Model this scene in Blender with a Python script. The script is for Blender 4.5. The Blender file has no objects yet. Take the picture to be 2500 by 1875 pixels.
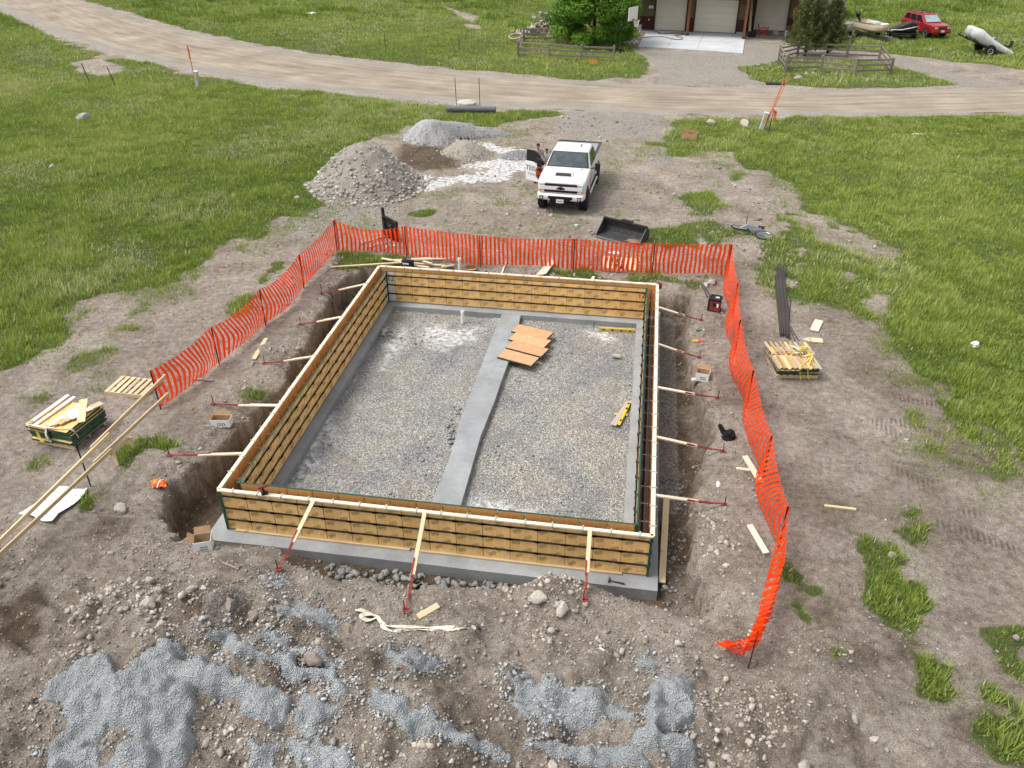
import bpy, bmesh, math, random
import numpy as np
from mathutils import Vector, Matrix
random.seed(7); RNG = np.random.default_rng(11)
SC = bpy.context.scene
COL = SC.collection
R = math.radians
# ---------------------------------------------------------------- camera
CAM = np.array([8.851, -13.284, 12.376]); PITCH, YAW, FPX = .561, -.157, 2000.0
cp, sp, cy, sy = math.cos(PITCH), math.sin(PITCH), math.cos(YAW), math.sin(YAW)
FWD = np.array([sy*cp, cy*cp, -sp]); RGT = np.array([cy, -sy, 0.0]); UPV = np.cross(RGT, FWD)
cam_d = bpy.data.cameras.new('camera'); cam = bpy.data.objects.new('camera', cam_d); COL.objects.link(cam)
cam_d.sensor_width = 36; cam_d.lens = 36*FPX/2500; cam_d.clip_end = 2000; cam_d.clip_start = .1
Mc = Matrix([[RGT[i], UPV[i], -FWD[i], CAM[i]] for i in range(3)] + [[0, 0, 0, 1]])
cam.matrix_world = Mc
SC.camera = cam
# ---------------------------------------------------------------- sky, sun, exposure (bright overcast)
SUN_EL, SUN_AZ = R(60), R(-105)      # azimuth measured from +Y towards +X
W = bpy.data.worlds.new('World'); SC.world = W; W.use_nodes = True
wn, wl = W.node_tree.nodes, W.node_tree.links
bg = wn['Background']; bg.inputs['Strength'].default_value = .15
sk = wn.new('ShaderNodeTexSky'); sk.sky_type = 'NISHITA'; sk.sun_disc = False
sk.sun_elevation = SUN_EL; sk.sun_rotation = SUN_AZ; sk.air_density = 1.0; sk.dust_density = 4.0; sk.ozone_density = 1.0
hs = wn.new('ShaderNodeHueSaturation'); hs.inputs['Saturation'].default_value = .22
wl.new(sk.outputs[0], hs.inputs['Color']); wl.new(hs.outputs[0], bg.inputs['Color'])
sl = bpy.data.lights.new('sun', 'SUN'); so = bpy.data.objects.new('sun', sl); COL.objects.link(so)
sl.energy = 1.4; sl.angle = R(20); sl.color = (1, .97, .92)
sd_ = Vector((math.sin(SUN_AZ)*math.cos(SUN_EL), math.cos(SUN_AZ)*math.cos(SUN_EL), math.sin(SUN_EL)))
so.rotation_euler = sd_.to_track_quat('Z', 'Y').to_euler()
SC.view_settings.view_transform = 'Standard'; SC.view_settings.look = 'None'
SC.view_settings.exposure = 0.6; SC.view_settings.gamma = 1; SC.view_settings.use_curve_mapping = False
SC.render.engine = 'CYCLES'; SC.cycles.max_bounces = 6; SC.cycles.transparent_max_bounces = 6
# ---------------------------------------------------------------- measuring: point of the photograph -> point on a level
def un(x, y, z=0.0):
    d = FWD + RGT*((x-1250)/FPX) + UPV*(-(y-937.5)/FPX)
    return CAM + d*((z-CAM[2])/d[2])
def un2(pts, z=0.0): return [tuple(un(x, y, z)[:2]) for x, y in pts]
def S3(pts): return [(x*.5667, 935+y*.5667) for x, y in pts]
def S4(pts): return [(1250+x*.5667, 935+y*.5667) for x, y in pts]
def S2(pts): return [(1250+x*.5667, y*.5667) for x, y in pts]
def S1(pts): return [(x*.5667, y*.5667) for x, y in pts]
# ---------------------------------------------------------------- numeric helpers
def vnoise(x, y, seed=0):
    xi = np.floor(x).astype(np.int64); yi = np.floor(y).astype(np.int64)
    fx = x-xi; fy = y-yi; fx = fx*fx*(3-2*fx); fy = fy*fy*(3-2*fy)
    def hsh(a, b):
        n = (a*374761393 + b*668265263 + seed*1274126177) & 0xffffffff
        n = ((n ^ (n >> 13))*1274126177) & 0xffffffff
        n = ((n ^ (n >> 15))*2246822519) & 0xffffffff
        return ((n ^ (n >> 16)) & 0xffffff)/16777215.0
    a = hsh(xi, yi); b = hsh(xi+1, yi); c = hsh(xi, yi+1); d = hsh(xi+1, yi+1)
    return a*(1-fx)*(1-fy)+b*fx*(1-fy)+c*(1-fx)*fy+d*fx*fy
def fbm(x, y, seed=0, o=4):
    s = 0; a = .5; t = 0
    for i in range(o):
        s = s + a*vnoise(x*2**i+i*17.3, y*2**i-i*9.7, seed+i); t += a; a *= .5
    return s/t
def sstep(a, b, x):
    t = np.clip((x-a)/(b-a), 0, 1); return t*t*(3-2*t)
def poly_sd(x, y, poly):
    """signed distance, positive inside"""
    x = np.asarray(x, float); y = np.asarray(y, float)
    d = np.full(x.shape, 1e9); ins = np.zeros(x.shape, bool); n = len(poly)
    for i in range(n):
        ax, ay = poly[i]; bx, by = poly[(i+1) % n]
        ex, ey = bx-ax, by-ay; L2 = ex*ex+ey*ey+1e-12
        t = np.clip(((x-ax)*ex+(y-ay)*ey)/L2, 0, 1)
        d = np.minimum(d, (x-ax-t*ex)**2+(y-ay-t*ey)**2)
        c = ((ay > y) != (by > y)) & (x < (bx-ax)*(y-ay)/((by-ay) if abs(by-ay) > 1e-12 else 1e-12)+ax)
        ins ^= c
    d = np.sqrt(d); return np.where(ins, d, -d)
# ---------------------------------------------------------------- ground shape
PIT = [(-.98, 13.5), (-1.3, 12.6), (-1.5, 11.62), (-1.1, 8.5), (-.8, 5.4), (-1.1, 2.97), (-1.3, 1.72), (-1.75, .53), (-1.5, -.2), (-.6, -1.0),
       (.33, -1.1), (1.7, -1.0), (2.2, -1.3), (2.6, -1.7), (3.5, -1.8), (4.2, -1.62), (4.9, -1.62), (6.9, -1.42), (7.37, -1.2), (7.75, -.95),
       (8.5, -1.05), (8.8, -1.2), (9.5, -1.25), (9.78, -1.4)]+[(10.15, -1.5), (10.6, -1.55), (10.98, -1.4), (10.98, -.9), (10.86, -.2), (10.78, .77), (10.83, 2.2), (10.97, 3.27), (11.17, 4.28), (11.33, 5.2), (11.36, 6.0), (11.22, 6.8), (11.04, 7.4), (10.87, 8.86), (10.9, 11), (10.93, 12.3), (10.95, 13.05)]+[(9.9, 13.05), (5, 13.1)]
BUMPS = [(1.2, -4.6, 2.2, .55), (5.5, -4.9, 1.8, .45), (9.3, -4.4, 1.5, .45), (-1.6, -4.2, 1.1, -.25), (7.85, -1.75, .62, .42), (7.2, -1.9, .5, .16), (3.4, -2.6, .8, .08),
         (11.6, 5.5, .5, .12), (11.3, 1.2, .7, .16), (11.4, -1.2, .8, .12), (-1.9, 7, .6, .15), (-2.0, 4, .7, .18), (-2.2, 1.2, .8, .2), (12.2, -3.3, 1.0, .15),
         (.4, -2.2, .9, -.12), (12.5, 20, 3, .1), (-1.2, 12.6, .6, .12)]
ROAD_N = [(-95, 100), (-57.87, 69.69), (-44.96, 58.61), (-33.78, 50.2), (-23.7, 44.64), (-16.47, 41.3), (-11.12, 39.78), (-2.14, 37.6), (3.55, 37.3), (10.64, 37.3), (20.86, 38.92), (31.3, 40.98), (70, 50)]
ROAD_F = [(-95, 116), (-55.14, 78.96), (-33.04, 61.25), (-19.98, 53.17), (-10.43, 49.6), (-.6, 46.68), (6.7, 45.4), (12.21, 45.6), (16.26, 45.6), (20.2, 45.65), (29.66, 47.79), (34.12, 49.21), (70, 60)]
ROAD = ROAD_N + ROAD_F[::-1]
def polysoft(x, y, x0, x1, y0, y1, s=6.0): return sstep(x0-s, x0, x)*sstep(x1+s, x1, x)*sstep(y0-s, y0, y)*sstep(y1+s, y1, y)
def base_h(x, y):
    x = np.asarray(x, float); y = np.asarray(y, float)
    away = sstep(14, 34, np.hypot(x-5, y-6))
    away = away*(1-.9*np.clip(polysoft(x, y, -4, 27, 44, 72), 0, 1))
    h = away*(.5*(fbm(x/19, y/19, 3, 3)-.5)+.16*(fbm(x/3.1, y/3.1, 5, 3)-.5))
    m = y > 30
    if np.any(m):
        rs = np.full(x.shape, -9.0); rs[m] = poly_sd(x[m], y[m], ROAD)
        k = sstep(-2.5, 0, rs); h = h*(1-k)-.04*k
    near = 1-sstep(16, 30, np.hypot(x-5, y-6))
    fg = sstep(-1.5, -3.6, y)*sstep(16, 11, x)
    h = h + near*(.10*(fbm(x/1.6, y/1.6, 8, 3)-.5)+(.075+.10*fg)*(fbm(x/.42, y/.42, 9, 4)-.5)+(.02+.05*fg)*sstep(.5, .8, fbm(x/.17, y/.17, 10, 2)))
    h = h + fg*(.95*(fbm(x/1.5, y/1.5, 12, 3)-.45)+.50*(np.abs(fbm(x/.8, y/.8, 14, 3)-.5)*2-.25))
    for bx, by, r, a in BUMPS: h = h + a*np.exp(-((x-bx)**2+(y-by)**2)/(r*r))
    return h
def height(x, y):
    x = np.asarray(x, float); y = np.asarray(y, float)
    h = base_h(x, y)
    m = (x > -3) & (x < 13) & (y > -3) & (y < 15)
    if np.any(m):
        xm, ym = x[m], y[m]
        sd = poly_sd(xm, ym, PIT)+.42*(fbm(xm/.55, ym/.55, 21, 4)-.5)+.22*(fbm(xm/.16, ym/.16, 22, 3)-.5)
        fl = -1.06+.09*(fbm(xm/.5, ym/.5, 23, 4)-.5)-.1*sstep(0, -.6, xm)
        fl = fl+.42*np.exp(-(((xm-.7)/1.1)**2+((ym+.75)/.5)**2))
        h[m] -= .16*sstep(-.5, .02, sd)
        t = .86*sstep(-.03, .16, sd)+.14*sstep(.1, .5, sd)
        t = np.clip(t+1.6*(fbm(xm/.26, ym/.26, 24, 3)-.5)*t*(1-t), 0, 1)
        h[m] = h[m]*(1-t)+fl*t
    return h
def H(x, y): return float(height(np.array([x]), np.array([y]))[0])
def G(sx, sy, dz=0.0):
    """point of the ground seen at (sx, sy) of the photograph"""
    z = 0.0
    for i in range(12):
        p = un(sx, sy, z); z = .5*z+.5*H(p[0], p[1])
    return Vector((p[0], p[1], z+dz))
def PZ(sx, sy, z): return Vector(un(sx, sy, z))
# ---------------------------------------------------------------- materials
MATS = {}
def newmat(name, rough=.8, metal=0.0, spec=.3):
    m = bpy.data.materials.new(name); m.use_nodes = True
    n, l = m.node_tree.nodes, m.node_tree.links
    b = n['Principled BSDF']; b.inputs['Roughness'].default_value = rough; b.inputs['Metallic'].default_value = metal
    b.inputs['Specular IOR Level'].default_value = spec
    MATS[name] = m
    return m, n, l, b
def ramp(n, stops, interp='LINEAR'):
    r = n.new('ShaderNodeValToRGB'); e = r.color_ramp; e.interpolation = interp
    while len(e.elements) < len(stops): e.elements.new(.5)
    for el, (p, c) in zip(e.elements, stops):
        el.position = p; el.color = (c, c, c, 1) if isinstance(c, (int, float)) else (*c, 1)
    return r
def noise_n(n, l, scale, detail=4, rough=.55, co=None, dist=0):
    t = n.new('ShaderNodeTexNoise'); t.inputs['Scale'].default_value = scale; t.inputs['Detail'].default_value = detail
    t.inputs['Roughness'].default_value = rough; t.inputs['Distortion'].default_value = dist
    if co is not None: l.new(co, t.inputs['Vector'])
    return t
def mixc(n, l, fac, a, b, mode='MIX'):
    m = n.new('ShaderNodeMix'); m.data_type = 'RGBA'; m.blend_type = mode
    for i, v in ((0, fac), (6, a), (7, b)):
        if isinstance(v, (int, float)): m.inputs[i].default_value = v
        elif isinstance(v, tuple): m.inputs[i].default_value = (*v, 1)
        else: l.new(v, m.inputs[i])
    return m.outputs[2]
def mth(n, l, op, a, b=0.0, clamp=False):
    m = n.new('ShaderNodeMath'); m.operation = op; m.use_clamp = clamp
    for i, v in enumerate((a, b)):
        if isinstance(v, (int, float)): m.inputs[i].default_value = v
        else: l.new(v, m.inputs[i])
    return m.outputs[0]
def bump(n, l, b, hgt, strength=.5, dist=.02):
    u = n.new('ShaderNodeBump'); u.inputs['Strength'].default_value = strength; u.inputs['Distance'].default_value = dist
    l.new(hgt, u.inputs['Height']); l.new(u.outputs[0], b.inputs['Normal']); return u
def simple(name, c, rough=.7, metal=0.0, var=.18, scale=6, bmp=0.0, spec=.3, dirt=0.0, stretch=None):
    """a plain surface with blotchy wear"""
    if name in MATS: return MATS[name]
    m, n, l, b = newmat(name, rough, metal, spec)
    tc = n.new('ShaderNodeTexCoord'); co = tc.outputs['Object']
    if stretch:
        mp = n.new('ShaderNodeMapping'); mp.inputs['Scale'].default_value = stretch; l.new(co, mp.inputs['Vector']); co = mp.outputs[0]
    t = noise_n(n, l, scale, 5, .6, co)
    lo = tuple(max(0, x*(1-var)) for x in c); hi = tuple(min(1, x*(1+var)) for x in c)
    r = ramp(n, [(.3, lo), (.7, hi)]); l.new(t.outputs[0], r.inputs[0]); out = r.outputs[0]
    if dirt:
        t2 = noise_n(n, l, scale*.6, 6, .7, co)
        r2 = ramp(n, [(.5, 0), (.72, dirt)]); l.new(t2.outputs[0], r2.inputs[0])
        out = mixc(n, l, r2.outputs[0], out, (.2, .16, .12))
    l.new(out, b.inputs['Base Color'])
    if bmp:
        t3 = noise_n(n, l, scale*5, 4, .6, co); bump(n, l, b, t3.outputs[0], bmp, .01)
    return m
def wood(name, c, c2, rough=.75, knots=True):
    m, n, l, b = newmat(name, rough)
    tc = n.new('ShaderNodeTexCoord'); oi = n.new('ShaderNodeObjectInfo')
    mp = n.new('ShaderNodeMapping'); mp.inputs['Scale'].default_value = (1.2, 22, 22); l.new(tc.outputs['Object'], mp.inputs['Vector'])
    t = noise_n(n, l, 1.3, 5, .6, mp.outputs[0]); r = ramp(n, [(.3, c2), (.62, c)]); l.new(t.outputs[0], r.inputs[0])
    out = r.outputs[0]
    if knots:
        t2 = noise_n(n, l, 3.2, 2, .5, tc.outputs['Object']); r2 = ramp(n, [(.68, 0), (.76, .7)]); l.new(t2.outputs[0], r2.inputs[0])
        out = mixc(n, l, r2.outputs[0], out, tuple(x*.45 for x in c2))
    v = mth(n, l, 'MULTIPLY_ADD', oi.outputs['Random'], .35); 
    n2 = v.node; n2.inputs[2].default_value = .8
    out = mixc(n, l, 1.0, out, v, 'MULTIPLY')
    l.new(out, b.inputs['Base Color']); return m
# ---------------------------------------------------------------- mesh builder
class MB:
    def __init__(s): s.v = []; s.f = []; s.mi = []; s.mats = []
    def mat(s, m):
        if m not in s.mats: s.mats.append(m)
        return s.mats.index(m)
    def add(s, vs, fs, m, M=None):
        o = len(s.v); k = s.mat(m)
        s.v += [tuple(M @ Vector(v)) for v in vs] if M is not None else [tuple(v) for v in vs]
        s.f += [tuple(i+o for i in f) for f in fs]; s.mi += [k]*len(fs); return s
    def box(s, c, d, m, rz=0, M=None):
        x, y, z = (q/2 for q in d)
        vs = [(i*x, j*y, k*z) for i in (-1, 1) for j in (-1, 1) for k in (-1, 1)]
        T = Matrix.Translation(c) @ Matrix.Rotation(rz, 4, 'Z')
        if M is not None: T = M @ T
        return s.add(vs, [(0, 1, 3, 2), (4, 6, 7, 5), (0, 4, 5, 1), (2, 3, 7, 6), (0, 2, 6, 4), (1, 5, 7, 3)], m, T)
    def beam(s, p, q, w, h, m, up=(0, 0, 1)):
        p = Vector(p); q = Vector(q); d = (q-p); L = d.length; d.normalize()
        up = Vector(up); sd = d.cross(up)
        if sd.length < 1e-4: sd = d.cross(Vector((1, 0, 0)))
        sd.normalize(); u = sd.cross(d)
        M = Matrix([[d[i], -sd[i], u[i], (p[i]+q[i])/2] for i in range(3)]+[[0, 0, 0, 1]])
        return s.box((0, 0, 0), (L, w, h), m, 0, M)
    def tube(s, pts, r, m, n=8, closed=False, cap=True):
        pts = [Vector(p) for p in pts]; N = len(pts); rings = []; prev = None
        for i, p in enumerate(pts):
            a = pts[(i-1) % N] if (closed or i > 0) else p; b = pts[(i+1) % N] if (closed or i < N-1) else p
            t = (b-a).normalized()
            if prev is None:
                x = t.cross(Vector((0, 0, 1)));
                if x.length < 1e-3: x = t.cross(Vector((1, 0, 0)))
            else: x = prev-t*prev.dot(t)
            x.normalize(); prev = x; y = t.cross(x); rr = r[i] if isinstance(r, (list, tuple)) else r
            rings.append([p+x*(rr*math.cos(2*math.pi*k/n))+y*(rr*math.sin(2*math.pi*k/n)) for k in range(n)])
        return s.loft(rings, m, closed=closed, cap=cap)
    def loft(s, rings, m, closed=False, cap=True, M=None):
        n = len(rings[0]); N = len(rings); vs = [tuple(v) for r in rings for v in r]; fs = []
        for i in range(N if closed else N-1):
            j = (i+1) % N
            fs += [(i*n+k, i*n+(k+1) % n, j*n+(k+1) % n, j*n+k) for k in range(n)]
        if cap and not closed: fs += [tuple(range(n))[::-1], tuple((N-1)*n+k for k in range(n))]
        return s.add(vs, fs, m, M)
    def cyl(s, p, q, r, m, n=16, r2=None):
        return s.tube([p, q], [r, r if r2 is None else r2], m, n)
    def lathe(s, prof, m, n=20, M=None, cap=True):
        return s.loft([[(r*math.cos(2*math.pi*k/n), r*math.sin(2*math.pi*k/n), z) for k in range(n)] for r, z in prof], m, cap=cap, M=M)
    def prism(s, poly, z0, z1, m, M=None):
        return s.loft([[(x, y, z0) for x, y in poly], [(x, y, z1) for x, y in poly]], m, M=M)
    def quad(s, a, b, c, d, m): return s.add([a, b, c, d], [(0, 1, 2, 3)], m)
    def slabquad(s, a, b, c, d, t, m):
        """a thin four-cornered plate of thickness t"""
        a, b, c, d = map(Vector, (a, b, c, d)); nn = (b-a).cross(d-a).normalized()*t
        return s.add([a, b, c, d, a+nn, b+nn, c+nn, d+nn], [(3, 2, 1, 0), (4, 5, 6, 7), (0, 1, 5, 4), (1, 2, 6, 5), (2, 3, 7, 6), (3, 0, 4, 7)], m)
    def grid(s, fn, nu, nv, m):
        vs = [fn(i/nu, j/nv) for j in range(nv+1) for i in range(nu+1)]
        return s.add(vs, [(j*(nu+1)+i, j*(nu+1)+i+1, (j+1)*(nu+1)+i+1, (j+1)*(nu+1)+i) for j in range(nv) for i in range(nu)], m)
    def build(s, name, parent=None, smooth=None, bevel=0.0, loc=None, fix=True):
        me = bpy.data.meshes.new(name); me.from_pydata(s.v, [], s.f)
        for m in s.mats: me.materials.append(m)
        me.polygons.foreach_set('material_index', s.mi)
        if fix:
            b = bmesh.new(); b.from_mesh(me); bmesh.ops.recalc_face_normals(b, faces=b.faces); b.to_mesh(me); b.free()
        if smooth:
            me.polygons.foreach_set('use_smooth', [True]*len(me.polygons)); me.set_sharp_from_angle(angle=R(smooth))
        o = bpy.data.objects.new(name, me); COL.objects.link(o)
        if parent is not None: o.parent = parent
        if loc is not None: o.location = loc
        if bevel:
            bv = o.modifiers.new('bevel', 'BEVEL'); bv.width = bevel; bv.segments = 2; bv.limit_method = 'ANGLE'; bv.angle_limit = R(40)
        return o
def npmesh(name, v, f, mat, attrs=None, smooth=True, vcol=None):
    """big mesh from arrays: v (N,3), f (M,k)"""
    me = bpy.data.meshes.new(name); k = f.shape[1]
    me.vertices.add(len(v)); me.vertices.foreach_set('co', np.ascontiguousarray(v, np.float32).ravel())
    me.loops.add(f.size); me.loops.foreach_set('vertex_index', np.ascontiguousarray(f, np.int32).ravel())
    me.polygons.add(len(f)); me.polygons.foreach_set('loop_start', np.arange(0, f.size, k, dtype=np.int32))
    if smooth: me.polygons.foreach_set('use_smooth', np.ones(len(f), bool))
    me.update(calc_edges=True)
    for an, arr in (attrs or {}).items():
        a = me.attributes.new(an, 'FLOAT', 'POINT'); a.data.foreach_set('value', np.ascontiguousarray(arr, np.float32))
    if vcol is not None:
        a = me.attributes.new('mask', 'FLOAT_COLOR', 'POINT'); a.data.foreach_set('color', np.ascontiguousarray(vcol, np.float32).ravel())
    me.materials.append(mat)
    o = bpy.data.objects.new(name, me); COL.objects.link(o); return o
def thing(name, label, cat, loc=(0, 0, 0), rz=0, group=None):
    o = bpy.data.objects.new(name, None); COL.objects.link(o); o.empty_display_size = .2
    o.location = loc; o.rotation_euler = (0, 0, rz); o['label'] = label; o['category'] = cat
    if group: o['group'] = group
    return o
def tag(o, label, cat, group=None, kind=None):
    o['label'] = label; o['category'] = cat
    if group: o['group'] = group
    if kind: o['kind'] = kind
    return o
def struct(o): o['kind'] = 'structure'; return o
def stuff(o): o['kind'] = 'stuff'; return o
def dup(root, loc, rot, label=None, group=None):
    r = root.copy(); COL.objects.link(r); r.location = loc
    r.rotation_euler = (0, 0, rot) if isinstance(rot, (int, float)) else rot
    if label: r['label'] = label
    if group: r['group'] = group
    for ch in list(root.children):
        c = ch.copy(); COL.objects.link(c); c.parent = r
        for g in ch.children:
            d = g.copy(); COL.objects.link(d); d.parent = c
    return r
def text_bm(mb, txt, size, m, M, ext=.004):
    cu = bpy.data.curves.new('lettering', 'FONT'); cu.body = txt; cu.size = size; cu.extrude = ext; cu.align_x = 'CENTER'; cu.align_y = 'CENTER'
    o = bpy.data.objects.new('lettering', cu); COL.objects.link(o)
    bpy.context.view_layer.update()
    me = bpy.data.meshes.new_from_object(o.evaluated_get(bpy.context.evaluated_depsgraph_get()))
    mb.add([v.co[:] for v in me.vertices], [tuple(p.vertices) for p in me.polygons], m, M)
    bpy.data.objects.remove(o); bpy.data.curves.remove(cu); bpy.data.meshes.remove(me)
# ================================================================ GROUND
GRASS_L = un2([(-1500, 900), (0, 885), (159, 793), (317, 720), (470, 669), (567, 600), (640, 567), (737, 521), (793, 498), (754, 470), (800, 430), (929, 335), (986, 320), (1100, 310), (1207, 283), (1133, 262), (822, 229), (652, 212), (470, 178), (255, 136), (113, 82), (0, 31), (-400, -60), (-1500, -120)])
GRASS_R = un2([(3600, 240), (2500, 277), (2072, 283), (1647, 291), (1613, 317), (1607, 351), (1647, 374), (1788, 372), (1817, 397), (1902, 442), (1930, 482), (2004, 516), (2117, 567), (2213, 623), (2185, 700), (2190, 850), (2242, 907), (2321, 935), (2383, 1048), (2500, 1150), (2900, 1250), (3600, 1300)])
GRASS_MID = un2([(1560, 600), (1640, 540), (1720, 480), (1800, 420), (1960, 520), (2117, 567), (2213, 623), (2190, 850), (2100, 790), (1990, 740), (1900, 725), (1850, 640), (1790, 640), (1700, 600)])
GRASS_LF = [(-140, 150), (-95, 118), (-55.5, 79.5), (-33.04, 61.6), (-19.98, 53.7), (-10.43, 50.1), (-.6, 47.2), (5.2, 46.2), (8.2, 47.5), (9.0, 52), (8.3, 56), (7.6, 60), (7.4, 67), (6, 150)]
GRASS_RF1 = un2([(1795, 165), (1850, 145), (1900, 140), (2130, 150), (2250, 175), (2345, 207), (2200, 214), (2000, 215), (1900, 205), (1830, 190)])
GRASS_RF2 = [(21.3, 68.3), (20.5, 63), (22, 60.5), (28, 59.5), (36, 54.5), (43, 52.2), (70, 61.5), (150, 80), (150, 170), (6, 170), (6, 73), (21, 72)]
TUFT_S = [S4([(1500, 690), (1650, 700), (1700, 800), (1790, 950), (1780, 1120), (1600, 1090), (1500, 1000), (1480, 850)]),
          S4([(1190, 800), (1270, 820), (1280, 920), (1310, 1000), (1300, 1080), (1230, 1050), (1180, 990)]),
          S4([(1340, 950), (1400, 960), (1400, 1040), (1350, 1040)]), S4([(1700, 560), (1760, 560), (1820, 640), (1740, 690), (1690, 640)]),
          S4([(1850, 100), (1920, 90), (1960, 140), (1880, 150)]), S4([(1380, 1150), (1480, 1150), (1460, 1210), (1390, 1200)]),
          S3([(470, 340), (540, 270), (600, 290), (600, 350), (560, 390), (490, 360)]), S3([(640, 270), (740, 260), (800, 290), (760, 310), (690, 310)]),
          S3([(1040, 50), (1140, 20), (1140, 60), (1060, 80)]), S3([(340, 510), (370, 480), (390, 500), (370, 520)]), S3([(440, 460), (490, 460), (480, 480), (445, 480)]),
          S3([(150, 330), (200, 325), (200, 345), (160, 350)]),
          [(1360, 665), (1400, 650), (1460, 655), (1465, 680), (1420, 690), (1370, 685)], [(1525, 675), (1590, 665), (1650, 680), (1650, 690), (1540, 690)], [(1690, 690), (1720, 675), (1735, 690), (1700, 700)],
          [(815, 640), (840, 615), (960, 625), (1000, 635), (1000, 655), (870, 655), (820, 660)], [(545, 765), (600, 720), (635, 720), (600, 745), (560, 775)], [(620, 690), (640, 660), (690, 640), (680, 660), (640, 695)],
          [(1850, 660), (1890, 650), (1890, 700), (1850, 690)], [(1950, 670), (2050, 650), (2060, 720), (1960, 740)], [(1010, 520), (1060, 512), (1055, 530), (1020, 535)], [(860, 330), (900, 320), (880, 340)],
          [(1150, 280), (1240, 270), (1360, 262), (1370, 285), (1250, 300), (1160, 320)], [(1560, 560), (1640, 550), (1700, 580), (1700, 605), (1600, 600)], [(1640, 480), (1740, 470), (1800, 520), (1700, 520)],
          [(2300, 985), (2340, 960), (2400, 1060), (2370, 1080)], [(2380, 1700), (2420, 1680), (2480, 1800), (2500, 1875), (2420, 1860)], [(2230, 1600), (2290, 1610), (2310, 1690), (2250, 1680)], [(2440, 1560), (2500, 1540), (2500, 1660), (2450, 1640)]]
TUFTS = [un2(t) for t in TUFT_S]
LIME = [un2(t) for t in ([(1025, 455), (1060, 430), (1140, 430), (1180, 415), (1230, 395), (1290, 380), (1310, 400), (1270, 420), (1240, 440), (1190, 445), (1120, 445), (1060, 465), (1035, 470)],
        [(1150, 345), (1190, 350), (1230, 362), (1300, 365), (1300, 372), (1240, 380), (1210, 372), (1180, 365)], [(1120, 405), (1180, 390), (1240, 378), (1300, 385), (1300, 420), (1250, 425), (1190, 418), (1120, 412)],
        [(1020, 432), (1050, 428), (1060, 438), (1030, 440)])]
PALE = [un2(t) for t in (S2([(180, 580), (230, 480), (330, 470), (640, 480), (640, 610), (500, 590), (350, 605), (220, 600)]), [(735, 525), (800, 495), (960, 500), (960, 560), (830, 560), (700, 590), (680, 580)],
        S2([(540, 640), (660, 640), (700, 700), (600, 720)]), [(560, 1420), (640, 1450), (600, 1500), (560, 1560), (480, 1590)])]
DRIVE = un2([(1540, 118), (1810, 135), (1812, 100), (1850, 95), (1925, 125), (1895, 150), (1800, 165), (1830, 192), (1860, 206), (1700, 203), (1600, 203), (1612, 185), (1590, 150)])
PATHR = un2([(1925, 118), (2070, 120), (2200, 140), (2330, 180), (2450, 205), (2500, 207), (2380, 213), (2300, 195), (2160, 155), (2060, 135), (1930, 133)])
BARE = [un2(t) for t in (S1([(300, 270), (430, 250), (540, 280), (540, 310), (440, 330), (340, 310)]), [(1080, 15), (1180, 40), (1150, 55)], [(1140, 60), (1180, 62), (1180, 72), (1140, 70)], [(2180, 30), (2300, 30), (2280, 45)], [(1750, 470), (1830, 430), (1900, 480), (1850, 560), (1760, 540)])]
def polymask(x, y, polys, soft, noise=.0, sc=1.0, seed=40):
    out = np.zeros(x.shape)
    nz = None
    for p in polys:
        P = np.array(p); pad = soft+noise+.1
        m = (x > P[:, 0].min()-pad) & (x < P[:, 0].max()+pad) & (y > P[:, 1].min()-pad) & (y < P[:, 1].max()+pad)
        if not m.any(): continue
        s = poly_sd(x[m], y[m], p)
        if noise: s = s+noise*2*(fbm(x[m]/sc, y[m]/sc, seed, 4)-.5)
        out[m] = np.maximum(out[m], sstep(-soft, soft, s))
    return out
def grass_mask(x, y):
    g = polymask(x, y, [GRASS_L], .5, 1.6, 2.2, 41)
    g = np.maximum(g, polymask(x, y, [GRASS_R], .6, 1.3, 1.8, 42))
    g = np.maximum(g, polymask(x, y, [GRASS_LF, GRASS_RF1, GRASS_RF2], .35, .7, 1.6, 43))
    g = np.maximum(g, .75*polymask(x, y, [GRASS_MID], .8, .8, 2, 44)*sstep(.44, .6, fbm(x/1.1, y/1.1, 45, 4)))
    g = np.maximum(g, polymask(x, y, TUFTS, .3, .55, .6, 46))
    # thin growth straggling over the worn ground
    wild = sstep(.60, .74, fbm(x/1.4, y/1.4, 47, 4))*sstep(.4, .6, fbm(x/7, y/7, 48, 2))
    keep = sstep(0, 3, np.maximum(np.maximum(-8-x+4, x-13.5), y-15.5))
    g = np.maximum(g, .55*wild*keep*(y < 37))
    thin = sstep(.46, .62, fbm(x/1.8, y/1.8, 147, 4))*sstep(15, 17, y)*sstep(38, 35, y)*sstep(-9, -5, x)*(1-polymask(x, y, LIME, .5, .5, 1, 148))
    g = np.maximum(g, .30*thin)
    # the meadow's edge thins out over the bare ground
    ed = np.maximum(poly_sd(x, y, GRASS_L), poly_sd(x, y, GRASS_R)) if len(x) < 2e6 else 0
    g = np.maximum(g, .42*sstep(-3.2, -.2, ed)*sstep(.44, .6, fbm(x/1.0, y/1.0, 149, 4)))
    g = g*(1-.85*polymask(x, y, BARE, .4, .7, 1, 49))*(1-polymask(x, y, PALE[:1]+LIME[:0]+[DRIVE], .4, .5, 1, 50))*(1-.85*polymask(x, y, [PATHR], .5, .7, .9, 51))
    m = y > 30
    if m.any(): g[m] = g[m]*sstep(.1, -.5, poly_sd(x[m], y[m], ROAD)+.7*(fbm(x[m]/1.2, y[m]/1.2, 52, 3)-.5))
    s = poly_sd(x, y, PIT); g = g*sstep(.1, -.25, s)
    return g
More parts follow.
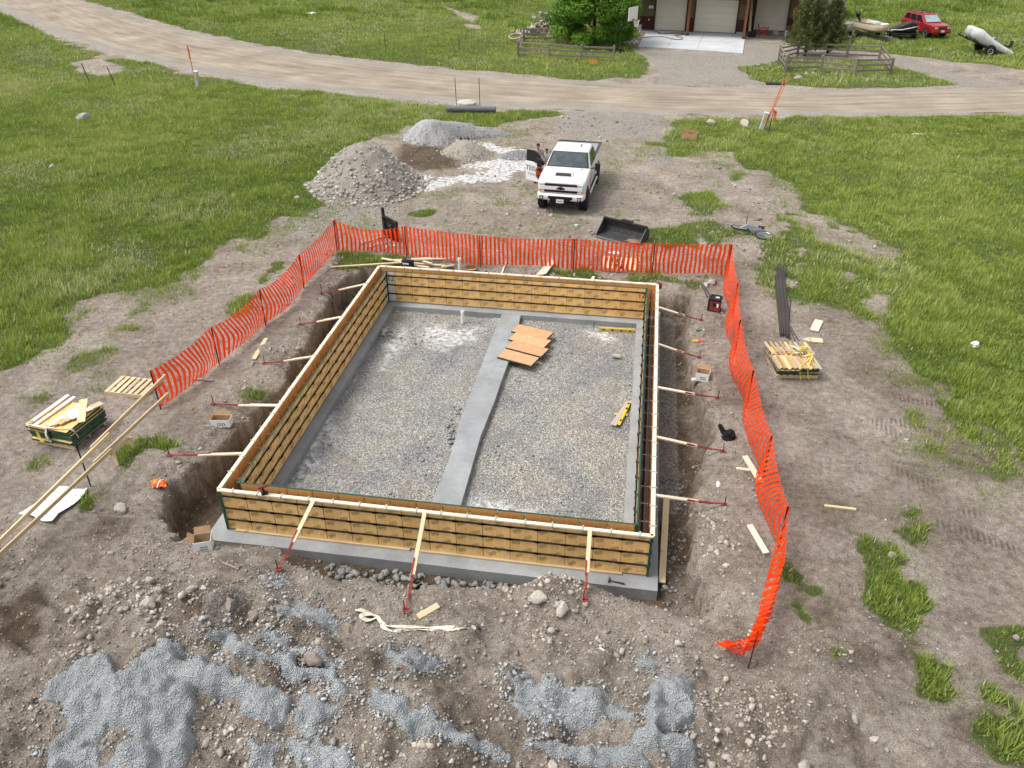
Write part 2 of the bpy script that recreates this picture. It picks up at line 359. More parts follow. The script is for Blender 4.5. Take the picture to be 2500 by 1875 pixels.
def axis(pieces):
    out = [pieces[0][0]]
    for a, b, st0, st1 in pieces:
        x = a; 
        while x < b-1e-6:
            t = (x-a)/(b-a); x = min(b, x+st0+(st1-st0)*t); out.append(x)
    return np.array(out)
gx = axis([(-1800, -170, 400, 8), (-170, -60, 6, 1.6), (-60, -15, 1.2, .35), (-15, -6, .3, .09), (-6, 15.5, .06, .06), (15.5, 26, .08, .3), (26, 60, .35, 1.2), (60, 170, 1.5, 6), (170, 1800, 8, 400)])
gy = axis([(-300, -40, 60, 5), (-40, -9, 4, .25), (-9, 14.5, .06, .06), (14.5, 34, .08, .22), (34, 62, .25, .45), (62, 110, .5, 1.5), (110, 260, 2, 12), (260, 2500, 14, 500)])
XX, YY = np.meshgrid(gx, gy); xf, yf = XX.ravel(), YY.ravel()
zf = height(xf, yf)
gm = grass_mask(xf, yf)
lime = polymask(xf, yf, LIME, .25, .5, .5, 55)
pale = polymask(xf, yf, PALE+[DRIVE, PATHR], .4, .6, .9, 56)
ti = (xf > 9.9) & (xf < 11.2) & (yf > 2.5) & (yf < 13)      # loose stone tipped along the right trench
pale = np.maximum(pale, ti*sstep(-.9, -1.0, zf)*sstep(10.75, 10.3, xf)*.9)
moist_shade = sstep(-.45, -.95, zf)*(.55+.45*sstep(.25, .5, fbm(xf/.7, yf/.7, 58, 3)))  # damp soil, plus trench shade painted in as darkening with depth
moist_shade = np.maximum(moist_shade, polymask(xf, yf, [un2([(985, 350), (1120, 370), (1110, 410), (1040, 420), (960, 400), (960, 370)]), un2([(0, 1500), (90, 1470), (120, 1540), (40, 1600), (0, 1600)]), un2([(420, 1480), (640, 1500), (600, 1540), (500, 1540)]), un2([(690, 1590), (800, 1600), (790, 1720), (700, 1740)])], .3, .5, .6, 59))
tread = np.zeros(len(xf))
for a_, b_, w_ in (((1640, 165), (1840, 225), .2), ((1850, 615), (2150, 705), .22), ((1770, 430), (1980, 560), .22), ((1640, 60), (1800, 85), .2), ((1600, 330), (1850, 460), .25), ((1430, 60), (1700, 260), .25)):
    (ax, ay), (bx, by) = un2(S4([a_, b_])); L2 = (bx-ax)**2+(by-ay)**2; t = np.clip(((xf-ax)*(bx-ax)+(yf-ay)*(by-ay))/L2, 0, 1); tread = np.maximum(tread, sstep(w_, w_*.6, np.hypot(xf-ax-t*(bx-ax), yf-ay-t*(by-ay)))*sstep(.35, .55, fbm(xf/.7, yf/.7, 33, 3)))
moist_shade = np.maximum(moist_shade, .4*sstep(.5, .68, fbm(xf/2.3, yf/2.3, 34, 4))*(xf > 11.5)*(yf < 16)+.18*tread)
moist_shade = np.maximum(moist_shade, .55*sstep(.52, .7, fbm(xf/1.1, yf/1.1, 35, 4))*(yf < -.8))
ny, nx = XX.shape
idx = np.arange(nx*ny).reshape(ny, nx)
faces = np.stack([idx[:-1, :-1], idx[:-1, 1:], idx[1:, 1:], idx[1:, :-1]], -1).reshape(-1, 4)
# ---- the soil
m, n, l, b = newmat('soil', .95, 0, .12)
tc = n.new('ShaderNodeTexCoord'); co = tc.outputs['Object']
at = n.new('ShaderNodeAttribute'); at.attribute_name = 'mask'
sp_ = n.new('ShaderNodeSeparateColor'); l.new(at.outputs['Color'], sp_.inputs[0])
n1 = noise_n(n, l, .55, 6, .65, co, .4); n2 = noise_n(n, l, 5.5, 6, .7, co); n3 = noise_n(n, l, 38, 4, .7, co)
r1 = ramp(n, [(.36, (.150, .117, .090)), (.455, (.275, .228, .184)), (.535, (.368, .312, .258)), (.64, (.50, .438, .372))]); 
cmb = mth(n, l, 'MULTIPLY_ADD', n2.outputs[0], .55); l.new(mth(n, l, 'MULTIPLY', n1.outputs[0], .5), cmb.node.inputs[2]); l.new(cmb, r1.inputs[0])
soil = r1.outputs[0]
rf = ramp(n, [(.34, .50), (.5, 1.0), (.66, 1.38)]); l.new(n3.outputs[0], rf.inputs[0]); soil = mixc(n, l, 1.0, soil, rf.outputs[0], 'MULTIPLY')
vo = n.new('ShaderNodeTexVoronoi'); vo.inputs['Scale'].default_value = 13; l.new(co, vo.inputs['Vector'])
vs_ = n.new('ShaderNodeSeparateColor'); l.new(vo.outputs['Color'], vs_.inputs[0])
peb = mth(n, l, 'MULTIPLY', mth(n, l, 'LESS_THAN', vo.outputs['Distance'], .26), mth(n, l, 'GREATER_THAN', vs_.outputs[0], .86))
soil = mixc(n, l, peb, soil, (.40, .37, .33))
wet_shade = n.new('ShaderNodeMix'); wet_shade.data_type = 'RGBA'; wet_shade.blend_type = 'MULTIPLY'  # multiplies the colour down for damp soil and the painted trench shade
l.new(at.outputs['Alpha'], wet_shade.inputs[0]); l.new(soil, wet_shade.inputs[6]); wet_shade.inputs[7].default_value = (.40, .34, .29, 1); soil = wet_shade.outputs[2]
vg = n.new('ShaderNodeTexVoronoi'); vg.inputs['Scale'].default_value = 26; l.new(co, vg.inputs['Vector'])
vgs = n.new('ShaderNodeSeparateColor'); l.new(vg.outputs['Color'], vgs.inputs[0])
rg = ramp(n, [(.0, (.17, .152, .13)), (.55, (.33, .30, .262)), (1, (.50, .462, .41))]); l.new(vgs.outputs[1], rg.inputs[0])
def gate(mask, amp=.5):
    a = mth(n, l, 'ADD', mask, mth(n, l, 'MULTIPLY', mth(n, l, 'SUBTRACT', n2.outputs[0], .5), amp))
    g_ = n.new('ShaderNodeMapRange'); g_.interpolation_type = 'SMOOTHSTEP'; g_.inputs[1].default_value = .35; g_.inputs[2].default_value = .65
    l.new(a, g_.inputs[0]); return g_.outputs[0]
soil = mixc(n, l, mth(n, l, 'MULTIPLY', gate(sp_.outputs[1], .8), .8), soil, rg.outputs[0])
soil = mixc(n, l, gate(mth(n, l, 'MULTIPLY', sp_.outputs[2], .60), 2.2), soil, (.76, .76, .75))
rt = ramp(n, [(.3, (.055, .085, .018)), (.7, (.13, .165, .045))]); l.new(n2.outputs[0], rt.inputs[0])
soil = mixc(n, l, mth(n, l, 'MULTIPLY', gate(sp_.outputs[0], .7), .9), soil, rt.outputs[0])
l.new(soil, b.inputs['Base Color'])
n4 = noise_n(n, l, 15, 8, .78, co, .3)
bh = mth(n, l, 'MULTIPLY_ADD', n3.outputs[0], .35); l.new(n2.outputs[0], bh.node.inputs[2]); bh = mth(n, l, 'ADD', bh, n4.outputs[0])
atr = n.new('ShaderNodeAttribute'); atr.attribute_name = 'tread'; wv = n.new('ShaderNodeTexWave'); wv.inputs['Scale'].default_value = 2.7; wv.inputs['Distortion'].default_value = 1.2
mpw = n.new('ShaderNodeMapping'); mpw.inputs['Rotation'].default_value = (0, 0, R(12)); l.new(co, mpw.inputs['Vector']); l.new(mpw.outputs[0], wv.inputs['Vector'])
bh = mth(n, l, 'ADD', bh, mth(n, l, 'MULTIPLY', mth(n, l, 'MULTIPLY', atr.outputs['Fac'], wv.outputs['Fac']), .5)); bump(n, l, b, bh, 1.0, .10)
struct(npmesh('ground', np.stack([xf, yf, zf], 1), faces, m, {'tread': tread}, True, np.stack([gm, pale, lime, moist_shade], 1)))
# ---- the gravel road: its own sheet with a slight crown, frayed edges
def resamp(p, N):
    p = np.array(p); d = np.concatenate([[0], np.cumsum(np.hypot(*np.diff(p, axis=0).T))]); t = np.linspace(0, d[-1], N)
    q = np.stack([np.interp(t, d, p[:, 0]), np.interp(t, d, p[:, 1])], 1)
    for _ in range(3): q[1:-1] = .25*q[:-2]+.5*q[1:-1]+.25*q[2:]
    return q
NR, NC = 420, 40
A_, B_ = resamp(ROAD_N, NR), resamp(ROAD_F, NR)
u = np.linspace(0, 1, NC)[None, :, None]
P_ = A_[:, None, :]*(1-u)+B_[:, None, :]*u
edge = (fbm(P_[..., 0]/1.3, P_[..., 1]/1.3, 61, 4)-.5)*1.5
dirn = (B_-A_)/np.hypot(*(B_-A_).T)[:, None]
w_ = np.zeros((1, NC)); w_[0, 0] = 1; w_[0, -1] = 1; w_[0, 1] = .6; w_[0, -2] = .6
P_ = P_+dirn[:, None, :]*(edge*w_)[..., None]
crown = .06*(1-(2*u[..., 0]-1)**2)+.03*(fbm(P_[..., 0]/.8, P_[..., 1]/.8, 62, 3)-.5)
zz = height(P_[..., 0].ravel(), P_[..., 1].ravel()).reshape(NR, NC)+.012+np.where(w_ > .9, -.03, crown)
m, n, l, b = newmat('road_gravel', .95, 0, .1)
at = n.new('ShaderNodeAttribute'); at.attribute_name = 'across'; tc = n.new('ShaderNodeTexCoord'); co = tc.outputs['Object']
al = n.new('ShaderNodeAttribute'); al.attribute_name = 'along'
cx = n.new('ShaderNodeCombineXYZ'); l.new(mth(n, l, 'MULTIPLY', at.outputs['Fac'], 9), cx.inputs[0]); l.new(mth(n, l, 'MULTIPLY', al.outputs['Fac'], .12), cx.inputs[1])
ns = noise_n(n, l, 1.6, 5, .6, cx.outputs[0]); nb = noise_n(n, l, .35, 4, .6, co); nf = noise_n(n, l, 16, 4, .75, co)
rr_ = ramp(n, [(.3, (.175, .140, .105)), (.48, (.285, .238, .185)), (.66, (.41, .35, .275))]); l.new(mth(n, l, 'MULTIPLY_ADD', ns.outputs[0], .6), rr_.inputs[0])
l.new(mth(n, l, 'MULTIPLY', nb.outputs[0], .42), rr_.inputs[0].links[0].from_node.inputs[2])
edgec = ramp(n, [(.0, 1.0), (.10, .75), (.2, 0), (.82, 0), (.93, .7), (1, 1.0)]); l.new(at.outputs['Fac'], edgec.inputs[0])
loose = ramp(n, [(.35, (.15, .138, .122)), (.6, (.36, .34, .31))]); l.new(nf.outputs[0], loose.inputs[0])
c_ = mixc(n, l, mth(n, l, 'MULTIPLY', edgec.outputs[0], mth(n, l, 'ADD', nb.outputs[0], .25, True)), rr_.outputs[0], loose.outputs[0])
fr = ramp(n, [(.35, .78), (.65, 1.12)]); l.new(nf.outputs[0], fr.inputs[0]); c_ = mixc(n, l, 1.0, c_, fr.outputs[0], 'MULTIPLY')
l.new(c_, b.inputs['Base Color']); bump(n, l, b, nf.outputs[0], .5, .03)
ii = np.arange(NR*NC).reshape(NR, NC)
rf_ = np.stack([ii[:-1, :-1], ii[1:, :-1], ii[1:, 1:], ii[:-1, 1:]], -1).reshape(-1, 4)
along = np.repeat(np.concatenate([[0], np.cumsum(np.hypot(*np.diff(A_, axis=0).T))])[:, None], NC, 1)
struct(npmesh('gravel_road', np.concatenate([P_.reshape(-1, 2), zz.reshape(-1, 1)], 1), rf_[:, ::-1], m, {'across': np.repeat(u[0, :, 0][None], NR, 0).ravel(), 'along': along.ravel()}))
# ================================================================ GRASS (one mass of blades)
def grass_field(n_cand, lo, hi, dens_fn, hgt, wid, seed, per=5):
    rg_ = np.random.default_rng(seed)
    x = rg_.uniform(lo[0], hi[0], n_cand); y = rg_.uniform(lo[1], hi[1], n_cand)
    # keep what the place's neighbourhood could show
    v = np.stack([x-CAM[0], y-CAM[1], np.full(n_cand, -CAM[2])], 1)
    dz = v @ FWD; px = (v @ RGT)/dz
    k = (dz > 3) & (np.abs(px) < .86); x, y, dz = x[k], y[k], dz[k]
    g = grass_mask(x, y)
    k = rg_.random(len(x)) < g*dens_fn(dz); x, y, dz, g = x[k], y[k], dz[k], g[k]
    z = height(x, y); N = len(x)
    patch = fbm(x/4.5, y/4.5, 71, 4); lush = fbm(x/11, y/11, 73, 3); tus = fbm(x/.75, y/.75, 77, 3)
    hh = hgt*(.35+.6*patch+.75*sstep(.3, .7, tus))*(.55+.8*rg_.random(N))*(.25+.75*g); ww = wid*(1+dz/60.)
    ang = rg_.uniform(0, 2*np.pi, (N, per)); lean = rg_.uniform(.15, .75, (N, per)); rad = rg_.uniform(0, .10, (N, per))*(1+dz/40.)[:, None]
    ca, sa = np.cos(ang), np.sin(ang); hk = hh[:, None]*rg_.uniform(.6, 1.15, (N, per))
    bx = x[:, None]+ca*rad; by = y[:, None]+sa*rad; bz = np.repeat(z[:, None], per, 1)-.02
    tx = bx+ca*lean*hk; ty = by+sa*lean*hk; tz = bz+hk
    wx = -sa*ww[:, None]*.5; wy = ca*ww[:, None]*.5
    V = np.stack([np.stack([bx-wx, by-wy, bz], -1), np.stack([bx+wx, by+wy, bz], -1), np.stack([tx, ty, tz], -1)], 2).reshape(-1, 3)
    straw = (rg_.random((N, per)) < (.04+.30*sstep(.46, .72, fbm(x/5.5, y/5.5, 75, 4))*sstep(.3, .6, fbm(x/1.2, y/1.2, 76, 3)))[:, None])
    t = np.clip(.45*patch+.4*lush+.45*tus-.13+rg_.normal(0, .12, (N, per)).T, 0, 1).T*.78
    t = np.where(straw, .82+.18*rg_.random((N, per)), t)
    return V, np.repeat(t.reshape(-1), 3)
V1, t1 = grass_field(800000, (-44, -8), (52, 40), lambda d: np.clip(26/d, 0, 1), .17, .022, 5)
V2, t2 = grass_field(620000, (-100, 36), (100, 125), lambda d: np.clip(60/d, 0, 1), .17, .030, 6, 4)
V3, t3 = grass_field(300000, (-9, -8), (22, 16), lambda d: .75*np.ones_like(d), .075, .013, 8, 5)
V4, t4 = grass_field(60000, (-85, 44), (85, 125), lambda d: np.ones_like(d), .42, .045, 9, 7)
cen = V4.reshape(-1, 21, 3)[:, 0]; kp = (fbm(cen[:, 0]/3.2, cen[:, 1]/2.2, 78, 4) > .54) & (fbm(cen[:, 0]/14, cen[:, 1]/9, 79, 2) > .44) & (cen[:, 1] > 58)
V4 = V4.reshape(-1, 21, 3)[kp].reshape(-1, 3); t4 = (t4.reshape(-1, 21)[kp]*.55).reshape(-1)
V = np.concatenate([V1, V2, V3, V4]); tt = np.concatenate([t1, t2, t3, t4])
m, n, l, b = newmat('grass_blades', .7, 0, .2)
at = n.new('ShaderNodeAttribute'); at.attribute_name = 'tint'
r = ramp(n, [(0, (.090, .140, .024)), (.28, (.195, .275, .044)), (.5, (.31, .388, .076)), (.76, (.44, .475, .15)), (.83, (.45, .44, .24)), (1, (.66, .61, .43))]); l.new(at.outputs['Fac'], r.inputs[0])
l.new(r.outputs[0], b.inputs['Base Color'])
tr = n.new('ShaderNodeBsdfTranslucent'); l.new(r.outputs[0], tr.inputs[0]); mx = n.new('ShaderNodeMixShader'); mx.inputs[0].default_value = .3
l.new(b.outputs[0], mx.inputs[1]); l.new(tr.outputs[0], mx.inputs[2]); l.new(mx.outputs[0], n['Material Output'].inputs[0])
stuff(npmesh('grass', V, np.arange(len(V)).reshape(-1, 3), m, {'tint': tt}, False))
print('grass tris', len(V)//3, 'ground verts', len(xf))
# quick look-up of the built ground
import bisect
GXL, GYL = gx.tolist(), gy.tolist(); ZG = zf.reshape(ny, nx)
def H(x, y):
    i = min(max(bisect.bisect_right(GXL, x)-1, 0), nx-2); j = min(max(bisect.bisect_right(GYL, y)-1, 0), ny-2)
    u = (x-GXL[i])/(GXL[i+1]-GXL[i]); v = (y-GYL[j])/(GYL[j+1]-GYL[j])
    return float(ZG[j, i]*(1-u)*(1-v)+ZG[j, i+1]*u*(1-v)+ZG[j+1, i]*(1-u)*v+ZG[j+1, i+1]*u*v)
# ================================================================ shared finishes
LUM = wood('pale_lumber', (.66, .53, .34), (.54, .40, .23)); LUMW = wood('white_lumber', (.72, .64, .49), (.62, .52, .37)); LUMG = wood('weathered_lumber', (.42, .37, .31), (.30, .26, .22))
REDP = simple('red_paint', (.25, .030, .024), .5, 0, .25, 9, dirt=.4); BLK = simple('black_steel', (.022, .021, .022), .55, .3, .4, 12, dirt=.25)
RUST = simple('dark_rust_steel', (.075, .052, .042), .7, .3, .4, 10); BARM = simple('dark_bar_steel', (.042, .034, .029), .6, .2, .4, 9)
GRN = simple('green_steel', (.018, .075, .045), .5, 0, .35, 9, dirt=.35)
DGRY = simple('dark_grey_steel', (.07, .072, .075), .5, .4, .3, 7, dirt=.4); WHT = simple('white_plastic', (.78, .78, .76), .5, 0, .08, 5, dirt=.15)
INK = simple('dark_red_ink', (.19, .010, .010), .8, 0, .3, 20); STAMP = simple('green_stamp_ink', (.30, .235, .075), .8, 0, .25, 14); STAMP2 = simple('dark_stamp_ink', (.24, .20, .07), .8, 0, .25, 14)
GALV = simple('galvanised_metal', (.55, .53, .46), .45, .5, .2, 20); CARD = simple('cardboard', (.36, .23, .12), .85, 0, .15, 8); WBOX = simple('white_card', (.74, .75, .75), .7, 0, .07, 6, dirt=.2)
BLACKP = simple('black_plastic', (.018, .018, .02), .45, 0, .3, 10); YEL = simple('yellow_paint', (.72, .46, .02), .45, 0, .1, 8)
STRAPY = simple('yellow_webbing', (.66, .50, .09), .8, 0, .2, 18, dirt=.3); STRAPW = simple('pale_webbing', (.62, .58, .46), .8, 0, .18, 18, dirt=.3)
def plyface(name, c, c2):
    m, n, l, b = newmat(name, .6, 0, .35)
    tc = n.new('ShaderNodeTexCoord'); oi = n.new('ShaderNodeObjectInfo'); co = tc.outputs['Object']
    mp = n.new('ShaderNodeMapping'); mp.inputs['Scale'].default_value = (1, 1, .35); l.new(co, mp.inputs['Vector'])
    t = noise_n(n, l, 7, 6, .65, mp.outputs[0], .6); r = ramp(n, [(.32, c2), (.5, c), (.75, tuple(min(1, x*1.12) for x in c))]); l.new(t.outputs[0], r.inputs[0])
    t2 = noise_n(n, l, 3.2, 6, .7, co); r2 = ramp(n, [(.55, 0), (.78, .55)]); l.new(t2.outputs[0], r2.inputs[0])
    out = mixc(n, l, r2.outputs[0], r.outputs[0], (.33, .21, .10))
    t4 = noise_n(n, l, 26, 3, .6, co); r4 = ramp(n, [(.69, 0), (.74, .6)]); l.new(t4.outputs[0], r4.inputs[0]); out = mixc(n, l, r4.outputs[0], out, (.14, .085, .04))
    v = mth(n, l, 'MULTIPLY_ADD', oi.outputs['Random'], .18); v.node.inputs[2].default_value = .92
    out = mixc(n, l, 1.0, out, v, 'MULTIPLY'); l.new(out, b.inputs['Base Color']); return m
PLY = plyface('coated_plywood', (.80, .505, .20), (.72, .41, .135)); PLYIN = plyface('bare_form_face', (.60, .33, .11), (.46, .22, .06)); PLYW = plyface('whitewashed_plywood', (.58, .53, .47), (.47, .42, .37))
PLYR = plyface('stained_plywood', (.62, .30, .16), (.66, .42, .19))
m, n, l, b = newmat('cast_concrete', .85, 0, .2); CONC = m
tc = n.new('ShaderNodeTexCoord'); co = tc.outputs['Object']; a1 = noise_n(n, l, .9, 6, .65, co, .4); a2 = noise_n(n, l, 14, 5, .7, co)
r = ramp(n, [(.3, (.20, .207, .21)), (.52, (.285, .296, .30)), (.7, (.37, .382, .386))]); l.new(mth(n, l, 'ADD', mth(n, l, 'MULTIPLY', a1.outputs[0], .75), mth(n, l, 'MULTIPLY', a2.outputs[0], .25)), r.inputs[0])
a3 = noise_n(n, l, 2.2, 6, .75, co); r3 = ramp(n, [(.56, 0), (.72, .75)]); l.new(a3.outputs[0], r3.inputs[0])
geo = n.new('ShaderNodeNewGeometry'); sx_ = n.new('ShaderNodeSeparateXYZ'); l.new(geo.outputs['Normal'], sx_.inputs[0])
l.new(mixc(n, l, mth(n, l, 'MULTIPLY', r3.outputs[0], .6), r.outputs[0], (.25, .205, .165)), b.inputs['Base Color']); bump(n, l, b, a2.outputs[0], .25, .01)
# ================================================================ FOOTING
FO = (-.40, -.40, 9.98, 12.92); FI = (.61, .62, 9.17, 11.88); ZF = -.77
ft = thing('concrete_footing', 'grey concrete footing ring with centre strip under the plywood wall forms', 'footing')
mb = MB()
def noisy_line(p, q, k, a=.008): return [tuple(Vector(p).lerp(Vector(q), i/k)+Vector((random.uniform(-a, a), random.uniform(-a, a)))) for i in range(k)]
def rect(b_): return [(b_[0], b_[1]), (b_[2], b_[1]), (b_[2], b_[3]), (b_[0], b_[3])]
o4, i4 = rect(FO), rect(FI); ov = []; iv = []
for k in range(4): ov += noisy_line(o4[k], o4[(k+1) % 4], 16); iv += noisy_line(i4[k], i4[(k+1) % 4], 16)
N = len(ov)
vs = [(x, y, ZF) for x, y in ov]+[(x, y, ZF) for x, y in iv]+[(x, y, -1.12) for x, y in ov]+[(x, y, -1.12) for x, y in iv]
fs = []
for k in range(N):
    j = (k+1) % N; fs += [(k, j, N+j, N+k), (2*N+j, 2*N+k, 3*N+k, 3*N+j), (k, 2*N+k, 2*N+j, j), (N+j, 3*N+j, 3*N+k, N+k)]
mb.add(vs, fs, CONC); mb.build('footing_ring', ft)
left = [(1226, 766), (1200, 828), (1176, 890), (1159, 935), (1125, 1020), (1102, 1105), (1054, 1228)]
right = [(1271, 770), (1260, 820), (1241, 883), (1222, 935), (1207, 980), (1173, 1065), (1125, 1233)]
pl = un2(left, ZF); pr = un2(right, ZF); pl[0] = (pl[0][0], FI[3]-.004); pr[0] = (pr[0][0], FI[3]-.004); pl.append((pl[-1][0], FI[1]+.004)); pr.append((pr[-1][0], FI[1]+.004))
MB().prism(pl+pr[::-1], -1.12, ZF-.004, CONC).build('centre_strip', ft)
# ---- crushed stone floor inside and beside
m, n, l, b = newmat('crushed_stone', .9, 0, .2)
tc = n.new('ShaderNodeTexCoord'); co = tc.outputs['Object']
vg = n.new('ShaderNodeTexVoronoi'); vg.inputs['Scale'].default_value = 36; l.new(co, vg.inputs['Vector']); sg = n.new('ShaderNodeSeparateColor'); l.new(vg.outputs['Color'], sg.inputs[0])
rg = ramp(n, [(0, (.12, .12, .115)), (.35, (.235, .232, .222)), (.75, (.34, .334, .318)), (1, (.58, .565, .54))]); l.new(sg.outputs[0], rg.inputs[0])
big = noise_n(n, l, .55, 5, .6, co, .5); rb = ramp(n, [(.36, (.74, .75, .80)), (.52, (1, .99, .95)), (.68, (1.12, 1.05, .93))]); l.new(big.outputs[0], rb.inputs[0])
c_ = mixc(n, l, 1.0, rg.outputs[0], rb.outputs[0], 'MULTIPLY')
at = n.new('ShaderNodeAttribute'); at.attribute_name = 'powder'; fz = noise_n(n, l, 6, 5, .7, co)
pw = mth(n, l, 'MULTIPLY', at.outputs['Fac'], ramp(n, [(.40, 0), (.62, 1)]).outputs[0]); l.new(fz.outputs[0], pw.node.inputs[1].links[0].from_node.inputs[0])
c_ = mixc(n, l, pw, c_, (.72, .72, .70)); mud = noise_n(n, l, .9, 6, .65, co, .8); rmud = ramp(n, [(.54, 0), (.68, .6)]); l.new(mud.outputs[0], rmud.inputs[0]); c_ = mixc(n, l, rmud.outputs[0], c_, (.235, .20, .165)); l.new(c_, b.inputs['Base Color'])
bump(n, l, b, mth(n, l, 'SUBTRACT', 1.0, vg.outputs['Distance']), .9, .03)
xs = np.arange(FI[0]-.05, FI[2]+.06, .05); ys = np.arange(FI[1]-.05, FI[3]+.06, .05); X, Y = np.meshgrid(xs, ys); x, y = X.ravel(), Y.ravel()
z = -.955+.05*(fbm(x/1.3, y/1.3, 81, 3)-.5)+.05*(fbm(x/.28, y/.28, 82, 3)-.5)
pw = polymask(x, y, [un2(q, -.95) for q in ([(1040, 780), (1110, 800), (1170, 800), (1160, 830), (1080, 850), (1030, 830)], [(690, 1190), (760, 1080), (800, 1010), (820, 1010), (760, 1140), (720, 1200)], [(1130, 1230), (1180, 1210), (1300, 1260), (1250, 1270), (1140, 1250)], [(930, 870), (980, 800), (1000, 810), (940, 900)], [(1180, 760), (1230, 770), (1210, 790)], [(1440, 810), (1490, 805), (1500, 840), (1460, 850)])], .3, .4, .5, 83)
ii = np.arange(len(x)).reshape(X.shape); f = np.stack([ii[:-1, :-1], ii[:-1, 1:], ii[1:, 1:], ii[1:, :-1]], -1).reshape(-1, 4)
struct(npmesh('gravel_floor', np.stack([x, y, z], 1), f, m, {'powder': pw})); GRAVEL = m
# ================================================================ WALL FORMS
LX, LY, ZB, ZT = 9.75, 12.52, -.77, .41
PW = .6096
def panel_mesh(w, front, back, seed, stamps=True):
    """one plywood panel in its own frame: x along, y thickness (outer face at y<0), z up from 0; the stamps sit 1.5 mm proud"""
    rr = random.Random(seed); mb = MB(); t = .03; h = ZT-ZB-.05
    g = .007
    mb.add([(g, 0, 0), (w-g, 0, 0), (w-g, 0, h), (g, 0, h)], [(0, 1, 2, 3)], front)
    mb.add([(g, t, 0), (w-g, t, 0), (w-g, t, h), (g, t, h)], [(3, 2, 1, 0)], back)
    mb.add([(g, 0, 0), (w-g, 0, 0), (w-g, t, 0), (g, t, 0), (g, 0, h), (w-g, 0, h), (w-g, t, h), (g, t, h)], [(0, 3, 2, 1), (4, 5, 6, 7), (0, 4, 7, 3), (1, 2, 6, 5)], GRN)
    if stamps:
        for k in range(6):
            cx = (.16, .42)[k % 2]+rr.uniform(-.05, .05); cz = .12+.19*k+rr.uniform(-.04, .04)
            if cx > w-.13: continue
            a = rr.uniform(.2, .7); mat = STAMP if rr.random() < .6 else STAMP2
            def P(u, v): return (cx+.9*(u*math.cos(a)-v*math.sin(a)), -.0015, cz+.9*(u*math.sin(a)+v*math.cos(a)))
            oc = [(-.10, -.03), (-.07, -.055), (.07, -.055), (.10, -.03), (.10, .03), (.07, .055), (-.07, .055), (-.10, .03)]
            mb.add([P(*q) for q in oc]+[P(q[0]*.86, q[1]*.8) for q in oc], [(j, (j+1) % 8, 8+(j+1) % 8, 8+j) for j in range(8)], mat)
            for s_ in (-.055, -.018, .018, .055): mb.add([P(s_-.011, -.03), P(s_+.011, -.03), P(s_+.011, .03), P(s_-.011, .03)], [(0, 1, 2, 3)], mat)
        for k in range(8):   # small scuffs of print between the ovals
            cx = rr.uniform(.05, w-.09); cz = rr.uniform(.05, h-.08); a = rr.uniform(.2, .7)
            q = [(0, 0), (.06, 0), (.06, .012), (0, .012)]
            mb.add([(cx+u*math.cos(a)-v*math.sin(a), -.0012, cz+u*math.sin(a)+v*math.cos(a)) for u, v in q], [(0, 1, 2, 3)], STAMP)
    me = mb.build('panel', fix=False); d = me.data; bpy.data.objects.remove(me); return d
PANELS_OUT = [panel_mesh(PW, PLY, PLYIN, 100+i) for i in range(5)]; PANELS_IN = [panel_mesh(PW, PLY, PLYIN, 200+i) for i in range(5)]
_cache = {}
def narrow(w, mat, st):
    k = (round(w, 3), mat.name, st)
    if k not in _cache: _cache[k] = panel_mesh(w, mat, PLYIN, 300+len(_cache), st)
    return _cache[k]
def wall_form(label, origin, ang, length, outer, fill=None, bars=(.15, .50, .84)):
    """a run of panels; local x runs along the wall, the barred face looks to local -y"""
    t = thing('wall_form', label, 'wall form', origin, ang, 'plywood concrete wall forms')
    segs = []; x = 0
    if fill:
        segs.append((0, fill[0], fill[1], fill[2]))
        x = fill[0]
    body_end = length-(fill[3] if fill and len(fill) > 3 else 0)
    while x < body_end-.03:
        w = min(PW, body_end-x); segs.append((x, w, PLY, None)); x += w
    if fill and len(fill) > 3: segs.append((body_end, fill[3], fill[4], fill[5]))
    for i, (x0, w, mat, txt) in enumerate(segs):
        d = random.choice(PANELS_OUT if outer else PANELS_IN) if (abs(w-PW) < .004 and mat is PLY) else narrow(w, mat, mat is PLY and w > .3)
        p = bpy.data.objects.new('panel', d); COL.objects.link(p); p.parent = t; p.location = (x0, random.uniform(-.002, .002), .05+random.uniform(-.004, .004))
        if txt:
            tb = MB(); text_bm(tb, txt, .25, INK, Matrix.Translation((w/2, -.004, .86)) @ Matrix.Rotation(R(90), 4, 'X'), .0015); tb.build('lettering', p, fix=False)
    h = ZT-ZB-.05
    for zb in bars:
        mb = MB(); z = .05+h-zb
        mb.box((length/2, -.022, z), (length-.03, .014, .044), BARM)
        for x0, w, mat, txt in segs:
            for xx in (x0, x0+w):
                if .05 < xx < length-.05: mb.box((xx, -.034, z), (.15, .012, .036), BARM); mb.box((xx, -.046, z), (.05, .014, .024), BARM)
            mb.box((x0+w*.5, -.006, z), (.03, .02, .035), BARM)
        for xx in (.03, length-.03): mb.box((xx, -.03, z), (.07, .03, .06), GRN)
        mb.build('steel_bar', t)
    return t
def plank_top(t, length, over=.03, broken=()):
    mb = MB(); cuts = [-over]+sorted(broken)+[length+over]
    for a, c in zip(cuts[:-1], cuts[1:]): mb.box(((a+c)/2, -.012+random.uniform(-.004, .004), ZT-ZB+.02), (c-a-.006, .094, .04), LUMW)
    mb.build('top_plank', t, bevel=.003)
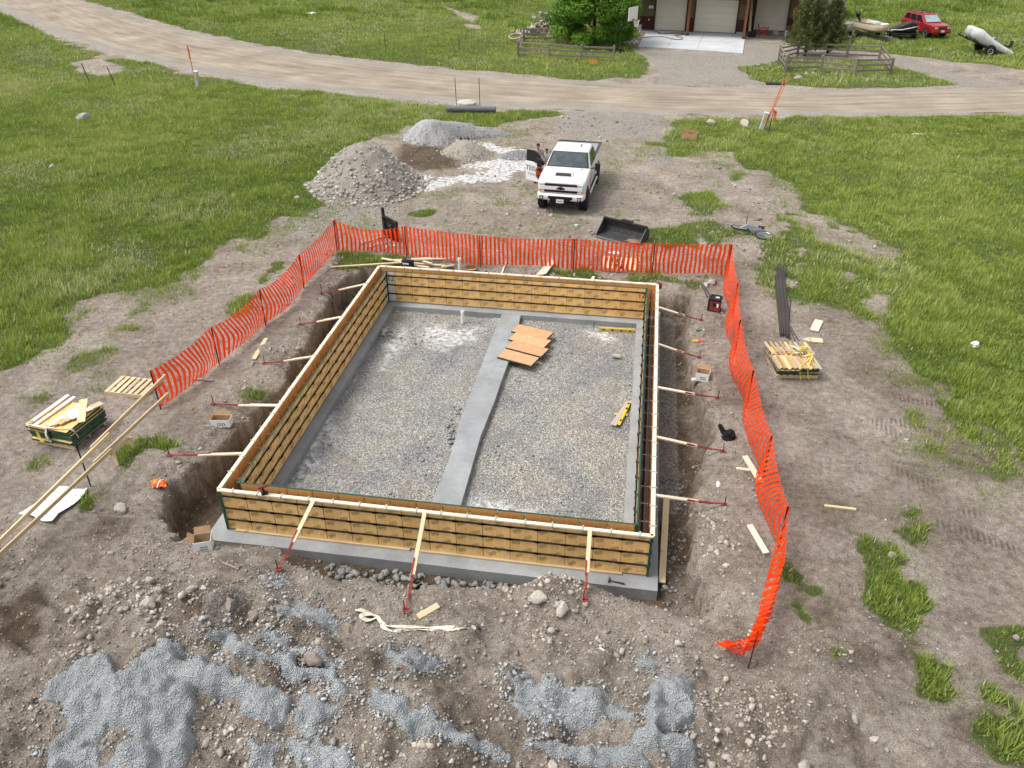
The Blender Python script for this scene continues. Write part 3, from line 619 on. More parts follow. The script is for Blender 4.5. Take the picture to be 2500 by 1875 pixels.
def clips(t, length, step=.61):
    x = .3
    while x < length-.1:
        mb = MB(); q = random.uniform(-.05, .05); z = ZT-ZB+.04
        mb.box((0, -.012, z+.005), (.035, .16, .006), GALV); mb.box((0, -.063, z-.045), (.035, .006, .10), GALV); mb.box((0, .040, z-.02), (.035, .006, .05), GALV); mb.box((.012, -.012, z+.014), (.012, .12, .012), GALV)
        o = mb.build('clip', t); o.location = (x+q, 0, 0); o.rotation_euler = (0, 0, random.uniform(-.25, .25)); x += step
TH = .33     # from outside face to inside face of a wall
# outer forms
f1 = wall_form('long front plywood wall form, outer face with three dark steel bars, nearest the mounds', (0, 0, ZB), 0, LX, True)
plank_top(f1, LX, .03, (4.9,)); clips(f1, LX)
mb = MB(); mb.box((2.3, -.02, .025), (4.2, .085, .045), LUM); mb.box((6.9, -.02, .025), (4.6, .085, .045), LUM); mb.build('bottom_plate', f1)
for xx in (0, LX): MB().box((xx, -.005, .6), (.05, .05, 1.15), GRN).build('corner_post', f1)
f2 = wall_form('right outer plywood wall form with white lumber on top beside the dark rebar gap', (LX, 0, ZB), R(90), LY, True)
plank_top(f2, LY, .03, (4, 8.2)); clips(f2, LY)
f3 = wall_form('back outer plywood wall form with white lumber on top, toward the orange fence', (LX, LY, ZB), R(180), LX, True)
plank_top(f3, LX, .0, (3.2, 6.5)); clips(f3, LX)
f4 = wall_form('left outer plywood wall form with pale lumber on top beside the deep trench', (0, LY, ZB), R(-90), LY, True)
plank_top(f4, LY, .0, (4.2, 8.5)); clips(f4, LY)
# inner forms (barred faces look into the building)
IX, IY = LX-2*TH, LY-2*TH
g1 = wall_form('front inner plywood wall form, bare orange face showing above the front plank', (LX-TH, TH, ZB), R(180), IX, False)
g2 = wall_form('right inner plywood wall form seen edge-on beside the dark rebar gap', (LX-TH, LY-TH, ZB), R(-90), IY, False)
g3 = wall_form('back inner plywood wall form with the number 12 marked at both ends', (TH, LY-TH, ZB), 0, IX, False, (.305, PLYW, '12', .305, PLY, '12'))
g4 = wall_form('left inner plywood wall form, long barred face looking over the gravel floor', (TH, TH, ZB), R(90), IY, False, (.305, PLYW, None, .305, PLYW, '12'))
for t, L in ((g1, IX), (g2, IY), (g3, IX), (g4, IY)):
    mb = MB(); mb.box((0, .0, .6), (.075, .075, 1.19), GRN); mb.build('corner_post', t)
    MB().box((L/2, .012, ZT-ZB-.002+.006), (L-.1, .036, .012), GRN).build('top_rail', t)
# rebar mats standing in the gaps
def rebar_mat(label, origin, ang, length):
    mb = MB()
    for z in (.25, .6, .95, 1.1): mb.cyl((0, 0, z), (length, 0, z), .008, RUST, 6)
    x = .25
    while x < length: mb.cyl((x, .018, 0), (x, .018, 1.14), .008, RUST, 6); x += .45
    x = .4
    while x < length:
        for z in (1.05,): mb.cyl((x, -.11, z), (x, .11, z), .004, GALV, 5)
        x += .61
    o = mb.build('rebar_mat', fix=False); o.location = origin; o.rotation_euler = (0, 0, ang)
    return tag(o, label, 'rebar mat', 'rebar mats between the wall forms')
rebar_mat('dark rebar mat standing in the gap of the right wall form', (LX-.165, .2, ZB), R(90), LY-.4)
rebar_mat('dark rebar mat standing in the gap of the left wall form', (.165, .2, ZB), R(90), LY-.4)
rebar_mat('dark rebar mat standing in the gap of the front wall form', (.2, .165, ZB), 0, LX-.4)
# ================================================================ BRACES
def brace(p, q, label, bl=.62, wood_=None):
    p = Vector(p); q = Vector(q); d = (q-p); L = d.length; u = d.normalized()
    t = thing('form_brace', label, 'brace', q, 0, 'lumber braces holding the wall forms')
    o = p-q; side = u.cross(Vector((0, 0, 1))).normalized()
    b1 = o+u*(L*bl); MB().beam(o+Vector((0, 0, .0)), b1, .089, .038, wood_ or LUMW).build('board', t, bevel=.003)
    a = o+u*(L*(bl-.16))+side*.035+Vector((0, 0, .03)); mid = o+u*(L*.84)+Vector((0, 0, .01)); end = Vector((0, 0, .04))
    mb = MB(); mb.beam(a, b1+u*.06+side*.02, .035, .03, REDP)
    for s in (-.022, .022): mb.beam(b1+u*.03+side*s, mid+side*s, .012, .022, REDP)
    mb.beam(mid-u*.06, end, .035, .018, REDP); mb.box((0, 0, .03), (.12, .10, .012), REDP); mb.cyl(b1, mid+u*.1, .009, REDP, 6)
    mb.build('turnbuckle', t)
    MB().cyl(end+side*.03+Vector((0, 0, -.25)), end+side*.03+Vector((0, 0, .24)), .011, BLK, 7).build('stake', t)
BF = [((2.27, -.05, .44), (682, 1394), 'front form brace farthest left, red foot beside the grey splatter'), ((4.82, -.05, .44), (992, 1500), 'longest front form brace, red foot near the pale webbing'), ((8.44, -.05, .44), (1428, 1470), 'front form brace on the right, foot on the dirt mound')]
for p, s, lb in BF: brace(p, G(*s, .10 if s[0] == 992 else .03), lb, .62 if s[0] != 992 else .66, LUM)
BL = [((-.05, 11.1, .40), (785, 717), 'left trench brace nearest the back corner'), ((-.05, 8.65, .40), (733, 793), 'left trench brace, second from the back corner'), ((-.05, 6.13, .40), (645, 888), 'left trench brace beside the loose grey-ended board'), ((-.05, 3.53, .40), (520, 988), 'left trench brace just above the white box on the bank'), ((-.05, 1.4, .40), (412, 1113), 'left trench brace nearest the camera, whitish weathered board')]
for p, s, lb in BL: brace(p, G(*s), lb, .6)
BR = [((LX+.05, 10.9, .40), (1712, 783), 'right trench brace nearest the red battery light'), ((LX+.05, 8.45, .40), (1707, 874), 'right trench brace above the white carton'), ((LX+.05, 6.0, .40), (1752, 973), 'right trench brace, middle of the five'), ((LX+.05, 3.66, .40), (1764, 1103), 'right trench brace just below the black sack'), ((LX+.05, 1.38, .40), (1768, 1233), 'right trench brace nearest the camera, over the loose trench board')]
for p, s, lb in BR: brace(p, G(*s), lb, .62)
# red corner bracket at the back right of the forms
mb = MB(); mb.box((0, 0, 0), (.16, .05, .10), REDP); mb.box((.06, -.05, -.05), (.05, .10, .2), REDP); mb.cyl((.08, 0, .02), (.16, .02, .02), .04, REDP, 10)
mb.build('corner_bracket', f2).location = (LY+.02, -.07, ZT-ZB)
# ================================================================ ORANGE BARRIER FENCE
m, n, l, b = newmat('orange_netting', .5, 0, .3); NET = m
b.inputs['Base Color'].default_value = (.85, .06, .01, 1); b.inputs['Specular IOR Level'].default_value = .1
tc = n.new('ShaderNodeTexCoord'); t = noise_n(n, l, 1.7, 4, .6, tc.outputs['Object']); r = ramp(n, [(.35, (.86, .055, .006)), (.65, (.95, .09, .014))]); l.new(t.outputs[0], r.inputs[0]); l.new(r.outputs[0], b.inputs['Base Color'])
tr = n.new('ShaderNodeBsdfTranslucent'); l.new(r.outputs[0], tr.inputs[0]); mx = n.new('ShaderNodeMixShader'); mx.inputs[0].default_value = .35
l.new(b.outputs[0], mx.inputs[1]); l.new(tr.outputs[0], mx.inputs[2]); l.new(mx.outputs[0], n['Material Output'].inputs[0])
POSTS = [(-3.42, 3.37), (-2.95, 5.87), (-2.62, 8.46), (-2.42, 11.29), (-2.31, 14.5), (.44, 14.43), (3.36, 13.97), (6.77, 14.2), (9.61, 14.2), (12.27, 14.45), (12.26, 11.3), (12.15, 8.78), (12.27, 5.9), (12.42, 2.93), (12.48, .42)]
#        sag of the top edge, lift of the bottom edge, belly sideways
SPAN = [(.12, .05, .16), (.16, .10, .22), (.20, .05, .30), (.10, .12, .12), (.26, .06, .10), (.05, .04, .06), (.08, .10, .05), (.03, .04, .05), (.03, .05, .04), (.22, .0, .26), (.20, .0, .24), (.24, .02, .26), (.2, .0, .25), (.22, .0, .30), (0, 0, 0)]
fence = thing('safety_fence', 'orange plastic mesh barrier fence on thin black posts around the foundation', 'fence')
def ptop(i): return 1.24+(.04 if i in (4, 9) else 0)
def net_pt(i, u, v):
    (x0, y0), (x1, y1) = POSTS[i], POSTS[i+1]; sag, lift, bel = SPAN[i]
    g = 4*u*(1-u); x = x0+(x1-x0)*u; y = y0+(y1-y0)*u
    zt = ptop(i)*(1-u)+ptop(i+1)*u-sag*g; gz = H(x, y); zb = gz+.06+lift*g
    cx, cy = 5-x, 7-y; c = math.hypot(cx, cy); w = math.sin(math.pi*v)*bel*(.25+.75*g)+.03*math.sin(7*v+9*u+i*2)*math.sin(math.pi*v)
    lowin = (1-v)*bel*.9*g
    return Vector((x+cx/c*(w+lowin), y+cy/c*(w+lowin), zb+(gz*0+zt-zb)*v))
def net_span(fn, length, pitch, nv=10, name='netting', dense=False):
    mb = MB(); N = max(4, int(length/pitch)); hw = .040/length
    for k in range(N):
        u0 = (k+.5)/N; j = random.uniform(-.1, .1)/N; pr = []
        for q in range(nv+1):
            v = q/nv; uu = u0+j*math.sin(5*v+k)
            pr.append((fn(max(0, uu-hw), v), fn(min(1, uu+hw), v)))
        mb.add([p for a in pr for p in a], [(2*q, 2*q+1, 2*q+3, 2*q+2) for q in range(nv)], NET)
    for q in range(19):
        v = q/18; t_ = (.0042 if dense else .0026) if 0 < q < 18 else .010; pts = [(fn(k/24, max(0, v-t_)), fn(k/24, min(1, v+t_))) for k in range(25)]
        mb.add([p for a in pts for p in a], [(2*k, 2*k+1, 2*k+3, 2*k+2) for k in range(24)], NET)
    return mb.build(name, fence, smooth=60, fix=False)
for i in range(len(POSTS)-1):
    L = math.dist(POSTS[i], POSTS[i+1]); net_span(lambda u, v, i=i: net_pt(i, u, v), L, .155, dense=(i < 4 or i > 8))
def tpost(p, top, r=.016, tilt=(0, 0)):
    b0 = Vector((p[0], p[1], H(*p)-.2)); t0 = Vector((p[0]+tilt[0], p[1]+tilt[1], top))
    mb = MB(); mb.beam(b0, t0, .038, .008, BLK, (0, 1, 0)); mb.beam(b0, t0, .008, .034, BLK, (0, 1, 0)); return mb
for i, p in enumerate(POSTS):
    c = Vector((5-p[0], 7-p[1], 0)).normalized()*.03
    tpost((p[0]+c.x, p[1]+c.y), ptop(i)-.02).build('post', fence)
# the loose end that drops off the last post and bunches on the ground
pA = Vector((POSTS[-1][0], POSTS[-1][1], 0)); endt = G(1853, 1547); endp = G(1826, 1632)
e1 = un(1763, 1566, .35); e2 = un(1817, 1604, .2); ptp = un(1853, 1545, 1.0)
ra = [Vector((pA.x, pA.y, 1.22)), Vector(un(1916, 1372, 1.0)), Vector(un(1880, 1480, .9)), Vector(un(1853, 1546, .95)), Vector(un(1790, 1566, .55)), Vector(un(1762, 1564, .4))]
rb = [Vector((pA.x-.15, pA.y-.1, .15)), Vector(un(1876, 1395, .45)), Vector(un(1862, 1490, .55)), Vector(un(1815, 1605, .2)), Vector(un(1785, 1590, .25)), Vector(un(1764, 1570, .3))]
def seg(pts, u):
    k = min(len(pts)-2, int(u*(len(pts)-1))); f_ = u*(len(pts)-1)-k; f_ = f_*f_*(3-2*f_)*.4+f_*.6; return pts[k].lerp(pts[k+1], f_)
def loose(u, v):
    a = seg(rb, u); c = seg(ra, u); k = .16*math.sin(v*11+u*5)*math.sin(math.pi*v)*min(1, u*3)
    return a.lerp(c, v)+Vector((k, k*.5, 0))
net_span(loose, 3.6, .12)
mb = MB(); mb.beam(endp+Vector((0, 0, -.2)), Vector(un(1851, 1540, .95)), .038, .012, BLK); mb.build('post', fence)
# ================================================================ LOOSE THINGS ON THE SITE
def frame_from(d, up=(0, 0, 1)):
    d = Vector(d).normalized(); s = Vector(up).cross(d)
    if s.length < 1e-4: s = Vector((0, 1, 0)).cross(d)
    s.normalize(); u = d.cross(s); return Matrix([[d[i], s[i], u[i]] for i in range(3)])
def board(p, q, w, h, mat, label, cat='board', name='lumber_board', group='loose lumber boards on the site', bev=.003):
    p = Vector(p); q = Vector(q); L = (q-p).length
    o = MB().box((0, 0, h/2), (L, w, h), mat).build(name, bevel=bev)
    o.matrix_world = Matrix.Translation((p+q)/2) @ frame_from(q-p).to_4x4()
    return tag(o, label, cat, group)
def gb(s0, s1, w, h, mat, label, dz=.0, **k): return board(G(*s0, dz), G(*s1, dz), w, h, mat, label, **k)
gb((1817, 1120), (1856, 1184), .14, .04, LUMW, 'pale board slanting down to the right fence, crossing a shorter board', .06)
gb((1797, 1146), (1829, 1150), .09, .04, LUMW, 'short pale board lying under the slanting board by the right fence', .01)
gb((1829, 1285), (1870, 1354), .13, .04, LUMW, 'pale board lying alone on dirt between right trench and fence', .02)
gb((2012, 1237), (2089, 1246), .07, .04, LUM, 'thin pale stick of lumber alone on the tracked dirt outside the fence', .01)
gb((1021, 1510), (1071, 1481), .14, .04, LUM, 'short yellow board end above the pale webbing strap', .02)
gb((620, 880), (651, 829), .13, .04, LUM, 'pale board beside the left fence with a stone at its end', .02)
gb((470, 927), (521, 932), .06, .03, LUMG, 'grey weathered stick at the foot of the left fence', .03)
gb((542, 1375), (583, 1392), .025, .02, LUMG, 'thin lath on dirt left of the front brace foot', .02)
gb((1978, 788), (2003, 800), .001, .001, LUM, 'x') if False else None
board(un(1627, 1218, -.93), un(1616, 1424, -.95), .15, .04, LUM, 'long plank lying in the right trench beside the footing')
for i, (a, b_) in enumerate([((1999, 785), (1987, 810))]): gb(a, b_, .26, .04, LUMW, 'wide pale plank offcut on dirt right of the rebar pile', .02)
o = MB().prism([(-.3, 0), (-.1, .13), (.3, .12), (.3, -.13), (-.1, -.13)], 0, .04, LUM).build('plywood_offcut'); o.location = G(1983, 833, .02); tag(o, 'pointed plywood offcut with a batten, above the right form stack', 'board')
MB().box((-.08, 0, .05), (.035, .27, .02), LUMG).build('batten', o)
PILE = [((807, 655), (983, 644), 'long board at the left of the lumber heap behind the back wall'), ((932, 636), (986, 645), 'short board sloping into the black tool case from the left'), ((1005, 640), (1080, 635), 'upper board right of the black tool case'),
        ((949, 645), (1108, 640), 'longest board of the heap, running behind the black tool case'), ((1008, 645), (1087, 652), 'board fanning down right from the black tool case'), ((1011, 653), (1048, 658), 'lowest short board of the heap, close to the back wall'),
        ((1078, 660), (1108, 655), 'small offcut just left of the white pipe behind the wall'), ((1033, 647), (1055, 653), 'stubby block lying across the lumber heap')]
for i, (a, b_, lb) in enumerate(PILE): gb(a, b_, .09, .04, LUMW if i % 2 else LUM, lb, .03+.035*(i % 4))
for i, (x0, y0, x1, y1) in enumerate([(1311, 676, 1338, 648), (1318, 677, 1347, 640), (1325, 678, 1345, 647), (1330, 678, 1353, 646)]):
    gb((x0, y0), (x1, y1), .09, .03, LUMW, ('leftmost board of the fan leaning at the middle of the back fence', 'longest board of the fan leaning at the middle of the back fence', 'third board of the fan leaning at the middle of the back fence', 'rightmost board of the fan leaning at the middle of the back fence')[i], .05+.03*i)
gb((1446, 686), (1449, 678), .10, .04, LUMW, 'short upright-looking board end behind the back wall between stones', .02)
gb((1224, 672), (1231, 655), .06, .03, LUMW, 'thin lath behind the back wall, left of the fan of boards', .03)
gb((1230, 660), (1237, 640), .03, .02, LUMW, 'thinnest lath leaning toward the back fence', .06)
def pallet(label, loc, rz, w=1.1, d=1.0):
    t = thing('wood_pallet', label, 'pallet', loc, rz, 'wooden pallets')
    for k in range(7):
        MB().box((-w/2+.06+k*(w-.12)/6, 0, .12), (.105, d, .018), LUM).build('deck_board', t)
    for y in (-d/2+.02, 0, d/2-.02): MB().box((0, y, .065), (w, .04, .09), LUMG if y == 0 else LUM).build('stringer', t)
    for k in (0, 3, 6): MB().box((-w/2+.06+k*(w-.12)/6, 0, .01), (.1, d, .018), LUMG).build('base_board', t)
    return t
pa = Vector(un(251, 957, .13)); pb = Vector(un(345, 967, .13)); pc = Vector(un(300, 918, .13))
pallet('empty pale pallet lying by the end post of the left fence', ((pb+pc)/2+Vector((0, 0, -.11))), math.atan2(pb.y-pa.y, pb.x-pa.x), (pb-pa).length, (pc-pa).length*.97)
# ---- stacks of form panels
def form_panel(w, d, mats, name='plywood_form'):
    mb = MB(); mb.box((0, 0, .05), (w, d, .03), mats); t = .034
    for sx in (-1, 1): mb.box((sx*(w/2-.004), 0, .034), (.02, d+.006, .058), GRN); mb.box((0, sx*(d/2-.004), .034), (w+.006, .02, .056), GRN)
    for k in (-.32, 0, .32): mb.box((0, k*d, .02), (w, .04, .02), BLK)
    for k in (-.33, .33):
        for s in (-1, 1): mb.box((s*(w/2+.004), k*d, .045), (.014, .06, .03), BLK)
    return mb
def stack(c, rz, rows, label, jit=.05, z0=.13):
    proto = form_panel(.6, 1.22, PLY).build('plywood_form', bevel=.002); tag(proto, label, 'form panel', 'plywood form panels in stacks'); z = z0; first = True
    for k in range(rows):
        for s in (-1, 1):
            o = proto if first else proto.copy()
            if not first: COL.objects.link(o)
            first = False; dx = s*.305+random.uniform(-jit, jit)*.6; dy = random.uniform(-jit, jit)
            o.location = c+Vector((dx*math.cos(rz)-dy*math.sin(rz), dx*math.sin(rz)+dy*math.cos(rz), z)); o.rotation_euler = (0, 0, rz+random.uniform(-.02, .02)+(math.pi if s > 0 else 0))
        z += .066
    return z
def ribbon(pts, w, mat, label, name='webbing_strap', cat='strap', group='loose webbing straps', vertical=False, t=.006):
    mb = MB(); P_ = [Vector(p) for p in pts]; rings = []
    # smooth the line
    for _ in range(3):
        Q = [P_[0]]
        for a, c in zip(P_[:-1], P_[1:]): Q += [a.lerp(c, .25), a.lerp(c, .75)]
        P_ = Q+[P_[-1]]
    for i, p in enumerate(P_):
        d = (P_[min(i+1, len(P_)-1)]-P_[max(0, i-1)]).normalized(); s = d.cross(Vector((0, 0, 1)))
        s = s.normalized() if s.length > .05 else Vector((1, 0, 0)); u = s.cross(d); a = .5*math.sin(i*.35)
        s2 = s*math.cos(a)+u*math.sin(a); u2 = u*math.cos(a)-s*math.sin(a)
        rings.append([p-s2*w/2-u2*t/2, p+s2*w/2-u2*t/2, p+s2*w/2+u2*t/2, p-s2*w/2+u2*t/2])
    mb.loft(rings, mat); return tag(mb.build(name), label, cat, group)
# left stack
cl = Vector(un(172, 1052, .1)); cl.z = H(cl.x, cl.y); rl = R(-7)
pallet('worn pallet carrying the left stack of green edged form panels', cl, rl, 1.2, 1.15)
zt = stack(cl, rl, 7, 'green edged plywood form panel in the strapped stack under the white planks', .06)
def loc_(c, rz, x, y, z): return c+Vector((x*math.cos(rz)-y*math.sin(rz), x*math.sin(rz)+y*math.cos(rz), z))
for x0, y0, x1, y1, m_, lb in ((-.55, -.65, -.52, .75, WHT, 'white plank on the far left of the left form stack'), (-.36, -.6, -.30, .72, WHT, 'white plank second from the left on the left form stack')):
    board(loc_(cl, rl, x0, y0, zt+.01), loc_(cl, rl, x1, y1, zt+.03), .10, .04, m_, lb, 'plank', 'white_plank', 'white planks on the left form stack')
board(loc_(cl, rl, .05, .65, zt+.075), loc_(cl, rl, .72, -.25, zt+.075), .20, .02, LUM, 'upper plywood strip of the cross on the left form stack', 'plywood strip', 'plywood_strip', 'plywood strips on the left form stack')
board(loc_(cl, rl, .58, .68, zt+.05), loc_(cl, rl, .18, -.42, zt+.05), .20, .02, LUM, 'lower plywood strip of the cross on the left form stack', 'plywood strip', 'plywood_strip', 'plywood strips on the left form stack')
board(loc_(cl, rl, .02, -.55, zt+.02), loc_(cl, rl, .12, .5, zt+.02), .28, .02, PLYW, 'broad pale plywood strip in the middle of the left form stack', 'plywood strip', 'plywood_strip', 'plywood strips on the left form stack')
mb = MB(); mb.grid(lambda u, v: loc_(cl, rl, .12+.42*u+.05*math.sin(9*v), -.15+.5*v+.05*math.sin(8*u), zt+.06+.05*abs(math.sin(9*u+4*v)*math.sin(7*v+2*u))), 14, 14, WBOX); o = mb.build('plastic_wrap'); o.modifiers.new('thickness', 'SOLIDIFY').thickness = .004; tag(o, 'crumpled white plastic wrap on the left form stack', 'plastic wrap')
LP = lambda x, y, z: loc_(cl, rl, x, y, z)
ribbon([LP(-.3, .1, zt+.06), LP(-.42, -.35, zt+.05), LP(-.33, -.63, zt+.04), LP(-.30, -.68, zt-.2), LP(-.2, -.72, .22), LP(-.08, -.70, .25), LP(-.02, -.66, zt-.1), LP(.02, -.62, zt+.06), LP(.3, -.3, zt+.09)], .055, STRAPY, 'yellow webbing strap looped over the front of the left form stack')
ribbon([LP(-.62, -.62, zt+.03), LP(-.3, -.64, zt+.05), LP(.2, -.62, zt+.05), LP(.58, -.5, zt+.05), LP(.66, -.45, zt-.06), LP(.68, -.42, zt-.28)], .055, STRAPW, 'pale webbing strap across the front edge of the left form stack')
ribbon([LP(.0, -.64, zt+.03), LP(-.02, -.70, zt-.12), LP(.04, -.72, .3), LP(.12, -.70, .16)], .05, STRAPW, 'pale strap end hanging down the front of the left form stack')
ribbon([LP(-.6, -.55, zt+.03), LP(-.45, -.5, zt+.1), LP(-.5, -.6, zt+.12), LP(-.58, -.62, zt+.04), LP(-.64, -.58, zt-.05), LP(-.5, -.66, zt-.02)], .05, STRAPY, 'bunched yellow strap at the left corner of the left form stack')
# right stack
TANS = wood('tan_strip', (.42, .30, .17), (.34, .23, .12))
cr = Vector(un(1932, 893, .1)); cr.z = H(cr.x, cr.y); rr_ = R(8)
pallet('worn pallet carrying the right stack of form panels', cr, rr_, 1.2, 1.2)
zt2 = stack(cr, rr_, 4, 'green edged plywood form panel in the strapped stack right of the fence', .08)
RP = lambda x, y, z: loc_(cr, rr_, x, y, z)
for row in (-1, 1):
    for k in range(9):
        x = -.58+k*.145
        board(RP(x+.02*row, row*.42-.36, zt2+.02+.02*(k % 2)), RP(x-.05, row*.42+.36, zt2+.02+.02*(k % 2)), .075, .03, (TANS, LUM, TANS, LUMG)[(k+row) % 4], 'narrow wooden filler strip on top of the right form stack', 'filler strip', 'filler_strip', 'filler strips on the right form stack')
ribbon([RP(-.66, .1, .2), RP(-.66, .05, zt2), RP(-.5, .1, zt2+.1), RP(-.2, .2, zt2+.09), RP(.1, .15, zt2+.10), RP(.5, .25, zt2+.10)], .04, LUMG, 'grey strap over the left edge of the right form stack')
for k in range(7):
    pts = [RP(random.uniform(-.05, .6), random.uniform(-.2, .6), zt2+.08+random.uniform(0, .1)) for _ in range(6)]
    if k < 2: pts += [RP(.0+.22*k, -.62, zt2+.05), RP(.02+.22*k, -.70, zt2-.1), RP(.05+.22*k, -.72, .12), RP(.08+.25*k, -.74, .03)]
    ribbon(pts, .045, (STRAPY, STRAPY, STRAPW)[k % 3] if k != 3 else LUMG, ('yellow strap dropping down the middle front of the right form stack', 'longer yellow strap dropping to the ground before the right form stack')[k] if k < 2 else 'tangled webbing strap on top of the right form stack', group='tangled straps on the right form stack')
# ---- guard rail of two long timbers
z1, z2 = 1.08, .55
gr = thing('guard_rail', 'pair of long pale timber rails tied to a thin post at the left', 'guard rail', (-3.42, 0, 0))
def rail(a, c, w, h): 
    a = Vector(a)-Vector((-3.42, 0, 0)); c = Vector(c)-Vector((-3.42, 0, 0)); o = MB().box((0, 0, 0), ((c-a).length, w, h), LUM).build('rail', gr, bevel=.004)
    o.matrix_world = Matrix.Translation((a+c)/2+Vector((-3.42, 0, 0))) @ frame_from(c-a).to_4x4(); o.matrix_parent_inverse = Matrix.Identity(4); o.matrix_local = Matrix.Translation((a+c)/2) @ frame_from(c-a).to_4x4()
for s0, s1, zz_ in (((404, 917), (0, 1311), z1), ((411, 961), (10, 1334), z2)):
    a = un(s0[0], s0[1], zz_); c = un(s1[0], s1[1], zz_); d = Vector(c)-Vector(a); mid = .52
    A = Vector(a); rail(A, A+d*mid, .045, .095); off = Vector((.048, 0, -.03)); rail(A+d*(mid-.10)+off, A+d*1.35+off, .045, .095)
pp = G(222, 1188); mb = tpost((pp.x, pp.y), 1.3); q = mb.build('post', gr); q.location = (3.42, 0, 0)
mb = tpost((pp.x+.1, pp.y-3.4), 1.3); q = mb.build('post', gr); q.location = (3.42, 0, 0)
# ---- batter board
p1, p2 = G(288, 1136), G(330, 1100); bb = thing('batter_board', 'low batter board of a timber on two stakes in a grass tuft', 'batter board', p1)
d = p2-p1
for q in (Vector((0, 0, 0)), d): MB().beam(q+Vector((0, 0, -.2)), q+Vector((-.03, 0, .42)), .09, .04, LUM, (0, 1, 0)).build('stake', bb)
MB().beam(Vector((-.07, -.08, .38)), d+Vector((-.07, .08, .38)), .035, .10, LUM).build('cross_board', bb)
# ---- white sheet on the ground
A, B, C_, D = [G(*s) for s in ((133, 1190), (217, 1197), (135, 1280), (52, 1262))]
def sheet(u, v):
    p = A.lerp(B, u).lerp(D.lerp(C_, u), v); return Vector((p.x+.05*math.sin(5*v), p.y+.04*math.sin(6*u), H(p.x, p.y)+.05+.02*math.sin(11*u)*math.sin(4*v)+.03*(u > .92 or v > .93)))
o = MB().grid(sheet, 24, 24, WBOX).build('white_sheet', smooth=60); o.modifiers.new('thickness', 'SOLIDIFY').thickness = .006; tag(o, 'crumpled white sheet on the dirt under the two long timbers', 'sheet')
mb = MB()
for v in (.22, .5, .8): mb.tube([sheet(k/20, v+.02*math.sin(k))+Vector((0, 0, .006)) for k in range(21)], .008, simple('sheet_fold_grey', (.28, .28, .29), .8), 5)
mb.build('fold', o)
# ---- cartons
def carton(label, loc, rz, w, d, h, inside=CARD, flaps=True, tilt=0.0):
    t = thing('carton', label, 'carton', loc, rz, 'white cartons on the dirt'); t.rotation_euler = (tilt, 0, rz)
    mb = MB(); k = .008
    mb.box((0, -d/2, h/2), (w, k, h), WBOX); mb.box((0, d/2, h/2), (w, k, h), WBOX); mb.box((-w/2, 0, h/2), (k, d-k, h), WBOX); mb.box((w/2, 0, h/2), (k, d-k, h), WBOX); mb.box((0, 0, .01), (w-k, d-k, k), CARD); mb.build('box', t)
    mb = MB(); mb.box((0, d/2-k, h/2), (w-2*k, .004, h*.96), inside); mb.box((-w/2+k, 0, h/2), (.004, d-2*k, h*.96), inside); mb.build('lining', t)
    if flaps:
        M = Matrix.Translation((0, d/2, h)) @ Matrix.Rotation(R(-35), 4, 'X'); MB().box((0, 0, h*.25), (w*.95, .006, h*.5), inside, M=M).build('flap', t)
        M = Matrix.Translation((-w/2, 0, h)) @ Matrix.Rotation(R(-50), 4, 'Y'); MB().box((0, 0, h*.25), (.006, d*.9, h*.5), inside, M=M).build('flap', t)
    mb = MB(); g_ = simple('printed_grey_green', (.17, .25, .23), .7); mb.box((w*.05, -d/2-k/2-.002, h*.42), (w*.42, .003, h*.34), g_)
    for q in (-.1, .03, .15): mb.box((w*(.02+q), -d/2-k/2-.004, h*.42), (w*.07, .002, h*.18), WBOX)
    mb.build('print', t, fix=False)
carton('low white carton with torn brown lining on the left bank', G(543, 1036), R(8), .50, .26, .22)
carton('white carton with open brown flaps at the front left footing corner', G(500, 1338), R(22), .36, .30, .30)
carton('white carton with brown inside on the right bank', G(1715, 925), R(-12), .36, .30, .26)
o = MB().box((0, 0, .05), (.36, .14, .10), LUMW).build('wood_wedge', bevel=.03); o.location = G(1702, 934); o.rotation_euler = (0, 0, R(15)); tag(o, 'pale rounded wood offcut before the right white carton', 'offcut')
# ---- red battery light
t = thing('work_light', 'red and black battery work light box on the right bank', 'work light', G(1744, 757), R(-12))
mb = MB(); mb.box((.0, 0, .20), (.36, .30, .36), REDP); mb.build('body', t, bevel=.03)
mb = MB(); mb.box((-.19, 0, .23), (.07, .33, .44), BLACKP); mb.box((0, 0, .43), (.40, .34, .08), BLACKP); mb.box((0, 0, .02), (.42, .34, .05), BLACKP); mb.build('frame', t, bevel=.02)
mb = MB(); mb.tube([(-.15, 0, .45), (-.15, 0, .54), (.15, 0, .54), (.15, 0, .45)], .025, BLACKP, 8); mb.build('handle', t)
MB().box((.04, -.156, .25), (.2, .012, .12), BLACKP).build('panel', t); MB().box((.1, -.168, .25), (.06, .01, .13), WHT).build('display', t); MB().box((.05, 0, .475), (.12, .1, .01), WHT).build('sticker', t)
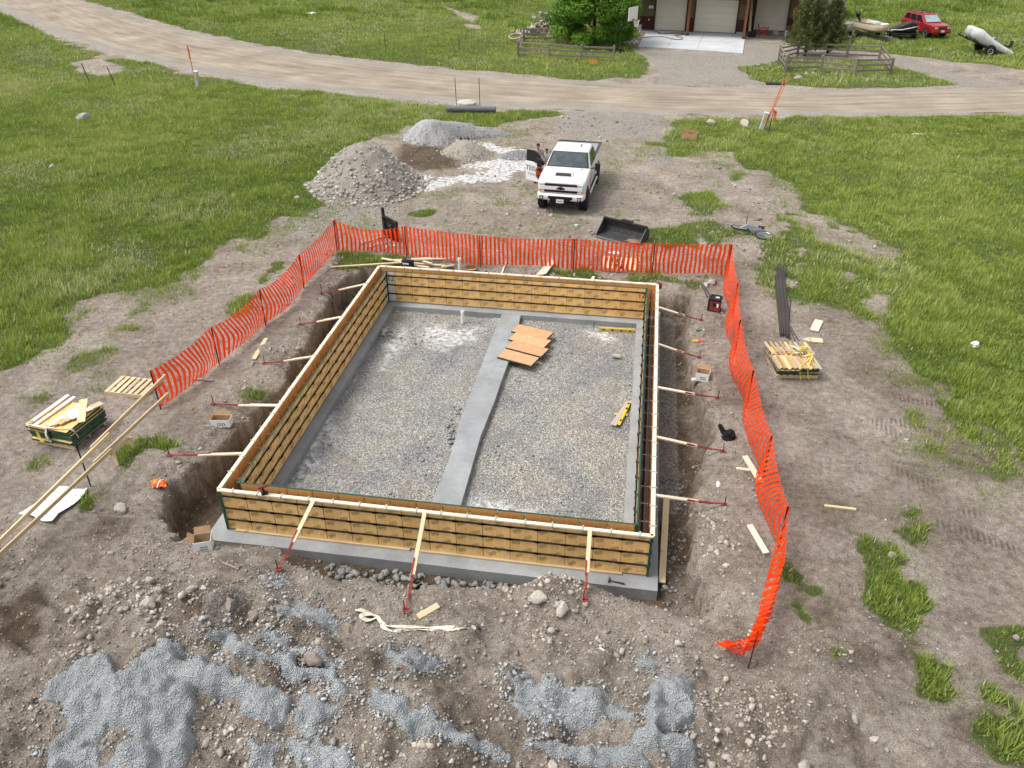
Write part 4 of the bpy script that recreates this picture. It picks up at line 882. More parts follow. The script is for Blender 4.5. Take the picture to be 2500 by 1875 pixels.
# ---- black sack, glove, hammer, drill
def blob(name, c, r, mat, label, cat, seed, sub=3, amp=.3):
    bm = bmesh.new(); bmesh.ops.create_icosphere(bm, subdivisions=sub, radius=1)
    from mathutils import noise as mn
    for v in bm.verts:
        k = 1+amp*mn.noise(v.co*1.7+Vector((seed, 0, 0)))+amp*.5*mn.noise(v.co*4+Vector((0, seed, 0))); v.co = Vector((v.co.x*r[0], v.co.y*r[1], max(v.co.z, -.55)*r[2]+.5*r[2]))*k
    me = bpy.data.meshes.new(name); bm.to_mesh(me); bm.free(); me.materials.append(mat); me.polygons.foreach_set('use_smooth', [True]*len(me.polygons)); me.set_sharp_from_angle(angle=R(40))
    o = bpy.data.objects.new(name, me); COL.objects.link(o); o.location = c; return tag(o, label, cat)
CLOTHB = simple('black_cloth', (.012, .012, .014), .9, 0, .4, 14)
o = blob('black_sack', G(1777, 1070), (.19, .15, .15), CLOTHB, 'crumpled black sack lying on the right bank', 'sack', 3, 3, .45); MB().tube([(-.12, .08, .12), (-.22, .12, .28), (-.26, .1, .34)], [.07, .06, .03], CLOTHB, 8).build('neck', o)
blob('black_glove', G(1020, 1432), (.11, .08, .07), CLOTHB, 'small black rag by the longest front brace', 'rag', 9, 3, .5)
a, c = Vector(un(1487, 1418, ZF+.02)), Vector(un(1527, 1427, ZF+.02)); t = thing('hammer', 'dark hammer lying on the concrete footing at the front right', 'hammer', a, math.atan2(c.y-a.y, c.x-a.x))
MB().tube([(0, 0, .015), (.14, 0, .015), (.34, 0, .017)], [.011, .012, .02], simple('blue_black_grip', (.02, .03, .06), .5), 8).build('handle', t); mb = MB(); mb.cyl((0, -.06, .02), (0, .05, .02), .018, DGRY, 10); mb.tube([(0, .05, .02), (-.02, .12, .02)], [.014, .005], DGRY, 8); mb.build('head', t)
a = Vector(un(646, 1207, .455)); t = thing('cordless_drill', 'dark red cordless drill standing on the front wall plank', 'drill', (a.x, -.02, .452), R(35))
MB().box((0, 0, .035), (.15, .085, .06), BLACKP).build('battery', t, bevel=.01); MB().tube([(0, 0, .06), (-.03, 0, .19)], [.028, .03], BLACKP, 8).build('handle', t); mb = MB(); mb.tube([(-.12, 0, .22), (-.02, 0, .22), (.06, 0, .22)], [.04, .045, .035], REDP, 10); mb.build('body', t); MB().tube([(.06, 0, .22), (.13, 0, .22)], [.028, .014], DGRY, 10).build('chuck', t)
# ---- webbing strap on the dirt
pts = [G(x, y, .035+.05*(i < 8 and i % 2)) for i, (x, y) in enumerate(S3([(1530, 985), (1560, 990), (1600, 1003), (1632, 1018), (1590, 1032), (1550, 1018), (1570, 1000), (1625, 1012), (1640, 1035), (1668, 1052), (1640, 1045), (1665, 1070), (1710, 1076), (1770, 1062), (1850, 1069), (1950, 1066), (2000, 1058), (2048, 1057)]))]
ribbon(pts, .075, STRAPW, 'long pale webbing strap lying tangled before the front trench'); pts = [G(x, y, .04) for x, y in S3([(1660, 1052), (1720, 1056), (1800, 1058), (1880, 1062), (1960, 1056)])]
ribbon(pts, .06, STRAPW, 'second turn of pale webbing lying beside the long strap'); blob('strap_buckle', G(1168, 1536), (.05, .04, .03), BLACKP, 'black buckle at the right end of the pale strap', 'buckle', 4, 2)
# ---- things on the gravel floor
zf_ = -.93
for k in range(3):
    u0, u1 = k/3, (k+1)/3; z = -.80
    A, B, C_, D = [Vector(un(*s, -.74)) for s in ((1261, 792), (1345, 813), (1327, 875), (1241, 851))]
    a0, a1, b0, b1 = A.lerp(D, u0), A.lerp(D, u1), B.lerp(C_, u0), B.lerp(C_, u1); ce = (a0+a1+b0+b1)/4; dx = (b0-a0+b1-a1)/2
    o = form_panel((a1-a0).length-.012, dx.length, PLYR).build('plywood_form', bevel=.002); o.location = (ce.x, ce.y, -.765); o.rotation_euler = (R(1), 0, math.atan2(dx.y, dx.x)-R(90))
    tag(o, ('reddish form panel, farthest of the three laid flush on the gravel', 'reddish form panel, middle of the three laid flush on the gravel', 'reddish form panel, nearest of the three laid flush on the gravel')[k], 'form panel', 'reddish form panels on the gravel floor')
A, B, C_, D = [Vector(un(*s, -.74)) for s in ((1224, 852), (1311, 875), (1308, 897), (1218, 875))]; ce = (A+B+C_+D)/4; dx = B-A
o = form_panel(.56, 1.2, PLYR).build('plywood_form', bevel=.002); o.location = (ce.x, ce.y, -.762); o.rotation_euler = (0, 0, math.atan2(dx.y, dx.x)-R(90)); tag(o, 'single form panel lying across the centre strip, apart from the three', 'form panel', 'reddish form panels on the gravel floor')
for b_ in ((1250, 845, .1), (1300, 868, .1)):
    p = un(b_[0], b_[1], -.85); o = MB().box((0, 0, 0), (.09, .5, .15), LUMG).build('timber_block'); o.location = (p[0], p[1]+.3, -.85); tag(o, 'timber block hidden under the reddish panels' , 'block', 'timber blocks under the reddish panels')
a, c = Vector(un(1463, 803, -.9)), Vector(un(1549, 808, -.9)); t = thing('yellow_form_bar', 'yellow notched form strip lying by the back footing', 'form strip', (a+c)/2, math.atan2(c.y-a.y, c.x-a.x)); L = (c-a).length
YP = simple('worn_yellow_ply', (.50, .36, .08), .6, 0, .2, 8, dirt=.4); MB().box((0, 0, .0), (L, .11, .13), YP).build('strip', t, bevel=.004)
for k in range(4): MB().box((-L/2+L*(k+.5)/4, -.056, .01), (.07, .012, .05), BLK).build('slot', t)
board(un(1497, 1039, -.9), un(1536, 981, -.92), .17, .025, LUMG, 'grey weathered board under the yellow level on the gravel'); board(un(1499, 1012, -.92), un(1532, 1014, -.92), .10, .03, LUM, 'short block crosswise under the yellow level')
a, c = Vector(un(1509, 1040, -.86)), Vector(un(1536, 986, -.88)); t = thing('spirit_level', 'yellow spirit level with black slots lying on a grey board', 'level', (a+c)/2, math.atan2(c.y-a.y, c.x-a.x)); L = (c-a).length
MB().box((0, 0, .0), (L, .075, .03), YEL).build('body', t, bevel=.004)
for k in (-.13, .13): MB().box((k*L*2.0/1.0, 0, .016), (.11, .05, .006), BLACKP).build('slot', t)
for k in (-.46, .46): MB().box((k*L*1.04, 0, 0), (.06, .08, .034), BLACKP).build('end_cap', t)
o = MB().box((0, 0, .05), (.26, .16, .05), LUMG).build('wood_offcut'); p = un(1505, 872, -.92); o.location = p; o.rotation_euler = (0, 0, R(-8)); tag(o, 'small grey wood offcut alone on the right gravel floor', 'offcut')
WP = WHT
def pipe(base, h, label, tilt=(0, 0)):
    t = thing('drain_pipe', label, 'pipe', base, 0, 'white upright drain pipes')
    MB().lathe([(.055, -.1), (.055, h), (.043, h), (.043, h-.2)], WP, 16, cap=False).build('pipe', t, smooth=40); MB().lathe([(.062, h-.1), (.066, h-.09), (.066, h-.005), (.062, h)], WP, 16, cap=False).build('collar', t, smooth=40); t.rotation_euler = (tilt[0], tilt[1], 0); return t
p = un(1129, 787, -.94); pipe(p, .46, 'white open drain pipe standing inside at the back footing', (0, R(2)))
p = G(1123, 664); pipe(p, .55, 'white drain pipe standing behind the back wall')
p = un(1449, 806, -.94); o = MB().tube([(0, 0, -.1), (.015, 0, .34)], .011, BLK, 6).build('steel_stake'); o.location = p; tag(o, 'thin black stake standing in the gravel left of the yellow strip', 'stake')
t = thing('tool_case', 'black tool case with white labels standing behind the back wall', 'tool case', G(997, 660), R(-4)); zc = .0
MB().box((0, 0, .22), (.44, .16, .40), BLACKP).build('case', t, bevel=.02); MB().tube([(-.1, 0, .42), (-.1, 0, .48), (.1, 0, .48), (.1, 0, .42)], .016, BLACKP, 8).build('handle', t); MB().box((-.06, -.083, .29), (.24, .006, .06), WBOX).build('label_strip', t); MB().box((.0, -.083, .11), (.34, .006, .16), WBOX).build('label_sheet', t)
t = thing('cardboard_box', 'open brown cardboard box behind the back wall, by the white pipe', 'box', G(1150, 664), R(20)); mb = MB(); w, d, h, k = .36, .28, .2, .01
mb.box((0, -d/2, h/2), (w, k, h), CARD); mb.box((0, d/2, h/2), (w, k, h*1.1), CARD); mb.box((-w/2, 0, h/2), (k, d-k, h), CARD); mb.box((w/2, 0, h/2), (k, d-k, h), CARD); mb.box((0, 0, .01), (w-k, d-k, k), CARD); mb.build('box', t); MB().box((0, -d/2-.05, h-.02), (w*.9, .1, .008), CARD).build('flap', t)
# ---- small litter
o = blob('white_paper', G(1753, 1183), (.05, .12, .03), WBOX, 'scrap of white paper on the right bank below the crossed boards', 'paper scrap', 12, 2, .4)
t = thing('spray_can', 'silver green spray can lying on the right bank', 'spray can', G(1708, 808, .04), R(5)); MB().cyl((-.12, 0, 0), (.09, 0, 0), .035, simple('can_green', (.16, .25, .19), .35, .4), 12).build('body', t); MB().cyl((.09, 0, 0), (.14, 0, 0), .024, WHT, 12).build('cap', t)
t = thing('caulk_gun', 'red and yellow hand tool lying on the right bank', 'tool', G(1706, 836, .04), R(-3)); MB().cyl((-.02, 0, 0), (.17, 0, 0), .05, simple('bright_red', (.55, .05, .04), .5), 12).build('body', t); MB().tube([(-.22, 0, 0), (-.02, 0, .01)], [.02, .035], YEL, 10).build('handle', t)
for k, lb in ((0, 'left one of two dark bars lying by the red work light'), (1, 'right one of two dark bars lying by the red work light')):
    a, c = G(1712+5*k, 695, .03), G(1727+8*k, 727, .03); o = MB().tube([a, c], .022, DGRY, 8).build('steel_bar'); tag(o, lb, 'steel bar', 'dark bars by the work light')
t = thing('hammer', 'orange handled hammer on the dirt below the left fence', 'hammer', G(467, 1003, .03), R(84)); MB().tube([(0, 0, 0), (.28, 0, 0)], [.02, .014], simple('orange_handle', (.55, .25, .03), .5), 8).build('handle', t); MB().cyl((.28, -.07, 0), (.28, .07, 0), .02, DGRY, 8).build('head', t)
m1 = simple('safety_orange', (.78, .17, .03), .8, 0, .15, 9); t = thing('safety_vest', 'crumpled orange safety vest with white bands on the left dirt', 'vest', G(387, 1184), R(10)); t.scale = (.78, .78, .78)
o = blob('cloth', (0, 0, 0), (.24, .19, .10), m1, 'x', 'x', 21, 3, .5); del o['label'], o['category']; o.parent = t
for k in (-.08, .06): MB().tube([(k-.02, -.19, .05), (k, -.1, .13), (k+.02, .02, .155), (k+.04, .13, .10)], .022, WBOX, 6).build('white_band', t)
MB().tube([(.1, -.16, .02), (.2, -.12, .03), (.26, 0, .03)], .035, CLOTHB, 6).build('dark_lining', t)
t = thing('marker_flag', 'tiny orange marker flag at the front right end of the trench', 'flag', G(1597, 1478)); MB().cyl((0, 0, -.05), (.01, 0, .28), .006, DGRY, 5).build('wire', t); mb = MB(); mb.grid(lambda u, v: Vector((.01+.03*math.sin(5*u), -.02-.16*u, .17+.1*v)), 6, 3, m1); mb.build('flag', t)
for k, (x, y) in enumerate(((2230, 330), (1353//1, 36), (2377, 846))):
    pass
blob('plastic_scrap', G(2239, 329), (.3, .12, .05), WHT, 'flat white litter in the right meadow', 'litter', 5, 2, .5); blob('plastic_bag', G(2378, 846), (.14, .1, .1), WHT, 'white plastic bag in the right grass', 'plastic bag', 6, 3, .5); blob('plastic_scrap', G(762, 35), (.55, .2, .12), WHT, 'white litter in the far meadow beyond the road', 'litter', 8, 2, .5)
# ---- pallet with white pieces behind the net
pallet('pale pallet lying behind the back fence, under the loader bucket', G(1512, 650), R(-3), 1.3, 1.1)
blob('white_bag', G(1500, 628, .13), (.25, .08, .06), WHT, 'small white bag on the pallet behind the back fence', 'bag', 31, 2, .4)
for k in range(5):
    c = G(1520+18*k, 640-4*(k % 3), .05); pts = [c+Vector((.5*math.cos(q*1.3+k)*(.4+.12*q), .4*math.sin(q*1.3+k), .02*(q % 2))) for q in range(7)]
    ribbon(pts, .02, simple('straw_yellow', (.55, .45, .17), .8, 0, .2, 10), 'loose yellowish strapping on the grass behind the back fence', group='strapping behind the back fence')
# ---- rebar pile
vars_ = []
for s in range(4):
    mb = MB(); pts = [(.02*math.sin(2+s), 0, 0), (.03*s*.3, 2, .004), (.0, 4, 0), (.05+.03*s, 5.6, 0)]
    mb.tube([Vector(p) for p in pts], .014, DGRY if s % 2 else RUST, 6); o = mb.build('rebar', fix=False); vars_.append(o.data); bpy.data.objects.remove(o)
la, lb_ = Vector(un(1889, 650, .03)), Vector(un(1903, 818, .03)); ra_, rb_ = Vector(un(1911, 648, .03)), Vector(un(1929, 827, .03))
for k in range(40):
    f = (k % 20)/19; lay = k//20; a = la.lerp(ra_, f*.9+.05*lay); c = lb_.lerp(rb_, f); d = a-c; ang = math.atan2(d.y, d.x)-R(90)
    o = bpy.data.objects.new('rebar', vars_[k % 4]); COL.objects.link(o); o.location = c+Vector((0, random.uniform(-.12, .12), .03+.028*lay+H(c.x, c.y))); o.rotation_euler = (0, random.uniform(0, 6), ang); o.rotation_euler = (0, 0, ang+random.uniform(-.003, .003)); o.scale = (1, d.length/5.6, 1)
    tag(o, 'steel reinforcing bar in the long loose bundle on the dirt', 'rebar', 'rebar bundle outside the right fence')
for k, (p0, p1, p2) in enumerate((((1923, 697), (1929, 740), (1926, 790)), ((1930, 800), (1940, 820), (1953, 838)), ((1929, 805), (1936, 825), (1942, 835)))):
    o = MB().tube([G(*p0, .05), G(*p1, .04), G(*p2, .03)], .012, RUST, 6).build('rebar'); tag(o, ('thin bent bar straying from the right side of the rebar bundle', 'longest bar end fanning from the foot of the rebar bundle', 'shorter bar end fanning from the foot of the rebar bundle')[k], 'rebar', 'rebar bundle outside the right fence')
# ---- skid steer bucket
a, c = G(1450, 576), G(1560, 603); ang = math.atan2(c.y-a.y, c.x-a.x); wd = (c-a).length
t = thing('loader_bucket', 'black steel loader bucket lying open beyond the back fence', 'loader bucket', (a+c)/2, ang); t.scale = (.95, 1, .8)
prof = [(0, .02), (.62, .02), (.80, .10), (.86, .28), (.80, .55), (.66, .72)]; th = .03
mb = MB()
for sx in (-1, 1):
    x = sx*wd/2; mb = MB().prism([(0, .0), (.64, .0), (.83, .08), (.9, .28), (.83, .57), (.62, .74)], -.012, .012, DGRY, Matrix.Translation((x, 0, 0)) @ Matrix.Rotation(R(90), 4, 'Z') @ Matrix.Rotation(R(90), 4, 'X')); mb.build('side_plate', t)
mb = MB(); rings = []
for y, z in prof: rings.append(((y, z)))
for (y0, z0), (y1, z1) in zip(prof[:-1], prof[1:]): mb.slabquad((-wd/2, y0, z0), (wd/2, y0, z0), (wd/2, y1, z1), (-wd/2, y1, z1), -th, DGRY)
mb.build('shell', t); MB().box((0, -.03, .02), (wd+.05, .12, .03), simple('worn_edge_steel', (.30, .29, .27), .4, .6, .2, 9)).build('cutting_edge', t); MB().box((0, .64, .75), (wd, .12, .06), BLK).build('top_lip', t); MB().box((.05, .72, .79), (.5, .14, .06), BLK).build('hitch_plate', t)
blob('dirt', (wd*.3, .3, .02), (.3, .2, .06), simple('bucket_dirt', (.22, .16, .12), .95), 'x', 'x', 44, 3).parent = t; bpy.data.objects['dirt'].pop('label'); bpy.data.objects['dirt'].pop('category')
# ---- pallet forks
a, c = G(935, 573), G(976, 593); t = thing('pallet_forks', 'black pallet fork carriage standing behind the orange fence with two long tines', 'pallet forks', (a+c)/2, math.atan2(c.y-a.y, c.x-a.x)); L = 1.15
mb = MB()
for x in (-L/2+.06, L/2-.06): mb.box((x, 0, .5), (.12, .10, 1.0), BLK)
mb.box((0, 0, .06), (L, .12, .12), BLK); mb.box((0, 0, .62), (L, .10, .14), BLK); mb.box((0, 0, .95), (L*.8, .08, .10), BLK); mb.box((-.05, .04, .75), (L*.7, .03, .40), BLK); mb.box((0, .03, .36), (L*.85, .03, .6), BLK); mb.box((-L/2+.05, 0, 1.15), (.16, .08, .35), BLK); mb.beam((-.35, -.05, .15), (.1, -.05, .58), .04, .06, BLK); mb.beam((.4, -.05, .15), (.05, -.05, .58), .04, .06, BLK); mb.build('carriage', t, bevel=.008)
for k, x in enumerate((-.32, .25)):
    mb = MB(); mb.box((x, -.09, .42), (.10, .05, .75), BLK); mb.beam((x, -.09, .05), (x-.0, -1.25, .02), .10, .04, simple('pale_worn_steel', (.42, .33, .27), .5, .3, .2, 8)); mb.build('tine', t)
mb = MB(); mb.box((.18, -.07, .70), (.12, .02, .05), WHT); mb.build('sticker', t)
# the tines lie toward the left corner of the fence
t.scale = (.95, .95, .86)
# ---- bicycle lying on its side
bk = thing('bicycle', 'blue and black bicycle lying on its side on the thin grass', 'bicycle', G(1830, 572, .04))
BLUE = simple('blue_frame_paint', (.10, .16, .38), .35, .2, .15, 8); TYR = simple('rubber', (.02, .02, .02), .9, 0, .3, 12); SIL = simple('bright_alloy', (.55, .56, .58), .3, .8, .1, 8)
def torus_(Rm, r, mat, n=28, k=7): return MB().tube([(Rm*math.cos(2*math.pi*i/n), Rm*math.sin(2*math.pi*i/n), 0) for i in range(n)], r, mat, k, closed=True)
def bwheel(c, M):
    w = torus_(.31, .025, TYR).build('wheel', bk); w.matrix_local = Matrix.Translation(c) @ M
    torus_(.285, .012, SIL).build('rim', w); mb = MB()
    for i in range(14): a = 2*math.pi*i/14; mb.cyl((0, 0, .02*(-1)**i), (.28*math.cos(a), .28*math.sin(a), 0), .0025, SIL, 4)
    mb.cyl((0, 0, -.04), (0, 0, .04), .02, SIL, 8); mb.build('spokes', w)
I4 = Matrix.Identity(4); zb = .07
bwheel((.55, 0, zb), I4); bwheel((-.42, .0, zb+.05), Matrix.Rotation(R(-14), 4, 'X'))
mb = MB()
bbk = Vector((.12, -.03, zb)); hd = Vector((-.30, .38, zb+.04)); st = Vector((.24, .40, zb+.04)); rw = Vector((.55, 0, zb)); fw = Vector((-.42, 0, zb+.05))
for p, q, r_ in ((bbk, hd, .022), (st, hd+Vector((.0, -.04, 0)), .018), (bbk, st, .018), (rw, bbk, .012), (rw, st, .010)): mb.tube([p, q], r_, BLUE, 8)
mb.build('frame', bk, smooth=50); MB().tube([hd+Vector((-.01, .06, 0)), hd, fw+Vector((.02, .02, .0))], .016, simple('white_fork', (.7, .72, .76), .35), 8).build('fork', bk)
mb = MB(); mb.tube([hd+Vector((-.04, .12, -.04)), hd+Vector((-.05, .13, .30)), hd+Vector((-.02, .1, .34))], .013, BLACKP, 8); mb.tube([hd+Vector((-.04, .12, 0)), hd+Vector((-.02, .14, -.09))], .013, BLACKP, 8); mb.build('handlebar', bk)
MB().tube([st+Vector((-.12, .13, 0)), st+Vector((0, .12, 0)), st+Vector((.12, .12, 0))], [.02, .05, .07], BLACKP, 8).build('saddle', bk); MB().tube([st, st+Vector((.01, .10, 0))], .014, SIL, 8).build('seat_post', bk)
mb = MB(); mb.lathe([(.09, -.004), (.09, .004)], DGRY, 18, Matrix.Translation(bbk+Vector((0, 0, .03)))); mb.beam(bbk+Vector((0, 0, .04)), bbk+Vector((.12, -.1, .05)), .02, .01, SIL); mb.box(tuple(bbk+Vector((.13, -.11, .09))), (.09, .06, .02), BLACKP); mb.build('crank', bk)
bk.rotation_euler = (R(4), R(3), R(-24)); bk.scale = (1.05, 1.05, 1.05)
# ================================================================ VEHICLES AND PEOPLE
PWHITE = simple('white_car_paint', (.74, .74, .74), .22, 0, .02, 3, spec=.5); PRED = simple('red_car_paint', (.26, .010, .014), .22, 0, .05, 3, spec=.5)
m, n, l, b = newmat('dark_glass', .06, 0, .6); GLASS = m; b.inputs['Base Color'].default_value = (.012, .016, .018, 1)
m, n, l, b = newmat('windscreen_glass', .05, 0, .7); WGLASS = m; tc = n.new('ShaderNodeTexCoord'); t_ = noise_n(n, l, 2.2, 4, .6, tc.outputs['Object']); r_ = ramp(n, [(.35, (.012, .022, .026)), (.7, (.05, .075, .085))]); l.new(t_.outputs[0], r_.inputs[0]); l.new(r_.outputs[0], b.inputs['Base Color'])
LENS = simple('headlamp_lens', (.62, .62, .60), .12, .2, .1, 10, spec=.6); AMB = simple('amber_lens', (.65, .28, .03), .2, 0, .1, 10); ORG = simple('logo_orange', (.62, .10, .02), .5, 0, .05, 5); BLKT = simple('black_print', (.012, .012, .014), .5, 0, .1, 5)
def rrect(hw, z0, z1, r, k=3):
    """rounded rectangle ring in x,z"""
    out = []
    for cx, cz, a0 in ((hw-r, z0+r, -90), (hw-r, z1-r, 0), (-hw+r, z1-r, 90), (-hw+r, z0+r, 180)):
        for i in range(k+1): a = R(a0+90*i/k); out.append((cx+r*math.cos(a), cz+r*math.sin(a)))
    return out
def hull(mb, secs, mat, r=.1):
    return mb.loft([[(x, y, z) for x, z in rrect(hw, z0, z1, min(r, hw*.8, (z1-z0)*.45))] for y, hw, z0, z1 in secs], mat)
def inset_quad(a, b, c, d, u0, u1, v0, v1, off):
    a, b, c, d = map(Vector, (a, b, c, d)); nn = (b-a).cross(d-a).normalized()*off
    f = lambda u, v: a.lerp(b, u).lerp(d.lerp(c, u), v)+nn
    return f(u0, v0), f(u1, v0), f(u1, v1), f(u0, v1)
def road_wheel(name, par, x, y, r, w, side, rimmat, tread=True):
    t = MB(); M = Matrix.Translation((x, y, r)) @ Matrix.Rotation(R(90), 4, 'Y')
    t.lathe([(r*.62, -w/2), (r*.93, -w/2), (r, -w*.38), (r, w*.38), (r*.93, w/2), (r*.62, w/2)], TYR, 28, M)
    if tread:
        for i in range(28):
            a = 2*math.pi*i/28
            for s in (-1, 1): t.box((0, 0, 0), (.035, .035, w*.30), TYR, 0, M @ Matrix.Rotation(a, 4, 'Z') @ Matrix.Translation((r+.004, 0, s*w*.27)))
    o = t.build(name, par, smooth=40)
    rm = MB(); sg_ = side; Mr = Matrix.Translation((x+sg_*w*.36, y, r)) @ Matrix.Rotation(R(90)*sg_, 4, 'Y')
    rm.lathe([(0, .02), (r*.15, .03), (r*.18, .0), (r*.5, .01), (r*.56, .04), (r*.62, .045), (r*.63, -.05)], rimmat, 20, Mr)
    for i in range(6):
        a = 2*math.pi*i/6; rm.box((0, 0, 0), (r*.16, .05, .02), BLKT, 0, Mr @ Matrix.Rotation(a, 4, 'Z') @ Matrix.Translation((r*.40, 0, .008)))
    rm.build('rim', o, smooth=40); return o
tk = thing('pickup_truck', 'white crew cab pickup truck facing the site with its passenger door open', 'pickup truck', (5.82, 22.46, H(5.82, 22.46)), R(-3.3)); tk.scale = (1, .93, 1)
mb = MB()
hull(mb, [(-2.80, .90, .80, 1.36), (-2.74, .97, .72, 1.41), (-2.5, 1.0, .66, 1.445), (-1.9, 1.01, .62, 1.485), (-1.2, 1.012, .6, 1.51), (-.85, 1.012, .6, 1.51), (-.80, 1.0, .6, 1.50), (1.28, 1.0, .6, 1.50)], PWHITE, .10)
# cab with rounded roof
cabr = [(1.50, -.98, 1.27, .965), (1.62, -.82, 1.25, .93), (1.98, -.26, 1.14, .80), (2.045, -.12, 1.08, .75), (2.07, .05, .98, .64)]
rings = []
for z, y0, y1, hw in cabr:
    r_ = .10; ring = []
    for cx, cy_, a0 in ((hw-r_, y0+r_, -90), (hw-r_, y1-r_, 0), (-hw+r_, y1-r_, 90), (-hw+r_, y0+r_, 180)):
        for i in range(4): a = R(a0+30*i); ring.append((cx+r_*math.cos(a), cy_+r_*math.sin(a), z))
    rings.append(ring)
mb.loft(rings, PWHITE)
# bed walls
for x in (-1, 1): mb.box((x*.955, 2.25, 1.08), (.11, 1.92, .95), PWHITE)
mb.box((0, 3.17, 1.08), (1.80, .08, .93), PWHITE); mb.box((0, 1.33, 1.08), (1.80, .05, .93), PWHITE)
mb.box((0, -2.83, .78), (1.86, .14, .24), PWHITE); mb.build('body', tk, smooth=35, bevel=.012)
MB().box((0, 2.24, .92), (1.79, 1.76, .02), BLACKP).build('bed_liner', tk)
for x in (-1, 1): MB().box((x*.95, 2.25, 1.572), (.13, 1.94, .035), DGRY).build('bed_rail', tk, bevel=.006)
MB().box((0, 3.17, 1.565), (1.78, .10, .035), DGRY).build('tailgate_cap', tk)
# glass: windscreen, sides, back
def cp_(z, y, hw): return z, y, hw
wa, wb, wc, wd_ = (-.90, -.99, 1.50), (.90, -.99, 1.50), (.745, -.245, 1.99), (-.745, -.245, 1.99)
q = inset_quad(wa, wb, wc, wd_, .03, .97, .03, .97, .012); MB().slabquad(*q, .012, WGLASS).build('windscreen', tk)
MB().slabquad(*inset_quad(wa, wb, wc, wd_, -.015, 1.015, -.02, 1.0, .006), .005, BLKT).build('windscreen_surround', tk)
for s in (-1, 1):
    sa, sb, sc_, sd2 = (s*.985, -.74, 1.50), (s*.985, 1.22, 1.50), (s*.80, 1.06, 2.0), (s*.80, -.22, 2.0)
    if s < 0: sa, sb, sc_, sd2 = sb, sa, sd2, sc_
    MB().slabquad(*inset_quad(sa, sb, sc_, sd2, .05, .97, .06, .93, -.012 if s < 0 else -.012), .02, GLASS).build('side_window', tk)
    fw_ = lambda u0, u1: inset_quad(sa, sb, sc_, sd2, u0, u1, .06, .93, .012)
    MB().slabquad(*fw_(.06, .46), .006, GLASS).build('side_window', tk); MB().slabquad(*fw_(.52, .95), .006, GLASS).build('side_window', tk)
q = inset_quad((.93, 1.27, 1.52), (-.93, 1.27, 1.52), (-.79, 1.14, 1.98), (.79, 1.14, 1.98), .05, .95, .05, .95, .006); MB().slabquad(*q, .006, GLASS).build('rear_window', tk)
# front end
mb = MB(); yf = -2.835
mb.box((0, yf, 1.275), (1.36, .06, .085), BLKT); mb.box((0, yf-.005, 1.02), (1.40, .06, .10), BLKT)
for k in range(3): mb.box((0, yf-.034, 1.25+.026*k), (1.34, .006, .006), DGRY)
mb.build('grille', tk)
MB().box((0, yf-.015, 1.145), (1.80, .06, .15), PWHITE).build('grille_bar', tk, bevel=.01)
for s in (-1, 1):
    MB().box((s*.80, yf+.02, 1.275), (.26, .08, .085), LENS).build('headlight', tk, bevel=.01); MB().box((s*.80, yf+.015, 1.02), (.24, .08, .10), LENS).build('headlight', tk, bevel=.01); MB().box((s*.89, yf+.01, 1.02), (.09, .08, .08), AMB).build('marker_lamp', tk)
bt = [(-.16, -.035), (-.055, -.035), (-.055, -.06), (.055, -.06), (.055, -.035), (.16, -.035), (.13, .035), (.055, .035), (.055, .06), (-.055, .06), (-.055, .035), (-.13, .035)]
Mf = Matrix.Translation((0, yf-.05, 1.145)) @ Matrix.Rotation(R(90), 4, 'X')
mb = MB(); mb.prism([(x*1.25, y*1.35) for x, y in bt], -.004, .006, SIL, Mf); mb.prism(bt, .005, .012, BLKT, Mf); mb.build('emblem', tk)
mb = MB(); mb.loft([[(x, y, z) for x, z in rrect(hw, .67, z1, .05)] for y, hw, z1 in ((-2.98, .86, .86), (-2.94, .95, .89), (-2.75, 1.01, .90), (-2.5, 1.015, .88))], PWHITE); mb.build('bumper', tk, smooth=35)
MB().box((0, -2.985, .775), (1.02, .03, .12), BLKT).build('intake', tk); MB().box((0, -2.97, .69), (.86, .06, .09), BLKT).build('lower_valance', tk)
for s in (-1, 1): MB().box((s*.80, -2.972, .76), (.16, .05, .15), BLKT).build('fog_lamp_bezel', tk); MB().cyl((s*.80, -2.99, .76), (s*.80, -3.005, .76), .05, LENS, 12).build('fog_lamp', tk)
mb = MB(); mb.box((0, -3.02, .645), (.31, .012, .155), WHT); o = mb.build('number_plate', tk)
mb = MB(); mb.box((0, -3.028, .645), (.22, .004, .05), simple('plate_blue_grey', (.25, .29, .42), .6)); mb.build('plate_marks', o)
# bonnet scoop
mb = MB(); mb.loft([[(-.40, -2.28, 1.475), (.40, -2.28, 1.475), (.46, -1.55, 1.505), (-.46, -1.55, 1.505)], [(-.36, -2.12, 1.60), (.36, -2.12, 1.60), (.36, -1.7, 1.53), (-.36, -1.7, 1.53)]], PWHITE); mb.build('bonnet_scoop', tk)
q = inset_quad((-.40, -2.28, 1.475), (.40, -2.28, 1.475), (.36, -2.12, 1.60), (-.36, -2.12, 1.60), .06, .94, .12, .92, .004); MB().slabquad(*q, .004, BLKT).build('scoop_opening', tk)
for s in (-1, 1): MB().beam((s*.62, -1.35, 1.512), (s*.66, -1.15, 1.520), .02, .012, BLKT).build('washer_nozzle', tk); MB().beam((s*.94, -1.1, 1.505), (s*.80, -2.5, 1.452), .012, .006, DGRY).build('bonnet_seam', tk)
mb = MB(); mb.tube([(.38, .35, 2.06), (.40, .38, 2.13), (.43, .46, 2.15)], [.03, .025, .012], BLKT, 8); mb.build('roof_aerial', tk)
